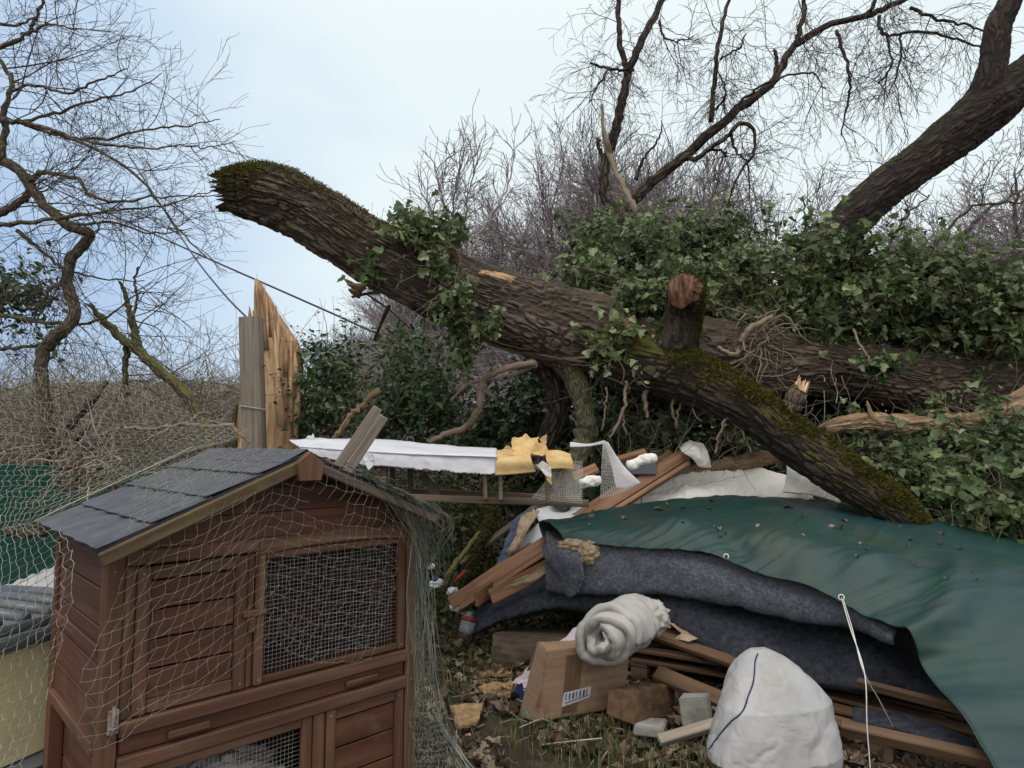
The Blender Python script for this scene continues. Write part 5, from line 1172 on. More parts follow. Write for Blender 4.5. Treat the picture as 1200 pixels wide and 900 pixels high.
# ------------------------------------------------------------------ garden net
g = np.random.RandomState(81)
a = NA = Acc()
def netpatch(S, step, g, zig=0.26, r=0.00052, shear=0.0, hole=None, cnt=None, a=None):
    a = a or NA
    """S: dense surface grid (rows top to bottom). Knotted mesh threads following it"""
    nv, nu = S.shape[:2]
    Lu = np.linalg.norm(np.diff(S, axis=1), axis=2).sum(1).mean(); Lv = np.linalg.norm(np.diff(S, axis=0), axis=2).sum(0).mean()
    cu, cv = cnt or (max(2, int(Lu/step)), max(2, int(Lv/step)))
    def smp(s_, t_):
        x = min(max(s_, 0), 1)*(nu-1); y = min(max(t_, 0), 1)*(nv-1); i0, j0 = min(int(y), nv-2), min(int(x), nu-2); fy, fx = y-i0, x-j0
        return S[i0, j0]*(1-fx)*(1-fy)+S[i0, j0+1]*fx*(1-fy)+S[i0+1, j0]*(1-fx)*fy+S[i0+1, j0+1]*fx*fy
    Nn = {}
    for i in range(cv+1):
        for j in range(-int(shear*cv)-1, cu+2):
            s_ = (j+shear*i+(zig if i % 2 else -zig)*0.5)/cu+g.normal(0, .06)/cu; t_ = i/cv+g.normal(0, .06)/cv
            if -0.001 <= s_ <= 1.001: Nn[(i, j)] = (smp(s_, t_)+g.normal(0, .0018, 3), s_, t_)
    for (i, j), (p, s_, t_) in Nn.items():
        if hole and hole(s_, t_, g): continue
        for k in ((i+1, j), (i, j+1)):
            if k in Nn:
                q_ = Nn[k][0]; dd_ = np.linalg.norm(q_-p)
                if dd_ > step*3.2: continue
                mid = (p+q_)/2+g.normal(0, .0014, 3)+np.array([0, 0, -.0015]); a.tube([p, mid, q_], r, 3, False)
        a.tube([p-np.array([0, 0, .0022]), p, p+np.array([0, 0, .0022])], [r, r*2.0, r], 4, False)
NET = thing('garden_net', 'pale knotted garden netting draped over the hutch roof and front', 'netting', tuple(hl(0, -.15, 0)))
# roof and front, in hutch coordinates
nx, ny = 60, 60; S = np.zeros((ny, nx, 3)); sl = (ZR-ZE)/(W/2)
for j in range(nx):
    x = -.065+(W+.12)*j/(nx-1)
    zt = ZR-sl*abs(x-W/2)+.030
    zb = np.interp(x, [-.07, .0, .08, .2, .38, .55, .75, .9, 1.05], [.735, .735, .78, .80, .90, .80, .78, .66, .60])
    Lr = .78; Lf = zt-zb
    for i in range(ny):
        s_ = i/(ny-1)*(Lr+Lf)
        if s_ < Lr: pnt = (x, D+.07-s_, zt+.003*math.sin(s_*20+x*9))
        else:
            d_ = s_-Lr; yy = D+.07-Lr-.012-.02*min(1, d_*12)+.012*math.sin(x*17+d_*9)+.05*max(0, d_-.1)*(0.4+0.6*math.sin(x*5)**2)*0.7
            pnt = (x+.012*math.sin(d_*14+x*4), min(yy, -.040), zt-d_)
        S[i, j] = tuple(hl(*pnt))
netpatch(S, 0.033, g, shear=-0.28, hole=lambda s_, t_, g: abs(s_-.56) < .05 and abs(t_-.66) < .03)
B = grid_surface([[P(-60, 640, 2.2), P(-5, 622, 2.2), P(41, 611, 2.24)], [P(-60, 740, 1.9), P(30, 700, 1.8), P(114, 643, 1.60)], [P(-60, 850, 1.7), P(40, 800, 1.65), P(125, 745, 1.57)], [P(-60, 940, 1.5), P(40, 895, 1.55), P(135, 850, 1.58)]], 30, 40)
netpatch(B, 0.033, g, shear=-0.30, r=.0009)
B = grid_surface([[P(-60, 420, 3.3), P(60, 432, 3.2), P(150, 452, 3.1), P(225, 485, 3.0), P(300, 505, 2.9)], [P(-60, 530, 2.8), P(20, 525, 2.8), P(110, 530, 2.8), P(190, 520, 2.8), P(270, 518, 2.75)], [P(-60, 640, 2.2), P(-5, 622, 2.2), P(41, 611, 2.24), P(140, 566, 2.42), P(239, 520, 2.60)]], 50, 40)
netpatch(B, 0.036, g, shear=0.0, zig=0.5, r=.0009)
NETo = a.build('mesh', M['net'], NET)
# thicker cord hem along the back of the roof slope
a2 = Acc(); c = cr([P(41, 611, 2.235), P(90, 587, 2.32), P(140, 564, 2.42), P(190, 541, 2.5), P(225, 524, 2.57)], 30); a2.tube(c, .003, 6); a2.build('hem', M['net'], NET)
# bunched net hanging from the right eave to the ground
a = Acc()
for k in range(45):
    s0 = g.rand(); s1 = np.clip(s0+g.normal(0, .15), 0, 1)
    top = hl(.93+.10*s0, -.06-.04*g.rand()+.3*s0*g.rand(), 1.20-.10*s0)
    m1_ = P(484+20*s0+g.normal(0, 3), 690+g.normal(0, 10), 2.32-.1*g.rand()); m2_ = P(488+26*s1+g.normal(0, 4), 790, 2.28-.12*g.rand()); bt = P(486+66*s1+g.normal(0, 5), 905+g.rand()*25, 2.2+.1*g.rand())
    c = cr([top, m1_, m2_, bt], 16); c += np.cumsum(g.normal(0, .0040, c.shape), axis=0); a.tube(c, .0007+.0006*g.rand(), 3, False, r=g.rand())
for k in range(60):   # net wrapped on the roof edge
    s0 = g.rand(); p0 = hl(.60+.38*s0, -.13-.02*g.rand(), ZR-sl*(.13+.40*s0)+.04); p1 = hl(.70+.36*s0, -.14+.02*g.rand(), ZR-sl*(.2+.40*s0)+.0+.03*g.rand()); p2 = hl(.90+.15*g.rand(), -.12, 1.18-.2*g.rand())
    c = cr([p0, p1, p2], 10); c += np.cumsum(g.normal(0, .002, c.shape), axis=0); a.tube(c, .0011, 3, False, r=g.rand())
for k in range(14):
    c = cr([P(504+10*g.rand(), 800+k*3, 2.25), P(518, 850, 2.2), P(530+20*g.rand(), 890, 2.2), P(560+15*g.rand(), 925, 2.15)], 14); c += np.cumsum(g.normal(0, .002, c.shape), axis=0); a.tube(c, .0022, 5, False, r=g.rand())
for lay in range(3):
    o_ = g.normal(0, .015, 3); w0 = .8+.4*g.rand()
    S = grid_surface([[hl(.92, -.07, 1.20), hl(.99, -.08, 1.16), hl(1.05, -.06+.1*g.rand(), 1.14)],
                      [P(486, 700, 2.3), P(494, 695, 2.28), P(503+6*g.rand(), 695, 2.3)], [P(487, 790, 2.28), P(499, 790, 2.2), P(512+10*g.rand(), 788, 2.25)], [P(488, 860, 2.25), P(510, 860, 2.15), P(532+14*g.rand(), 855, 2.2)], [P(490, 930, 2.2), P(518, 930, 2.1), P(556+14*g.rand(), 925, 2.15)]], 40, 60)
    S = wrinkle(S+o_, .03, 6, 100+lay, 2); netpatch(S, .03, g, zig=.5, r=.0008, shear=g.normal(0, .25), cnt=(13, 42), a=a)
a.build('bunched_edge', M['net_green'], NET)

# ------------------------------------------------------------------ left: box, sheets
t = thing('storage_box', 'cream plastic box with grey lid at the left edge beside the hutch', 'box', tuple(P(20, 870, 2.35)), math.radians(-18))
c0 = P(30, 872, 2.35); t.location = (c0.x, c0.y, c0.z)
hz = P(30, 744, 2.35).z-c0.z
a = Acc(); a.box((-.42, -.22, 0), (.10, .25, hz-.004)); a.build('body', M['cream'], t, False, False)
a = Acc(); a.box((-.46, -.25, hz), (.125, .28, hz+.05)); a.box((-.44, -.23, hz+.0505), (.115, .26, hz+.085))
for k in range(5): a.tube([(-.44, -.20+k*.09, hz+.088), (-.16, -.20+k*.09, hz+.096), (.11, -.20+k*.09, hz+.088)], .022, 8)
a.build('lid', M['lid'], t, True, False)
t2 = thing('plastic_crate', 'grey plastic crate below the cream box at the lower left corner', 'crate', (c0.x, c0.y, 0), math.radians(-18))
a = Acc(); a.box((-.46, -.30, 0), (.16, .30, c0.z-.02)); a.box((-.48, -.32, c0.z-.019), (.18, .32, c0.z-.003)); a.build('body', M['lid'], t2, False, False)
# corrugated sheet behind
S = np.zeros((8, 60, 3))
p00, p01, p10, p11 = [np.array(tuple(P(*q_))) for q_ in ((-40, 705, 3.1), (85, 655, 3.0), (-40, 740, 2.6), (90, 712, 2.6))]
for i in range(8):
    for j in range(60):
        f, h = j/59, i/7; S[i, j] = (p00*(1-f)+p01*f)*(1-h)+(p10*(1-f)+p11*f)*h+np.array([0, 0, .005*math.sin(j*.9)])
tag(sheet('corrugated_sheet', S, M['roofsheet'], None, .003), 'off white corrugated plastic sheet between the dark green sheet and the grey lid', 'plastic sheet')
# dark green sheet at left
S = grid_surface([[P(-80, 545, 4.3), P(60, 545, 4.3), P(160, 552, 4.3), P(290, 570, 4.2)], [P(-80, 600, 3.9), P(50, 600, 3.9), P(160, 600, 3.9), P(290, 610, 3.9)], [P(-80, 690, 3.3), P(40, 690, 3.3), P(150, 690, 3.3), P(290, 690, 3.4)], [P(-80, 790, 3.1), P(40, 790, 3.1), P(150, 790, 3.1), P(290, 790, 3.2)]], 90, 70)
tag(sheet('green_sheet', wrinkle(S, .05, 2.2, 5), M['tarp_dark'], None, .004), 'dark green sheet stretched low behind the hutch at the left', 'tarpaulin')
# debris lying on it
t = thing('dead_branch', 'heap of dead leafy twigs lying on the dark green sheet', 'branch', tuple(P(110, 560, 3.9)))
a = Acc()
for k in range(34): grow(a, P(g.uniform(60, 150), g.uniform(535, 572), 3.85), g.normal(0, 1, 3)*np.array([1, .4, .5]), g.uniform(.2, .5), .006, 1, g, .35, .0, 3, seg=6)
a.build('twigs', M['twig_scrub'], t)
pp = np.array([tuple(P(g.uniform(70, 140), g.uniform(545, 575), 3.8)) for _ in range(220)]); leaves('dead_leaves', pp, np.tile((0, -.5, .5), (220, 1)), .045, M['litter'], t, g, 'oval')
t = thing('dead_branch', 'dark dead branch poking out beside the hutch roof eave', 'branch', tuple(P(30, 625, 2.9)))
a = Acc(); limb(a, [(5, 622, 2.9, 5), (25, 628, 2.9, 6), (50, 625, 2.8, 5), (70, 620, 2.8, 3)], 7, wob=.004, g=g); limb(a, [(20, 625, 2.9, 3), (45, 615, 2.85, 2), (60, 610, 2.85, 1)], 5); a.build('limb', M['bark_dark'], t)

# ------------------------------------------------------------------ run frame with torn covers
YR = 3.85
RUN = thing('pet_run', 'long broken wooden run frame with torn white and yellow covering behind the hutch', 'pet run', (P(520, 600, YR).x, YR, 0))
def bar(l0, l1, w, t_, m='dark_frame', nm='rail', up=(0, -1, 0), par=RUN):
    a = Acc(); a.plank(P(*l0), P(*l1), w, t_, up=up); return a.build(nm, M[m], par, False)
bar((345, 532, 4.12), (672, 546, YR+.05), .03, .03, nm='rail'); bar((395, 580, 3.95), (690, 590, YR), .04, .04, nm='rail'); bar((445, 574, 4.5), (680, 584, 4.4), .035, .035, nm='rail')
bar((345, 521, 4.6), (672, 534, 4.4), .03, .03, nm='rail')
for u, v0, v1 in ((568, 536, 585), (586, 536, 586), (641, 540, 590), (660, 535, 588)): bar((u, v0, YR), (u+1, v1, YR), .022, .03, nm='post')
for u, y in ((385, 4.02), (450, 4.0)): bar((u, 538, y), (u, 800, y), .04, .04, nm='leg')
bar((460, 545, 4.3), (460, 590, 4.3), .03, .03, nm='post'); bar((480, 545, 4.3), (482, 585, 4.3), .03, .03, nm='post'); bar((350, 518, 4.6), (350, 700, 4.6), .04, .04, nm='leg')
# planks across inside the rail
bar((495, 556, 4.2), (515, 585, 4.0), .05, .02, nm='slat')
def torn_edge(S, side, amp, g, n=6):
    f = np.abs(np.cumsum(g.normal(0, 1, S.shape[1]))*0.35+g.normal(0, 1, S.shape[1])*0.6)
    f = np.clip(f, 0, 2.5)*amp; d = S[-2]-S[-1] if side else S[1]-S[0]; d /= np.linalg.norm(d, axis=1)[:, None]+1e-9
    k = -1 if side else 0; S = S.copy(); S[k] += d*f[:, None]; return S
# white sheet: slanting top, then a hanging front
S = grid_surface([[P(338, 515, 4.5), P(430, 514, 4.45), P(500, 520, 4.4), P(582, 526, 4.35)], [P(350, 523, 4.1), P(430, 527, 4.0), P(500, 531, 3.9), P(582, 534, 3.83)], [P(350, 524, 4.07), P(430, 531, 3.96), P(500, 535, 3.86), P(582, 538, 3.80)], [P(355, 532, 4.06), P(430, 546, 3.95), P(500, 552, 3.85), P(580, 557, 3.79)]], 130, 30)
S = wrinkle(S, .012, 9, 3); S[:, :, 2] += 0
S = torn_edge(S, True, .006, g)
w1 = sheet('white_cover', S, M['plastic_white'], RUN, .002)
S = grid_surface([[P(582, 527, 4.3), P(600, 528, 4.28), P(625, 530, 4.25)], [P(582, 535, 3.83), P(600, 535, 3.82), P(622, 536, 3.81)], [P(580, 557, 3.785), P(600, 556, 3.78), P(628, 553, 3.78)]], 40, 24)
sheet('yellow_cover', wrinkle(S, .006, 12, 4), M['yellow'], RUN, .004)
S = grid_surface([[P(640, 528, 3.9), P(655, 528, 3.9), P(668, 532, 3.9)], [P(640, 538, 3.80), P(655, 538, 3.80), P(671, 540, 3.80)], [P(645, 550, 3.79), P(658, 549, 3.79), P(673, 551, 3.79)]], 24, 16)
sheet('yellow_cover', wrinkle(S, .006, 14, 5), M['yellow'], RUN, .004)
# torn flakes standing up
def flake(pl, m, par, th=.004, nm='torn_flap', seed=0):
    """irregular flat polygon with thickness"""
    pts = np.array([tuple(P(*q_)) for q_ in pl]); 
    dense = []
    for k in range(len(pts)):
        p0, p1 = pts[k], pts[(k+1) % len(pts)]; L = np.linalg.norm(p1-p0)
        for s_ in range(4): f = s_/4; dense.append(p0*(1-f)+p1*f+(R.normal(0, .035*L, 3) if s_ else 0))
    pts = np.array(dense); n = len(pts); c = pts.mean(0); nn = np.cross(pts[0]-c, pts[n//3]-c); nn /= np.linalg.norm(nn)+1e-9
    V = np.concatenate([pts, pts-nn*th, [c+nn*th*2], [c]]); jj = np.arange(n); k2 = (jj+1) % n
    q = np.stack([jj, jj+n, k2+n, k2], 1); t = np.concatenate([np.stack([jj*0+2*n, jj, k2], 1), np.stack([jj*0+2*n+1, k2+n, jj+n], 1)])
    return link(nm, npmesh(nm, V, [q, t], {'bc': V, 'rnd': V[:, 0]*0+.5}, False), m, par)
flake([(600, 533, 3.95), (600, 514, 4.0), (612, 512, 4.0), (616, 508, 4.0), (622, 514, 4.0), (632, 512, 4.0), (630, 526, 3.95), (622, 533, 3.9)], M['yellow'], RUN)
flake([(622, 531, 3.9), (628, 518, 3.9), (640, 522, 3.9), (643, 530, 3.88), (636, 535, 3.86), (626, 533, 3.86)], M['yellow'], RUN)
flake([(632, 514, 3.98), (641, 509, 3.98), (640, 520, 3.98), (637, 524, 3.98)], M['yellow'], RUN)
flake([(588, 527, 3.9), (596, 522, 3.85), (604, 528, 3.82), (598, 531, 3.82)], M['yellow'], RUN)
flake([(628, 545, 3.77), (636, 540, 3.76), (646, 547, 3.76), (646, 560, 3.77), (640, 558, 3.77), (634, 550, 3.77)], M['fleece'], RUN)
flake([(640, 556, 3.77), (646, 560, 3.77), (646, 568, 3.77), (641, 562, 3.77)], M['yellow'], RUN)
for (u, v) in ((356, 512), (364, 507), (370, 513)): flake([(u-5, v+6, 4.4), (u-2, v+1+(u % 3)*2, 4.4), (u+1, v+4, 4.4), (u+3, v+1, 4.4), (u+5, v+6, 4.4)], M['plastic_white'], RUN)
flake([(427, 528, 3.95), (436, 532, 3.93), (438, 545, 3.93), (432, 551, 3.93), (427, 540, 3.93)], M['plastic_white'], RUN)
# grey battens
for l0, l1, lab in (((395, 548, 3.4), (443, 478, 3.4), 'grey batten leaning behind the ridge, upper of the pair'), ((402, 560, 3.3), (450, 488, 3.3), 'grey batten leaning on the hutch roof, lower and nearer of the pair')):
    a = Acc(); a.plank(P(*l0), P(*l1), .05, .03, up=(.3, -1, .2)); tag(a.build('wooden_batten', M['grey_wood'], None, False), lab, 'batten')
t = thing('snapped_branch', 'short snapped pale branch behind the two grey battens', 'branch', tuple(P(430, 480, 4.6))); a = Acc(); limb(a, [(380, 530, 4.7, 3), (395, 512, 4.65, 3.2), (412, 490, 4.6, 3.5), (428, 474, 4.6, 3.5), (445, 457, 4.6, 4)], 7, wob=.006, g=g); a.build('limb', M['rotten'], t)

# torn wire / fabric mesh hanging at its right end
def weave(name, S, step, r, m, parent, label=None, cat=None):
    a_ = Acc(); nv, nu = S.shape[:2]
    Lu = np.linalg.norm(np.diff(S, axis=1), axis=2).sum(1).mean(); Lv = np.linalg.norm(np.diff(S, axis=0), axis=2).sum(0).mean()
    for k in range(int(Lu/step)+1):
        x = min(k*step/Lu, 1)*(nu-1); j = min(int(x), nu-2); f = x-j; c_ = S[:, j]*(1-f)+S[:, j+1]*f; a_.tube(c_, r, 3, False)
    for k in range(int(Lv/step)+1):
        x = min(k*step/Lv, 1)*(nv-1); j = min(int(x), nv-2); f = x-j; c_ = S[j]*(1-f)+S[j+1]*f; a_.tube(c_, r, 3, False)
    o = a_.build(name, M[m], parent)
    if label: tag(o, label, cat)
    return o
t = thing('torn_mesh', 'torn pale plastic mesh drooping over the end of the run with a white triangle flap', 'mesh', tuple(P(690, 590, 3.8)))
S = wrinkle(grid_surface([[P(622, 545, 3.86), P(645, 542, 3.84), P(683, 540, 3.84)], [P(640, 560, 3.86), P(655, 565, 3.82), P(684, 560, 3.82)], [P(622, 585, 3.86), P(655, 588, 3.82), P(683, 590, 3.80)]], 30, 24), .02, 8, 3)
weave('mesh_panel', S, .010, .0009, 'cord', t)
S = wrinkle(grid_surface([[P(668, 518, 3.9), P(690, 520, 3.88), P(708, 516, 3.85)], [P(668, 524, 3.9), P(690, 523, 3.88), P(709, 520, 3.85)]], 20, 6), .006, 10, 4); sheet('white_strip', S, M['plastic_white'], t, .002)
S = wrinkle(grid_surface([[P(707, 517, 3.85), P(709, 517, 3.85), P(711, 519, 3.85)], [P(705, 550, 3.84), P(718, 550, 3.82), P(730, 547, 3.82)], [P(704, 585, 3.82), P(728, 578, 3.8), P(751, 566, 3.8)]], 30, 30), .015, 9, 6)
weave('mesh_panel', S, .008, .001, 'cord', t)
S = wrinkle(grid_surface([[P(708, 518, 3.86), P(711, 518, 3.86), P(713, 520, 3.86)], [P(716, 545, 3.85), P(722, 545, 3.85), P(731, 546, 3.85)], [P(722, 572, 3.83), P(736, 572, 3.83), P(751, 566, 3.82)]], 24, 24), .012, 9, 6)
sheet('triangle_flap', S, M['plastic_white'], t, .002)
S = wrinkle(grid_surface([[P(664, 545, 3.86), P(680, 545, 3.86)], [P(662, 585, 3.84), P(682, 588, 3.84)]], 16, 16), .012, 14, 7); weave('mesh_panel', S, .007, .0009, 'cord', t)

# ------------------------------------------------------------------ timber heap
def board(l0, l1, w, th, m, label, nm='plank', up=(0, -.5, 1), tw=0, cat='plank'):
    a = Acc(); a.plank(P(*l0), P(*l1), w, th, up=up, twist=tw); o = a.build(nm, M[m], None, False); return tag(o, label, cat)
board((528, 708, 4.75), (806, 530, 5.1), .10, .035, 'copper', 'long red brown plank slanting up to the white rag, top one of the heap', up=(.3, -.75, .8))
board((540, 713, 4.7), (808, 543, 5.05), .035, .05, 'copper', 'narrow red brown plank edge directly under the long top plank', up=(.3, -.75, .8))
board((556, 690, 5.0), (790, 533, 5.25), .12, .03, 'copper', 'red brown plank lying behind the long top plank', up=(.3, -.6, .9))
board((575, 700, 4.45), (690, 640, 4.3), .10, .02, 'copper', 'short brown plank with torn pale strip below the long plank', up=(.3, -.9, .6))
board((558, 702, 4.40), (577, 690, 4.62), .02, .10, 'copper', 'small end piece nailed across the lower end of the plank', up=(0, 0, 1), cat='plank')
board((560, 690, 5.2), (620, 655, 5.2), .03, .03, 'copper', 'thin brown batten low behind the heap beside the mossy log')
board((540, 660, 5.4), (640, 585, 5.3), .06, .03, 'dark_frame', 'dark weathered batten sloping behind the cloth bundles')
board((672, 560, 4.8), (700, 548, 4.8), .10, .03, 'copper', 'short reddish board end under the hanging torn mesh')
board((715, 541, 5.0), (757, 529, 5.0), .06, .03, 'copper', 'reddish board end on the grey box')
for k, (u, v, s_) in enumerate(((600, 672, 1), (620, 665, 1), (640, 655, 1), (655, 650, 1))): pass
o = flake([(590, 690, 4.36), (612, 676, 4.34), (650, 652, 4.3), (668, 650, 4.28), (655, 664, 4.28), (622, 682, 4.32)], M['beige'], None, nm='torn_paper'); tag(o, 'strip of torn pale paper stuck along the short brown plank', 'paper')
# grey box under board
t = Acc(); t.box((0, 0, 0), (.30, .2, .12)); o = t.build('grey_box', M['lid'], None, False); o.location = P(722, 556, 5.0); tag(o, 'small grey box behind the white triangle flap', 'box')
# white plastic drawer tilted
t = thing('plastic_tray', 'glossy white plastic tray tipped on the timber heap', 'tray', tuple(P(640, 610, 5.15)))
S = grid_surface([[P(633, 590, 5.35), P(655, 587, 5.35), P(700, 596, 5.25)], [P(628, 600, 5.25), P(650, 598, 5.25), P(695, 603, 5.15)], [P(634, 612, 5.10), P(650, 610, 5.05), P(675, 612, 5.05)]], 12, 10); sheet('base', S, M['gloss_white'], t, .008)
S = grid_surface([[P(632, 612, 5.10), P(652, 611, 5.05), P(672, 615, 5.03)], [P(612, 632, 5.15), P(632, 640, 5.05), P(655, 640, 4.95)], [P(597, 655, 5.20), P(605, 655, 5.15), P(640, 655, 5.00)]], 12, 12); sheet('front', S, M['gloss_white'], t, .010)
a = Acc(); a.tube([P(625, 598, 5.25), P(630, 606, 5.15), P(634, 612, 5.08)], .012, 6); a.tube([P(634, 612, 5.08), P(655, 609, 5.03), P(700, 603, 5.10)], .010, 6); a.build('rim', M['gloss_white'], t)
# cloth bundles
def cloth_roll(l, m, label, nm='cloth_bundle', seed=0, n=60, amp=.02):
    pts, rad = pix(l); c = cr(pts, n); r = np.interp(np.linspace(0, len(l)-1, n), np.arange(len(l)), rad); ns = 48; amp = float(r.mean())*.6
    tg = np.gradient(c, axis=0); tg /= np.linalg.norm(tg, axis=1)[:, None]; n1 = np.cross(tg, (0.1, 0, 1)); n1 /= np.linalg.norm(n1, axis=1)[:, None]; n2 = np.cross(tg, n1)
    th = np.arange(ns)*2*math.pi/ns; cs, sn = np.cos(th), np.sin(th)
    env = np.sqrt(np.clip(1-(np.abs(np.linspace(-1, 1, n)))**10, 0, 1))*r
    v = c[:, None]+env[:, None, None]*(cs[None, :, None]*n1[:, None]+sn[None, :, None]*n2[:, None])
    d = (fbm(v.reshape(-1, 3)*15, 4, seed)-.5).reshape(n, ns)*2*amp; v = v+d[..., None]*(cs[None, :, None]*n1[:, None]+sn[None, :, None]*n2[:, None])
    i = np.arange(n-1)[:, None]*ns; j = np.arange(ns)[None, :]; q = np.stack([i+j, i+(j+1) % ns, i+ns+(j+1) % ns, i+ns+j], -1).reshape(-1, 4)
    V = v.reshape(-1, 3); o = link(nm, npmesh(nm, V, q, {'bc': V, 'rnd': V[:, 0]*0}), M[m]); return tag(o, label, 'cloth')
S = wrinkle(wrinkle(grid_surface([[P(600, 612, 5.17), P(608, 604, 5.17), P(618, 598, 5.17)], [P(590, 640, 5.13), P(598, 632, 5.11), P(606, 622, 5.11)], [P(582, 664, 5.15), P(588, 658, 5.11), P(597, 650, 5.09)], [P(574, 680, 5.17), P(584, 676, 5.15), P(592, 668, 5.15)]], 40, 60), .03, 9, 3), .008, 30, 4)
tag(sheet('cloth', S, M['denim'], None, .012), 'crumpled blue cloth hanging left of the white tray', 'cloth')
S = wrinkle(wrinkle(grid_surface([[P(612, 606, 5.13), P(622, 600, 5.11), P(632, 598, 5.11)], [P(604, 628, 5.07), P(614, 620, 5.03), P(622, 614, 5.03)], [P(596, 650, 5.05), P(604, 640, 5.01), P(612, 634, 5.01)], [P(588, 668, 5.09), P(595, 660, 5.05), P(602, 655, 5.05)]], 40, 60), .03, 9, 7), .008, 30, 8)
tag(sheet('cloth', S, M['beige'], None, .014), 'crumpled beige cloth between the blue cloth and the white tray', 'cloth')
S = wrinkle(wrinkle(grid_surface([[P(796, 524, 5.1), P(808, 517, 5.1), P(824, 519, 5.1)], [P(800, 530, 5.0), P(814, 525, 4.97), P(829, 529, 5.0)], [P(811, 536, 4.97), P(820, 536, 4.94), P(832, 541, 4.98)], [P(818, 545, 4.98), P(824, 547, 4.97), P(833, 548, 4.99)]], 40, 50), .018, 10, 5), .006, 30, 6)
tag(sheet('rag', S, M['fleece'], None, .014), 'white rag hanging over the top end of the long plank', 'rag')
cloth_roll([(680, 570, 4.7, 6), (690, 565, 4.7, 8), (705, 562, 4.7, 5)], 'fleece', 'cream lump of wadding beneath the run end', seed=6)
cloth_roll([(735, 548, 4.65, 6), (750, 540, 4.65, 6), (770, 534, 4.6, 5)], 'fleece', 'pale lump of wadding on the plank behind the flap', seed=7)

# mossy log on the bank
o = log('mossy_log', [(545, 690, 5.4, 8), (556, 660, 5.4, 10), (568, 625, 5.4, 10), (575, 595, 5.45, 9)], [M['bark_moss'], M['bark_dark']], None, nl=80, ns=30, ridge=.006, lump=.02, seed=9, fs=2); tag(o, 'mossy log leaning on the bank left of the timber heap', 'log')
moss_on(o, 2500, lambda c, n: n[:, 2] > -.5, 'moss', o, g, .02)
t = thing('dead_branch', 'thin pale branch rising from the litter left of the mossy log', 'branch', tuple(P(522, 690, 5.0))); a = Acc(); limb(a, [(518, 695, 5.0, 4), (528, 670, 5.0, 4), (545, 645, 5.1, 3), (562, 622, 5.2, 2.5)], 6, wob=.004, g=g); a.build('limb', M['bark_mosslight'], t)

# ------------------------------------------------------------------ the covered heap on the right
# rows from back to front, columns from left to right
rows = [
 [P(640, 640, 5.2), P(720, 640, 5.5), P(800, 640, 5.7), P(900, 640, 5.7), P(1000, 645, 5.6), P(1100, 660, 5.3), P(1220, 700, 5.0), P(1400, 760, 4.6)],
 [P(631, 613, 4.75), P(710, 598, 4.95), P(790, 588, 5.05), P(880, 583, 5.05), P(970, 588, 4.95), P(1060, 602, 4.75), P(1200, 637, 4.4), P(1400, 690, 4.0)],
 [P(640, 610, 4.55), P(715, 605, 4.6), P(800, 598, 4.65), P(890, 597, 4.55), P(990, 606, 4.35), P(1090, 625, 4.1), P(1220, 665, 3.7), P(1400, 720, 3.4)],
 [P(645, 612, 4.40), P(722, 612, 4.35), P(808, 610, 4.22), P(900, 618, 4.05), P(1010, 636, 3.75), P(1110, 660, 3.5), P(1230, 705, 3.15), P(1400, 780, 2.9)],
 [P(652, 618, 4.27), P(730, 624, 4.14), P(815, 624, 3.97), P(905, 638, 3.72), P(1005, 662, 3.45), P(1100, 700, 3.2), P(1215, 775, 2.82), P(1400, 890, 2.5)],
 [P(660, 632, 4.20), P(735, 640, 4.04), P(820, 646, 3.84), P(905, 674, 3.56), P(985, 703, 3.32), P(1062, 748, 3.05), P(1120, 832, 2.75), P(1195, 925, 2.42)],
]
S = grid_surface(rows, 260, 150)
n = gnormals(S)
uu = np.linspace(0, 1, 260)[None, :]; vv = np.linspace(0, 1, 150)[:, None]
fold = 0.035*np.sin((uu*26+vv*3.5)+2.5*np.sin(vv*3+uu*4))*np.clip((vv-.55)*2.2, 0, 1)*np.clip((uu-.25)*2, 0.15, 1)
fold += 0.045*np.exp(-((uu-.72-.16*(1-vv))/.022)**2)*np.clip(vv-.35, 0, 1)*1.6-0.03*np.exp(-((uu-.76-.16*(1-vv))/.03)**2)*np.clip(vv-.3, 0, 1)
S = S-n*fold[..., None]*np.sign(n[75, 130, 2])*-1
nn0 = gnormals(S); sg_ = 1 if nn0[75, 130, 2] > 0 else -1
for (u_, v_, ru_, rv_, am) in ((.26, .70, .05, .10, .055), (.44, .72, .06, .10, .05), (.60, .74, .045, .10, .05), (.50, .45, .10, .08, .03), (.73, .70, .03, .22, .05), (.36, .86, .03, .10, -.04), (.53, .88, .03, .10, -.035)):
    S = S+nn0*sg_*(am*np.exp(-((uu-u_)/ru_)**2-((vv-v_)/rv_)**2))[..., None]
S = wrinkle(S, .022, 2.6, 8, 3)
st_ = fbm(np.stack([uu.repeat(150, 0).ravel()*26+vv.repeat(260, 1).ravel()*9, vv.repeat(260, 1).ravel()*2.0, uu.repeat(150, 0).ravel()*0], 1), 3, 77).reshape(150, 260)
S = S+gnormals(S)*((np.abs(st_-.5)*2)**.7*.018)[..., None]; S = wrinkle(S, .004, 16, 9, 2)
TARP = thing('green_tarpaulin', 'large green tarpaulin with pale dirt stretched over the heap at the right', 'tarpaulin', tuple(P(950, 780, 3.6)))
ts_ = sheet('sheet', S, M['tarp'], TARP, .003)
tbv = bvh_of(ts_)
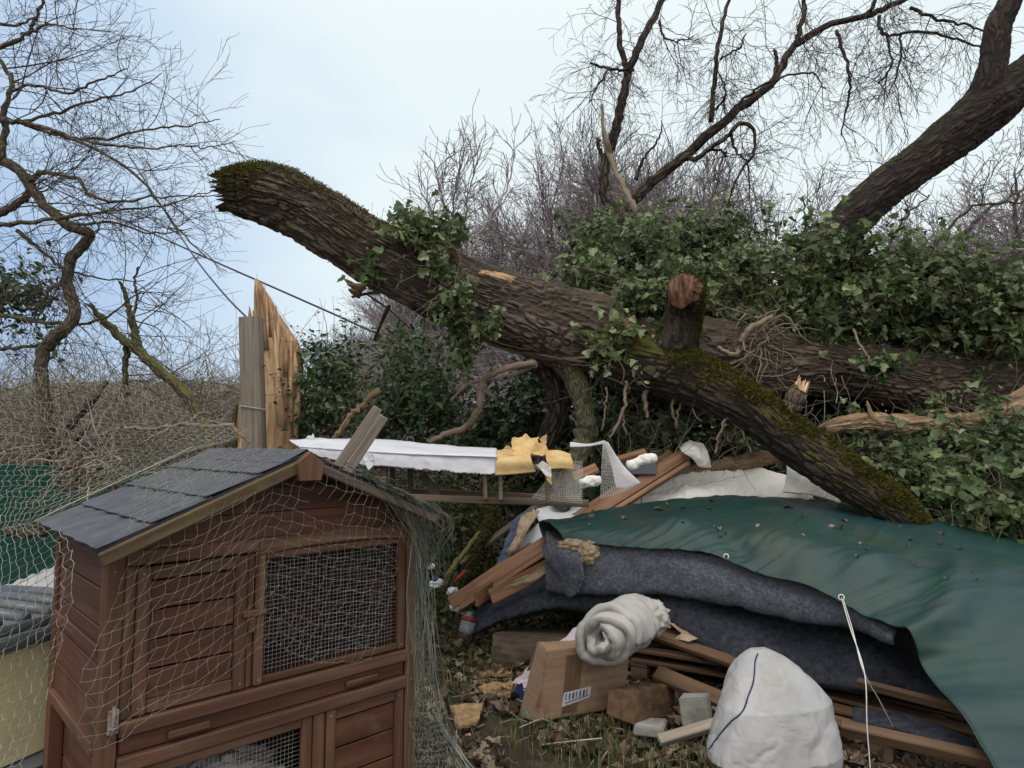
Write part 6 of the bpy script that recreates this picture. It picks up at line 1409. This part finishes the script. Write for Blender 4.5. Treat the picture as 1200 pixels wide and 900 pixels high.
# hem
a = Acc(); a.tube(S[-1]+np.array([0, -.001, 0]), .0045, 6); a.build('hem', M['tarp'], TARP)
def eyelet(u, v):
    c_ = hit(tbv, u, v, .004, 3.3); th = np.linspace(0, 2*math.pi, 17); d_ = ray(u, v); sx = d_.cross(Vector((0, 0, 1))).normalized(); sy = sx.cross(d_)
    a = Acc(); a.tube([tuple(c_+sx*math.cos(x)*.0125+sy*math.sin(x)*.0125) for x in th], .0035, 6, False); a.build('eyelet', M['cord'], TARP)
    a = Acc(); a.tube([tuple(c_-d_*.001), tuple(c_+d_*.001)], .010, 12); a.build('eyelet_hole', M['cable'], TARP); return c_
eyelet(851, 652); e2 = eyelet(986, 700)
a = Acc()
y0 = e2.y
for pl in ([(986, 700, y0-.01), (996, 735, 2.98), (1013, 788, 2.75), (1016, 850, 2.7), (1020, 905, 2.68), (1022, 950, 2.66)], [(988, 702, y0-.01), (999, 738, 2.99), (1012, 787, 2.76), (1030, 820, 2.95), (1052, 862, 3.1)]):
    c = cr([P(*q_) for q_ in pl], 30); a.tube(c, .0022, 6)
tag(a.build('cord', M['cord']), 'white cord tied to the tarpaulin eyelet and hanging down', 'cord')
o = flake([(918, 595, 4.55), (924, 592, 4.5), (932, 596, 4.5), (926, 599, 4.48)], M['dark'], None, nm='dead_leaf', th=.01); tag(o, 'dark curled leaf lying on top of the tarpaulin', 'leaf')

pp = []; nn_ = []
for k in range(46):
    i_, j_ = R.randint(25, 120), R.randint(20, 200); pp.append(S[i_, j_]+np.array([0, 0, .008])); nn_.append((0, 0, 1))
tag(leaves('leaf_scatter', np.array(pp), np.array(nn_), .05, M['litter'], None, R, 'oval', jitter=.3, curl=3), 'scattered small dead leaves on the tarpaulin', 'leaves', kind='stuff')
# blue carpet folded over under the tarpaulin edge
rows = [
 [P(640, 622, 4.77), P(700, 628, 4.65), P(770, 636, 4.52), P(850, 650, 4.3), P(930, 672, 4.04), P(1000, 700, 3.83), P(1048, 738, 3.66)],
 [P(640, 632, 4.36), P(700, 633, 4.24), P(770, 640, 4.11), P(850, 653, 3.89), P(930, 680, 3.63), P(1000, 704, 3.42), P(1048, 740, 3.25)],
 [P(640, 646, 4.28), P(700, 642, 4.16), P(770, 648, 4.03), P(850, 664, 3.81), P(930, 690, 3.55), P(1000, 713, 3.34), P(1048, 744, 3.17)],
 [P(640, 668, 4.25), P(700, 666, 4.13), P(770, 668, 4.0), P(850, 684, 3.78), P(930, 708, 3.52), P(1000, 724, 3.31), P(1048, 748, 3.14)],
 [P(640, 690, 4.27), P(700, 692, 4.15), P(770, 694, 4.02), P(850, 704, 3.8), P(930, 724, 3.54), P(1000, 734, 3.33), P(1048, 750, 3.16)],
 [P(640, 690, 4.36), P(700, 692, 4.24), P(770, 694, 4.11), P(850, 704, 3.89), P(930, 724, 3.63), P(1000, 734, 3.42), P(1048, 750, 3.25)],
]
CS = wrinkle(wrinkle(grid_surface(rows, 200, 60), .024, 4.5, 2), .010, 20, 3)
CP = sheet('blue_carpet', CS, M['carpet'], None, .012); tag(CP, 'blue grey shaggy carpet edge sticking out under the front of the tarpaulin', 'carpet')
def fuzz(S, n, L, m, name, parent, g):
    nn = gnormals(S); nv, nu = S.shape[:2]; s_ = 1 if (nn[nv//2, nu//2] @ np.array([0, -1, 0.2])) > 0 else -1
    i = g.randint(0, nv-1, n); j = g.randint(0, nu-1, n); f = g.rand(n, 1); h = g.rand(n, 1)
    p = S[i, j]*(1-f)*(1-h)+S[i+1, j]*f*(1-h)+S[i, j+1]*(1-f)*h+S[i+1, j+1]*f*h; N_ = nn[i, j]*s_
    side = g.normal(0, 1, (n, 3)); side -= N_*(side*N_).sum(1)[:, None]; side /= np.linalg.norm(side, axis=1)[:, None]
    up = N_+g.normal(0, .6, (n, 3)); up[:, 2] -= .2; up /= np.linalg.norm(up, axis=1)[:, None]; ll = L*(.5+g.rand(n))[:, None]
    V = np.stack([p-side*L*.14, p+side*L*.14, p+up*ll], 1).reshape(-1, 3)
    link(name, npmesh(name, V, np.arange(3*n).reshape(-1, 3), {'bc': V, 'rnd': np.repeat(g.rand(n), 3)}, False), m, parent)
fuzz(CS, 60000, .013, M['carpet'], 'pile_fibres', CP, g)
# tail of carpet at the left end
rows = [[P(636, 640, 4.35), P(655, 636, 4.3), P(672, 640, 4.25)], [P(640, 655, 4.22), P(658, 650, 4.15), P(680, 655, 4.1)], [P(655, 675, 4.16), P(668, 672, 4.1), P(684, 676, 4.08)], [P(662, 695, 4.14), P(668, 699, 4.12), P(677, 693, 4.1)]]
TS = wrinkle(wrinkle(grid_surface(rows, 40, 50), .02, 9, 2), .005, 30, 3); o = sheet('carpet_tail', TS, M['carpet'], CP, .012); fuzz(TS, 6000, .014, M['carpet'], 'pile_fibres', o, g)
# beige underlay lump at the corner of the tarp
o = lumpy('underlay', P(678, 640, 4.22), .13, .08, .055, M['beige'], 5, .35, 0, 5); tag(o, 'crumpled beige foam under the left corner of the tarpaulin', 'foam')
o = lumpy('underlay', P(690, 648, 4.16), .075, .05, .075, M['beige'], 6, .35, 0, 4); tag(o, 'small beige foam lump hanging over the blue carpet', 'foam')

# dark carpet sagging lower
rows = [
 [P(690, 660, 4.6), P(760, 665, 4.5), P(850, 690, 4.3), P(930, 712, 4.0), P(1010, 735, 3.7), P(1100, 790, 3.5)],
 [P(700, 690, 4.35), P(770, 697, 4.15), P(860, 720, 3.9), P(940, 745, 3.7), P(1020, 765, 3.45), P(1100, 805, 3.3)],
 [P(740, 700, 4.2), P(790, 722, 4.02), P(860, 755, 3.8), P(940, 785, 3.6), P(1020, 795, 3.4), P(1110, 820, 3.2)],
 [P(770, 704, 4.15), P(805, 745, 4.0), P(850, 776, 3.85), P(920, 800, 3.65), P(1010, 808, 3.45), P(1120, 830, 3.25)],
 [P(780, 704, 4.4), P(812, 748, 4.3), P(855, 780, 4.1), P(925, 805, 3.9), P(1015, 812, 3.7), P(1130, 836, 3.5)],
]
S = wrinkle(wrinkle(grid_surface(rows, 120, 60), .03, 4, 12), .006, 20, 3); o = sheet('dark_carpet', S, M['carpet_dark'], None, .01); tag(o, 'dark navy carpet sagging beneath the blue carpet over the pallets', 'carpet')
rows = [
 [P(545, 725, 4.9), P(600, 695, 4.8), P(650, 670, 4.7), P(700, 665, 4.5), P(760, 690, 4.3)],
 [P(547, 735, 4.65), P(600, 705, 4.5), P(650, 690, 4.4), P(700, 688, 4.3), P(750, 696, 4.2)],
 [P(552, 742, 4.55), P(600, 722, 4.4), P(645, 712, 4.3), P(690, 712, 4.25), P(735, 712, 4.2)],
 [P(556, 740, 4.75), P(600, 724, 4.6), P(640, 716, 4.5), P(690, 724, 4.45), P(720, 724, 4.4)],
]
S = wrinkle(wrinkle(grid_surface(rows, 90, 50), .03, 5, 15), .006, 20, 3); o = sheet('dark_carpet', S, M['carpet_dark'], None, .012); tag(o, 'dark navy carpet draped low under the timber heap, left of the duvet roll', 'carpet')

# white wadding spread behind the tarp
rows = [
 [P(690, 640, 5.3), P(760, 640, 5.5), P(830, 640, 5.6), P(900, 640, 5.6), P(970, 640, 5.5), P(1040, 640, 5.3)],
 [P(704, 604, 5.15), P(760, 576, 5.35), P(800, 561, 5.38), P(850, 555, 5.38), P(905, 558, 5.36), P(965, 570, 5.3)],
 [P(700, 610, 4.86), P(762, 582, 5.2), P(806, 566, 5.22), P(855, 560, 5.22), P(908, 564, 5.2), P(968, 578, 5.12)],
 [P(702, 616, 4.82), P(766, 592, 5.06), P(810, 578, 5.08), P(858, 573, 5.08), P(912, 576, 5.06), P(972, 588, 5.0)],
 [P(708, 622, 4.82), P(770, 606, 4.96), P(815, 600, 4.98), P(862, 600, 4.97), P(915, 602, 4.96), P(976, 606, 4.92)],
]
rows = [r_[:6] for r_ in rows]; rows[1][5] = P(968, 572, 5.04)
for r_, q_ in zip(rows, (P(1036, 640, 5.2), P(1036, 592, 4.9), P(1038, 598, 4.84), P(1040, 606, 4.82), P(1042, 618, 4.82))): r_.append(q_)
S = wrinkle(wrinkle(grid_surface(rows, 220, 90), .035, 6, 22), .012, 24, 23, 4); WAD = sheet('white_wadding', S, M['fleece'], None, .02); tag(WAD, 'white and cream quilt wadding heaped behind the top of the tarpaulin', 'wadding')
rows = [[P(922, 543, 4.92), P(938, 540, 4.92), P(948, 543, 4.92)], [P(922, 556, 4.88), P(945, 552, 4.86), P(968, 562, 4.88)], [P(918, 576, 4.84), P(950, 580, 4.8), P(986, 590, 4.82)]]
S = wrinkle(wrinkle(grid_surface(rows, 50, 50), .03, 7, 31), .006, 20, 3); o = sheet('quilt_corner', S, M['fleece'], None, .02); tag(o, 'upright peaked white quilt corner in front of the mossy limb', 'quilt')
rows = [[P(960, 586, 4.9), P(990, 582, 4.85), P(1015, 580, 4.8)], [P(958, 592, 4.85), P(1000, 590, 4.8), P(1028, 594, 4.78)], [P(960, 598, 4.8), P(1000, 602, 4.75), P(1040, 608, 4.72)]]
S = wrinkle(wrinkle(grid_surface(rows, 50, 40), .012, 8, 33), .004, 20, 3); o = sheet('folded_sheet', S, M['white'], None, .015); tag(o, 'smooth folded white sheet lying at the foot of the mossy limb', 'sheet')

# duvet roll: spiral quilt
t = thing('duvet_roll', 'rolled white duvet with its spiral end facing out, propped above the cardboard box', 'duvet', tuple(P(720, 745, 3.6)))
c0 = np.array(tuple(P(709, 748, 3.42))); c1 = np.array(tuple(P(752, 722, 3.84)))
ax = (c1-c0); LL = np.linalg.norm(ax); ax /= LL; n1 = np.cross(ax, (0, 0, 1)); n1 /= np.linalg.norm(n1); n2 = np.cross(n1, ax)
nt_, nlen = 230, 60; turns = 3.2; S = np.zeros((nlen, nt_, 3))
for i in range(nlen):
    f = i/(nlen-1)
    for j in range(nt_):
        h = j/(nt_-1); th = -turns*2*math.pi*h+1.2; r_ = .020+.128*h**0.9
        r_ *= (1-.25*max(0, f-.6)/.4) * (1+.07*math.sin(2*th+f*4)+.03*math.sin(5*th+f*9))
        off = -.07*(1-h)+.03*math.sin(th*1.3)      # inner turns stick out a little
        pos = c0+ax*(LL*f+off*(1-f))+n1*math.cos(th)*r_*1.05+n2*math.sin(th)*r_
        S[i, j] = pos
S = wrinkle(wrinkle(S, .040, 5.5, 41), .016, 12, 42, 4, ridge=False)
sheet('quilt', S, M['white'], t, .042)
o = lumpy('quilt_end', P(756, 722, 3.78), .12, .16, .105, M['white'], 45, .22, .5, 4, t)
a = Acc(); 
for (u0, v0) in ((737, 725), (747, 735), (750, 718)):
    c_ = np.array(tuple(P(u0, v0, 3.50))); th = np.linspace(0, 6.28, 12); a.tube([tuple(c_+n1*math.cos(x)*.010+n2*math.sin(x)*.014) for x in th], .002, 4, False)
a.build('stitching', M['metal'], t)

# duvet bag
secs = [(760, 878, 900, 2.78), (764, 871, 910, 2.77), (772, 861, 926, 2.75), (784, 853, 943, 2.73), (800, 847, 960, 2.71), (820, 841, 976, 2.68), (848, 833, 984, 2.66), (870, 827, 988, 2.65), (880, 827, 989, 2.64), (889, 838, 989, 2.64), (910, 850, 988, 2.64), (935, 852, 985, 2.63), (957, 870, 970, 2.64)]
nsx = 200; nvx = 180; vv_ = np.linspace(760, 957, nvx); V = []
for v in vv_:
    l_ = np.interp(v, [s[0] for s in secs], [s[1] for s in secs]); r_ = np.interp(v, [s[0] for s in secs], [s[2] for s in secs]); yc = np.interp(v, [s[0] for s in secs], [s[3] for s in secs])
    pl = P(l_, v, yc); pr = P(r_, v, yc); hw = (pr.x-pl.x)/2; cx = (pl.x+pr.x)/2; dpt = hw*.62*np.interp(v, [762, 800, 957], [1, 1, .9])
    for k in range(nsx):
        th = k*2*math.pi/nsx; cc, ss = math.cos(th), math.sin(th); x = np.sign(cc)*abs(cc)**.8*hw; y = np.sign(ss)*abs(ss)**.75*dpt
        V.append((cx+x, yc+.0+y+.10*(x/0.27)*0.5, pl.z))
V = np.array(V); cen = V.reshape(nvx, nsx, 3).mean(1, keepdims=True); dirn = (V.reshape(nvx, nsx, 3)-cen); dirn /= np.linalg.norm(dirn, axis=2)[..., None]+1e-9
f1 = fbm(V*np.array([4, 4, 4]), 4, 51).reshape(nvx, nsx); f2 = (np.clip(1-np.abs(2*vnoise(V*np.array([5, 5, 4])+3, 53)-1)*7, 0, 1)+.6*np.clip(1-np.abs(2*vnoise(V*np.array([14, 14, 7])+3, 54)-1)*5, 0, 1)).reshape(nvx, nsx)
f3 = fbm(V*np.array([26, 26, 5])+f1.reshape(-1, 1)*3, 3, 57).reshape(nvx, nsx); f4 = np.clip(1-np.abs(2*f3-1)*4, 0, 1)
V = (V.reshape(nvx, nsx, 3)+dirn*((f1-.5)*.035-f2*.007+(f3-.5)*.006-f4*.0022)[..., None]).reshape(-1, 3)
i = np.arange(nvx-1)[:, None]*nsx; j = np.arange(nsx)[None, :]; q = np.stack([i+j, i+nsx+j, i+nsx+(j+1) % nsx, i+(j+1) % nsx], -1).reshape(-1, 4)
t = thing('duvet_bag', 'bulging white duvet bag with navy piping standing at the bottom right', 'duvet', tuple(P(910, 950, 2.65)))
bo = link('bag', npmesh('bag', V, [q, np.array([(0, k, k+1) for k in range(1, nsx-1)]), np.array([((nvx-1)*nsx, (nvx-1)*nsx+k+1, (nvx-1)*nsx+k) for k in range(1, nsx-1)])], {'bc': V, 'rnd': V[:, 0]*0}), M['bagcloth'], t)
bb = bvh_of(bo)
def seam(l, r_, m, nm, off=.002):
    a = Acc(); c = cr([hit(bb, u, v, off, 2.6) for (u, v) in l], len(l)*5); a.tube(c, r_, 6, False); a.build(nm, M[m], t)
seam([(888, 766), (885, 775), (884, 790), (882, 802), (877, 815), (872, 830), (866, 838), (857, 845), (848, 855), (838, 868), (831, 878)], .0028, 'navy', 'piping')

# cardboard box
def hexa(c8, m, name, parent=None, th=None):
    """c8: bottom 4 (front-left, front-right, back-right, back-left) then top 4; slightly bevelled by a modifier-free inset"""
    bm = bmesh.new(); vs_ = [bm.verts.new(tuple(c)) for c in c8]
    for f in ((0, 1, 5, 4), (1, 2, 6, 5), (2, 3, 7, 6), (3, 0, 4, 7), (4, 5, 6, 7), (3, 2, 1, 0)): bm.faces.new([vs_[k] for k in f])
    bmesh.ops.recalc_face_normals(bm, faces=bm.faces); bmesh.ops.bevel(bm, geom=list(bm.edges), offset=.006, segments=2, affect='EDGES')
    me = bpy.data.meshes.new(name); bm.to_mesh(me); bm.free()
    n = len(me.vertices); co = np.zeros(n*3, np.float32); me.vertices.foreach_get('co', co); co = co.reshape(-1, 3)
    at = me.attributes.new('bc', 'FLOAT_VECTOR', 'POINT'); ext = co.max(0)-co.min(0); order = np.argsort(ext); at.data.foreach_set('vector', co[:, order].ravel())
    a2_ = me.attributes.new('rnd', 'FLOAT', 'POINT'); a2_.data.foreach_set('value', np.full(n, rnd.random(), np.float32))
    return link(name, me, m, parent)
t = thing('cardboard_box', 'taped brown cardboard box with shipping label and green recycling sticker', 'box', tuple(P(660, 845, 3.6)))
q8 = [P(628, 847, 3.42), P(730, 829, 3.66), P(712, 815, 3.9), P(607, 840, 3.64), P(641, 763, 3.45), P(740, 752, 3.69), P(724, 748, 3.92), P(630, 752, 3.68)]
bx = hexa(q8, M['card'], 'carton', t); bxb = bvh_of(bx)
def decal(l, m, name, parent, off=.002, bv=bxb, th=.0008):
    pts = np.array([tuple(hit(bv, u, v, off)) for (u, v) in l]); n = len(pts); d_ = np.array(tuple(ray(l[0][0], l[0][1])))
    V = np.concatenate([pts, pts+d_*th]); jj = np.arange(n); k2 = (jj+1) % n
    fs = [np.stack([jj, jj+n, k2+n, k2], 1)]
    if n == 4: fs.append(np.array([(0, 1, 2, 3), (7, 6, 5, 4)]))
    return link(name, npmesh(name, V, fs, {'bc': V, 'rnd': V[:, 0]*0}, False), m, parent)
decal([(664, 768), (673, 767), (667, 835), (658, 837)], M['card_dark'], 'tape_edge', t, .0012)
decal([(674, 767), (684, 766), (676, 833), (667, 835)], M['tape'], 'tape', t, .0035)
lb = decal([(661, 812), (693, 804), (691, 817), (658, 829)], M['paper'], 'shipping_label', t, .005)
for k in range(7):
    u0 = 663+k*4.1; 
    decal([(u0, 813.5-k*1.0), (u0+1.2+(k % 3)*.5, 813.2-k*1.0), (u0+1.0+(k % 3)*.5-.6, 820.5-k*1.05), (u0-.8, 821-k*1.05)], M['ink'], 'print', lb, .0075)
decal([(662, 823.6), (690, 813.8), (690, 814.8), (662, 824.6)], M['ink'], 'print', lb, .0075)
stk = decal([(614, 827), (627, 831), (624, 840), (611, 836)], M['green_st'], 'recycling_sticker', t, .006)
decal([(622, 797), (631, 800), (628, 812), (618, 808)], M['pale_st'], 'pale_sticker', t, .006)
decal([(625, 801), (627, 806), (630, 803), (627.5, 808)], M['green_st'], 'mark', t, .008)
decal([(615.5, 830), (618, 835), (623.5, 832), (618.5, 833)], M['pale_st'], 'mark', stk, .008)
a = Acc(); a.tube(cr([P(633, 750, 3.82), P(627, 775, 3.79), P(620, 800, 3.78)], 8), .006, 4); 
sheet('flap', grid_surface([[P(635, 751, 3.80), P(629, 752, 3.84)], [P(622, 785, 3.77), P(618, 786, 3.82)]], 6, 8), M['card_dark'], t, .005)
# lilac card sheets left of and behind the box
def flat(l, m, label, name, cat, th=.003): o = flake(l, M[m], None, th=th, nm=name); return tag(o, label, cat)
flat([(600, 800, 3.95), (622, 778, 3.9), (632, 792, 3.85), (618, 816, 3.82)], 'lilac', 'folded pale lilac card poking out left of the cardboard box', 'lilac_card', 'card')
flat([(655, 752, 4.1), (690, 725, 4.15), (712, 720, 4.1), (700, 755, 4.0)], 'lilac', 'flat lilac card leaning behind the cardboard box', 'lilac_card', 'card')
flat([(598, 812, 3.8), (612, 800, 3.78), (618, 822, 3.75), (604, 832, 3.75)], 'navy', 'dark blue card scrap on the ground left of the box', 'card_scrap', 'card')

# timber block, logs, bricks, pallets
o = hexa([P(710, 838, 3.4), P(745, 851, 3.35), P(792, 838, 3.75), P(755, 826, 3.8), P(713, 808, 3.4), P(746, 812, 3.35), P(790, 800, 3.75), P(755, 797, 3.8)], M['pallet'], 'timber_block'); tag(o, 'short square timber block standing right of the cardboard box', 'timber')
o = hexa([P(575, 785, 4.35), P(680, 800, 4.2), P(700, 780, 4.7), P(600, 770, 4.8), P(577, 742, 4.35), P(672, 748, 4.2), P(700, 738, 4.7), P(600, 735, 4.8)], M['dark_frame'], 'wooden_sleeper'); tag(o, 'dark thick sleeper block under the low navy carpet', 'timber')
o = hexa([P(742, 862, 3.3), P(778, 866, 3.25), P(782, 852, 3.5), P(745, 850, 3.5), P(743, 850, 3.3), P(777, 854, 3.25), P(782, 842, 3.5), P(745, 840, 3.5)], M['block'], 'brick'); tag(o, 'pale grey brick half buried below the timber block', 'brick')
o = hexa([P(800, 852, 3.3), P(833, 850, 3.25), P(835, 835, 3.6), P(803, 838, 3.6), P(795, 818, 3.3), P(827, 816, 3.25), P(832, 812, 3.6), P(800, 812, 3.6)], M['block'], 'concrete_block'); tag(o, 'pale concrete block under the pallet beside the duvet bag', 'block')
board((772, 868, 3.05), (840, 848, 3.1), .05, .03, 'grey_wood', 'grey stick lying against the duvet bag', 'wooden_batten', cat='batten')
def pallet(label, c, L, Wd, rz, tilt, mt='pallet'):
    t = thing('pallet', label, 'pallet', c, 0); t.rotation_euler = (tilt[0], tilt[1], rz)
    for k in range(3):
        a = Acc(); a.box((-L/2, -Wd/2+k*(Wd-.09)/2, 0), (L/2, -Wd/2+k*(Wd-.09)/2+.09, .022)); a.build('bottom_board', M[mt], t, False, False)
        for j in range(3):
            a = Acc(); a.box((-L/2+j*(L-.1)/2, -Wd/2+k*(Wd-.09)/2, .023), (-L/2+j*(L-.1)/2+.10, -Wd/2+k*(Wd-.09)/2+.09, .10)); a.build('block', M[mt], t, False, False)
    for j in range(3): a = Acc(); a.box((-L/2+j*(L-.1)/2, -Wd/2, .101), (-L/2+j*(L-.1)/2+.10, Wd/2, .120)); a.build('stringer', M[mt], t, False, False)
    for k in range(6): a = Acc(); a.box((-L/2, -Wd/2+k*(Wd-.09)/5, .121), (L/2, -Wd/2+k*(Wd-.09)/5+.09, .141)); a.build('top_board', M[mt], t, False, False)
    return t
pc = P(960, 850, 3.7)
pallet('wooden pallet under the dark carpet, upper one of the stack', (pc.x-.05, pc.y+.62, .17), 1.5, 1.0, math.radians(-24), (0, math.radians(2)))
pallet('wooden pallet on the ground, lowest of the stack under the tarpaulin', (pc.x-.0, pc.y+.58, .0), 1.55, 1.05, math.radians(-26), (0, math.radians(1)))
pallet('wooden pallet of the right hand stack beneath the hanging tarpaulin', (P(1110, 880, 3.1).x, 3.5, .0), 1.1, .9, math.radians(-38), (0, math.radians(2)))
board((762, 742, 3.95), (865, 778, 3.75), .07, .03, 'pallet', 'brown slat sticking out below the duvet roll', 'slat', cat='slat')
board((768, 788, 3.75), (850, 822, 3.55), .10, .03, 'pallet', 'lower wide brown board above the pale concrete block', 'slat', cat='slat')
board((1005, 800, 3.2), (1130, 832, 2.9), .03, .04, 'pallet', 'pale brown slat peeking out under the dark carpet at the right', 'slat', cat='slat')
board((985, 852, 2.9), (1175, 895, 2.65), .05, .05, 'pallet', 'brown board low behind the cord at the right', 'slat', cat='slat')
flat([(780, 725, 3.95), (800, 738, 3.9), (818, 748, 3.85), (806, 752, 3.85), (790, 748, 3.9), (800, 742, 3.9)], 'beige', 'torn curl of beige foam below the duvet roll', 'foam_scrap', 'foam')
S = wrinkle(grid_surface([[P(1000, 830, 3.3), P(1070, 842, 3.1), P(1140, 868, 2.9)], [P(1000, 846, 3.2), P(1070, 860, 3.0), P(1150, 885, 2.8)]], 50, 20), .02, 8, 61); o = sheet('dark_cloth', S, M['carpet_dark'], None, .02); tag(o, 'folded dark cloth between the slats at the lower right', 'cloth')
# black filler lump added inside the heap to keep the gaps under it dark
o = lumpy('heap_filler', P(980, 740, 4.5), 1.15, .55, .42, M['cable'], 71, .12, -.25, 2.2, pw=.6); o.location.z -= .12; tag(o, 'black filler lump added in the heap core to darken the gaps below', 'bag')

# ------------------------------------------------------------------ small litter and ground cover
g = np.random.RandomState(91)
for (u, v, y, s_, m, lab, seed) in ((512, 684, 5.0, .06, 'gloss_white', 'crumpled white plastic scrap beside the bank, upper of two', 1), (506, 664, 5.1, .035, 'gloss_white', 'small white scrap among leaves next to the hutch', 2), (530, 693, 4.9, .05, 'gloss_white', 'bluish white crumpled scrap near the plank end', 3),
                                (535, 712, 4.75, .05, 'fleece', 'dirty white rag scrap under the plank end', 4), (510, 678, 4.9, .03, 'denim', 'small blue scrap beside the white plastic scrap', 5)):
    o = lumpy('litter_scrap', P(u, v, y), s_, s_*.6, s_*.6, M[m], seed, .5, g.rand()*3, 4, nu=32, nvv=20); tag(o, lab, 'litter')
cloth_roll([(530, 684, 5.0, 1.5), (538, 677, 5.0, 3), (546, 668, 5.0, 1.5)], 'red', 'dark red crumpled cloth strip on the litter left of the heap', seed=9, amp=.01)
t = thing('plastic_bottle', 'clear plastic bottle with a brown label lying near the plank end', 'bottle', tuple(P(546, 730, 4.55)))
b0, b1 = P(545, 743, 4.5), P(551, 717, 4.55); a = Acc(); c = cr([b0, b0*.6+b1*.4, b1], 12); a.tube(c, [.001, .045, .05, .05, .05, .048, .05, .05, .048, .035, .022, .02], 14); a.build('body', M['clear'], t)
a = Acc(); a.tube([b0*.45+b1*.55, b0*.25+b1*.75], .051, 14); a.build('label', M['red'], t)
for l, lab in (([(527, 830, 3.7), (565, 828, 3.7), (558, 850, 3.5), (537, 855, 3.48)], 'broken yellow chipboard piece lying on the leaf litter'), ([(560, 808, 3.9), (600, 800, 3.95), (598, 818, 3.85), (570, 818, 3.85)], 'splintered orange chipboard scrap left of the lilac card'), ([(560, 790, 4.1), (590, 786, 4.1), (600, 792, 4.0), (565, 795, 4.0)], 'thin pale wood sliver on the ground beneath the sleeper')):
    pl = [(u, v, 1.45/((v-520)/F)*.985) for (u, v, y) in l]; o = flake(pl, M['chip'], None, .015, 'chipboard_piece'); tag(o, lab, 'chipboard')

K = 15000
x = g.uniform(-1.0, 3.2, K); y = 2.0+4.0*g.rand(K)**1.1; z = gz(x, y)+.012+.02*g.rand(K)
z = z+np.where(y < 8, (fbm(np.stack([x*14, y*14, x*0], 1), 3, 9)-.5)*.05, 0)
keep = fbm(np.stack([x*3, y*3, x*0], 1), 2, 18) > .40
tag(leaves('leaf_litter', np.stack([x, y, z], 1)[keep], np.tile((0, 0, 1.), (keep.sum(), 1)), .06, M['litter'], None, g, 'ivy', jitter=.45, curl=3.0), 'brown dead leaves covering the ground in front of the heap', 'leaf litter', kind='stuff')
K = 1500; x = g.uniform(-1.0, 2.6, K); y = g.uniform(2.4, 6, K)
a = Acc()
for k in range(700):
    x0, y0 = g.uniform(-.9, 2.4), g.uniform(2.5, 6); p = np.array([x0, y0, gzf(x0, y0)+.025]); d = g.normal(0, 1, 3); d[2] *= .12; d /= np.linalg.norm(d); L = g.uniform(.06, .28)
    a.tube([p, p+d*L*.5+g.normal(0, .01, 3), p+d*L], g.uniform(.0015, .004), 4, False, r=g.rand())
tag(a.build('fallen_twigs', M['twig_scrub']), 'thin broken twigs strewn over the dead leaves', 'twigs', kind='stuff')
# grass tufts
def grass(areas, name, label, g):
    V = []; F_ = []; rv = []; nb = 0
    for (x0, y0, rx, ry, n, h) in areas:
        for k in range(n):
            x, y = x0+g.normal(0, rx), y0+g.normal(0, ry); z = gzf(x, y)-.005; az = g.rand()*6.28; ln = h*(.5+g.rand()*.9); lean = g.rand()*.9; w = .0028
            d = np.array([math.cos(az), math.sin(az), 0]); s_ = np.array([-d[1], d[0], 0])*w; p = np.array([x, y, z])
            a1 = p+np.array([0, 0, ln*.5])+d*ln*.18*lean; a2 = p+np.array([0, 0, ln*(1-.35*lean)])+d*ln*.55*lean
            V += [p-s_, p+s_, a1+s_*.8, a1-s_*.8, a2]; F_.append((nb, nb+1, nb+2, nb+3)); nb += 5; r_ = g.rand(); rv += [r_]*5
    q = np.array(F_); t = q[:, [3, 2, 2]].copy(); t[:, 2] = q[:, 3]+1
    me = npmesh(name, np.array(V), [q, t], {'rnd': np.array(rv)}, False); return tag(link(name, me, M['grass']), label, 'grass', kind='stuff')
def GP(u, v): 
    y = 1.45/((v-520)/F); p = P(u, v, y); return p.x, p.y
ar = []
for (u, v, ru, n, h) in ((700, 850, .16, 420, .13), (735, 872, .22, 500, .12), (660, 865, .2, 300, .10), (760, 885, .2, 380, .10), (540, 780, .2, 420, .13), (520, 810, .16, 320, .12), (560, 765, .2, 300, .10), (640, 890, .25, 200, .08), (800, 895, .15, 200, .10), (530, 740, .3, 300, .12), (580, 860, .3, 160, .07)):
    x, y = GP(u, v); ar.append((x, y, ru*1.3, ru, int(n*.5), h))
grass(ar, 'grass', 'sparse green and straw grass tufts around the cardboard box', g)
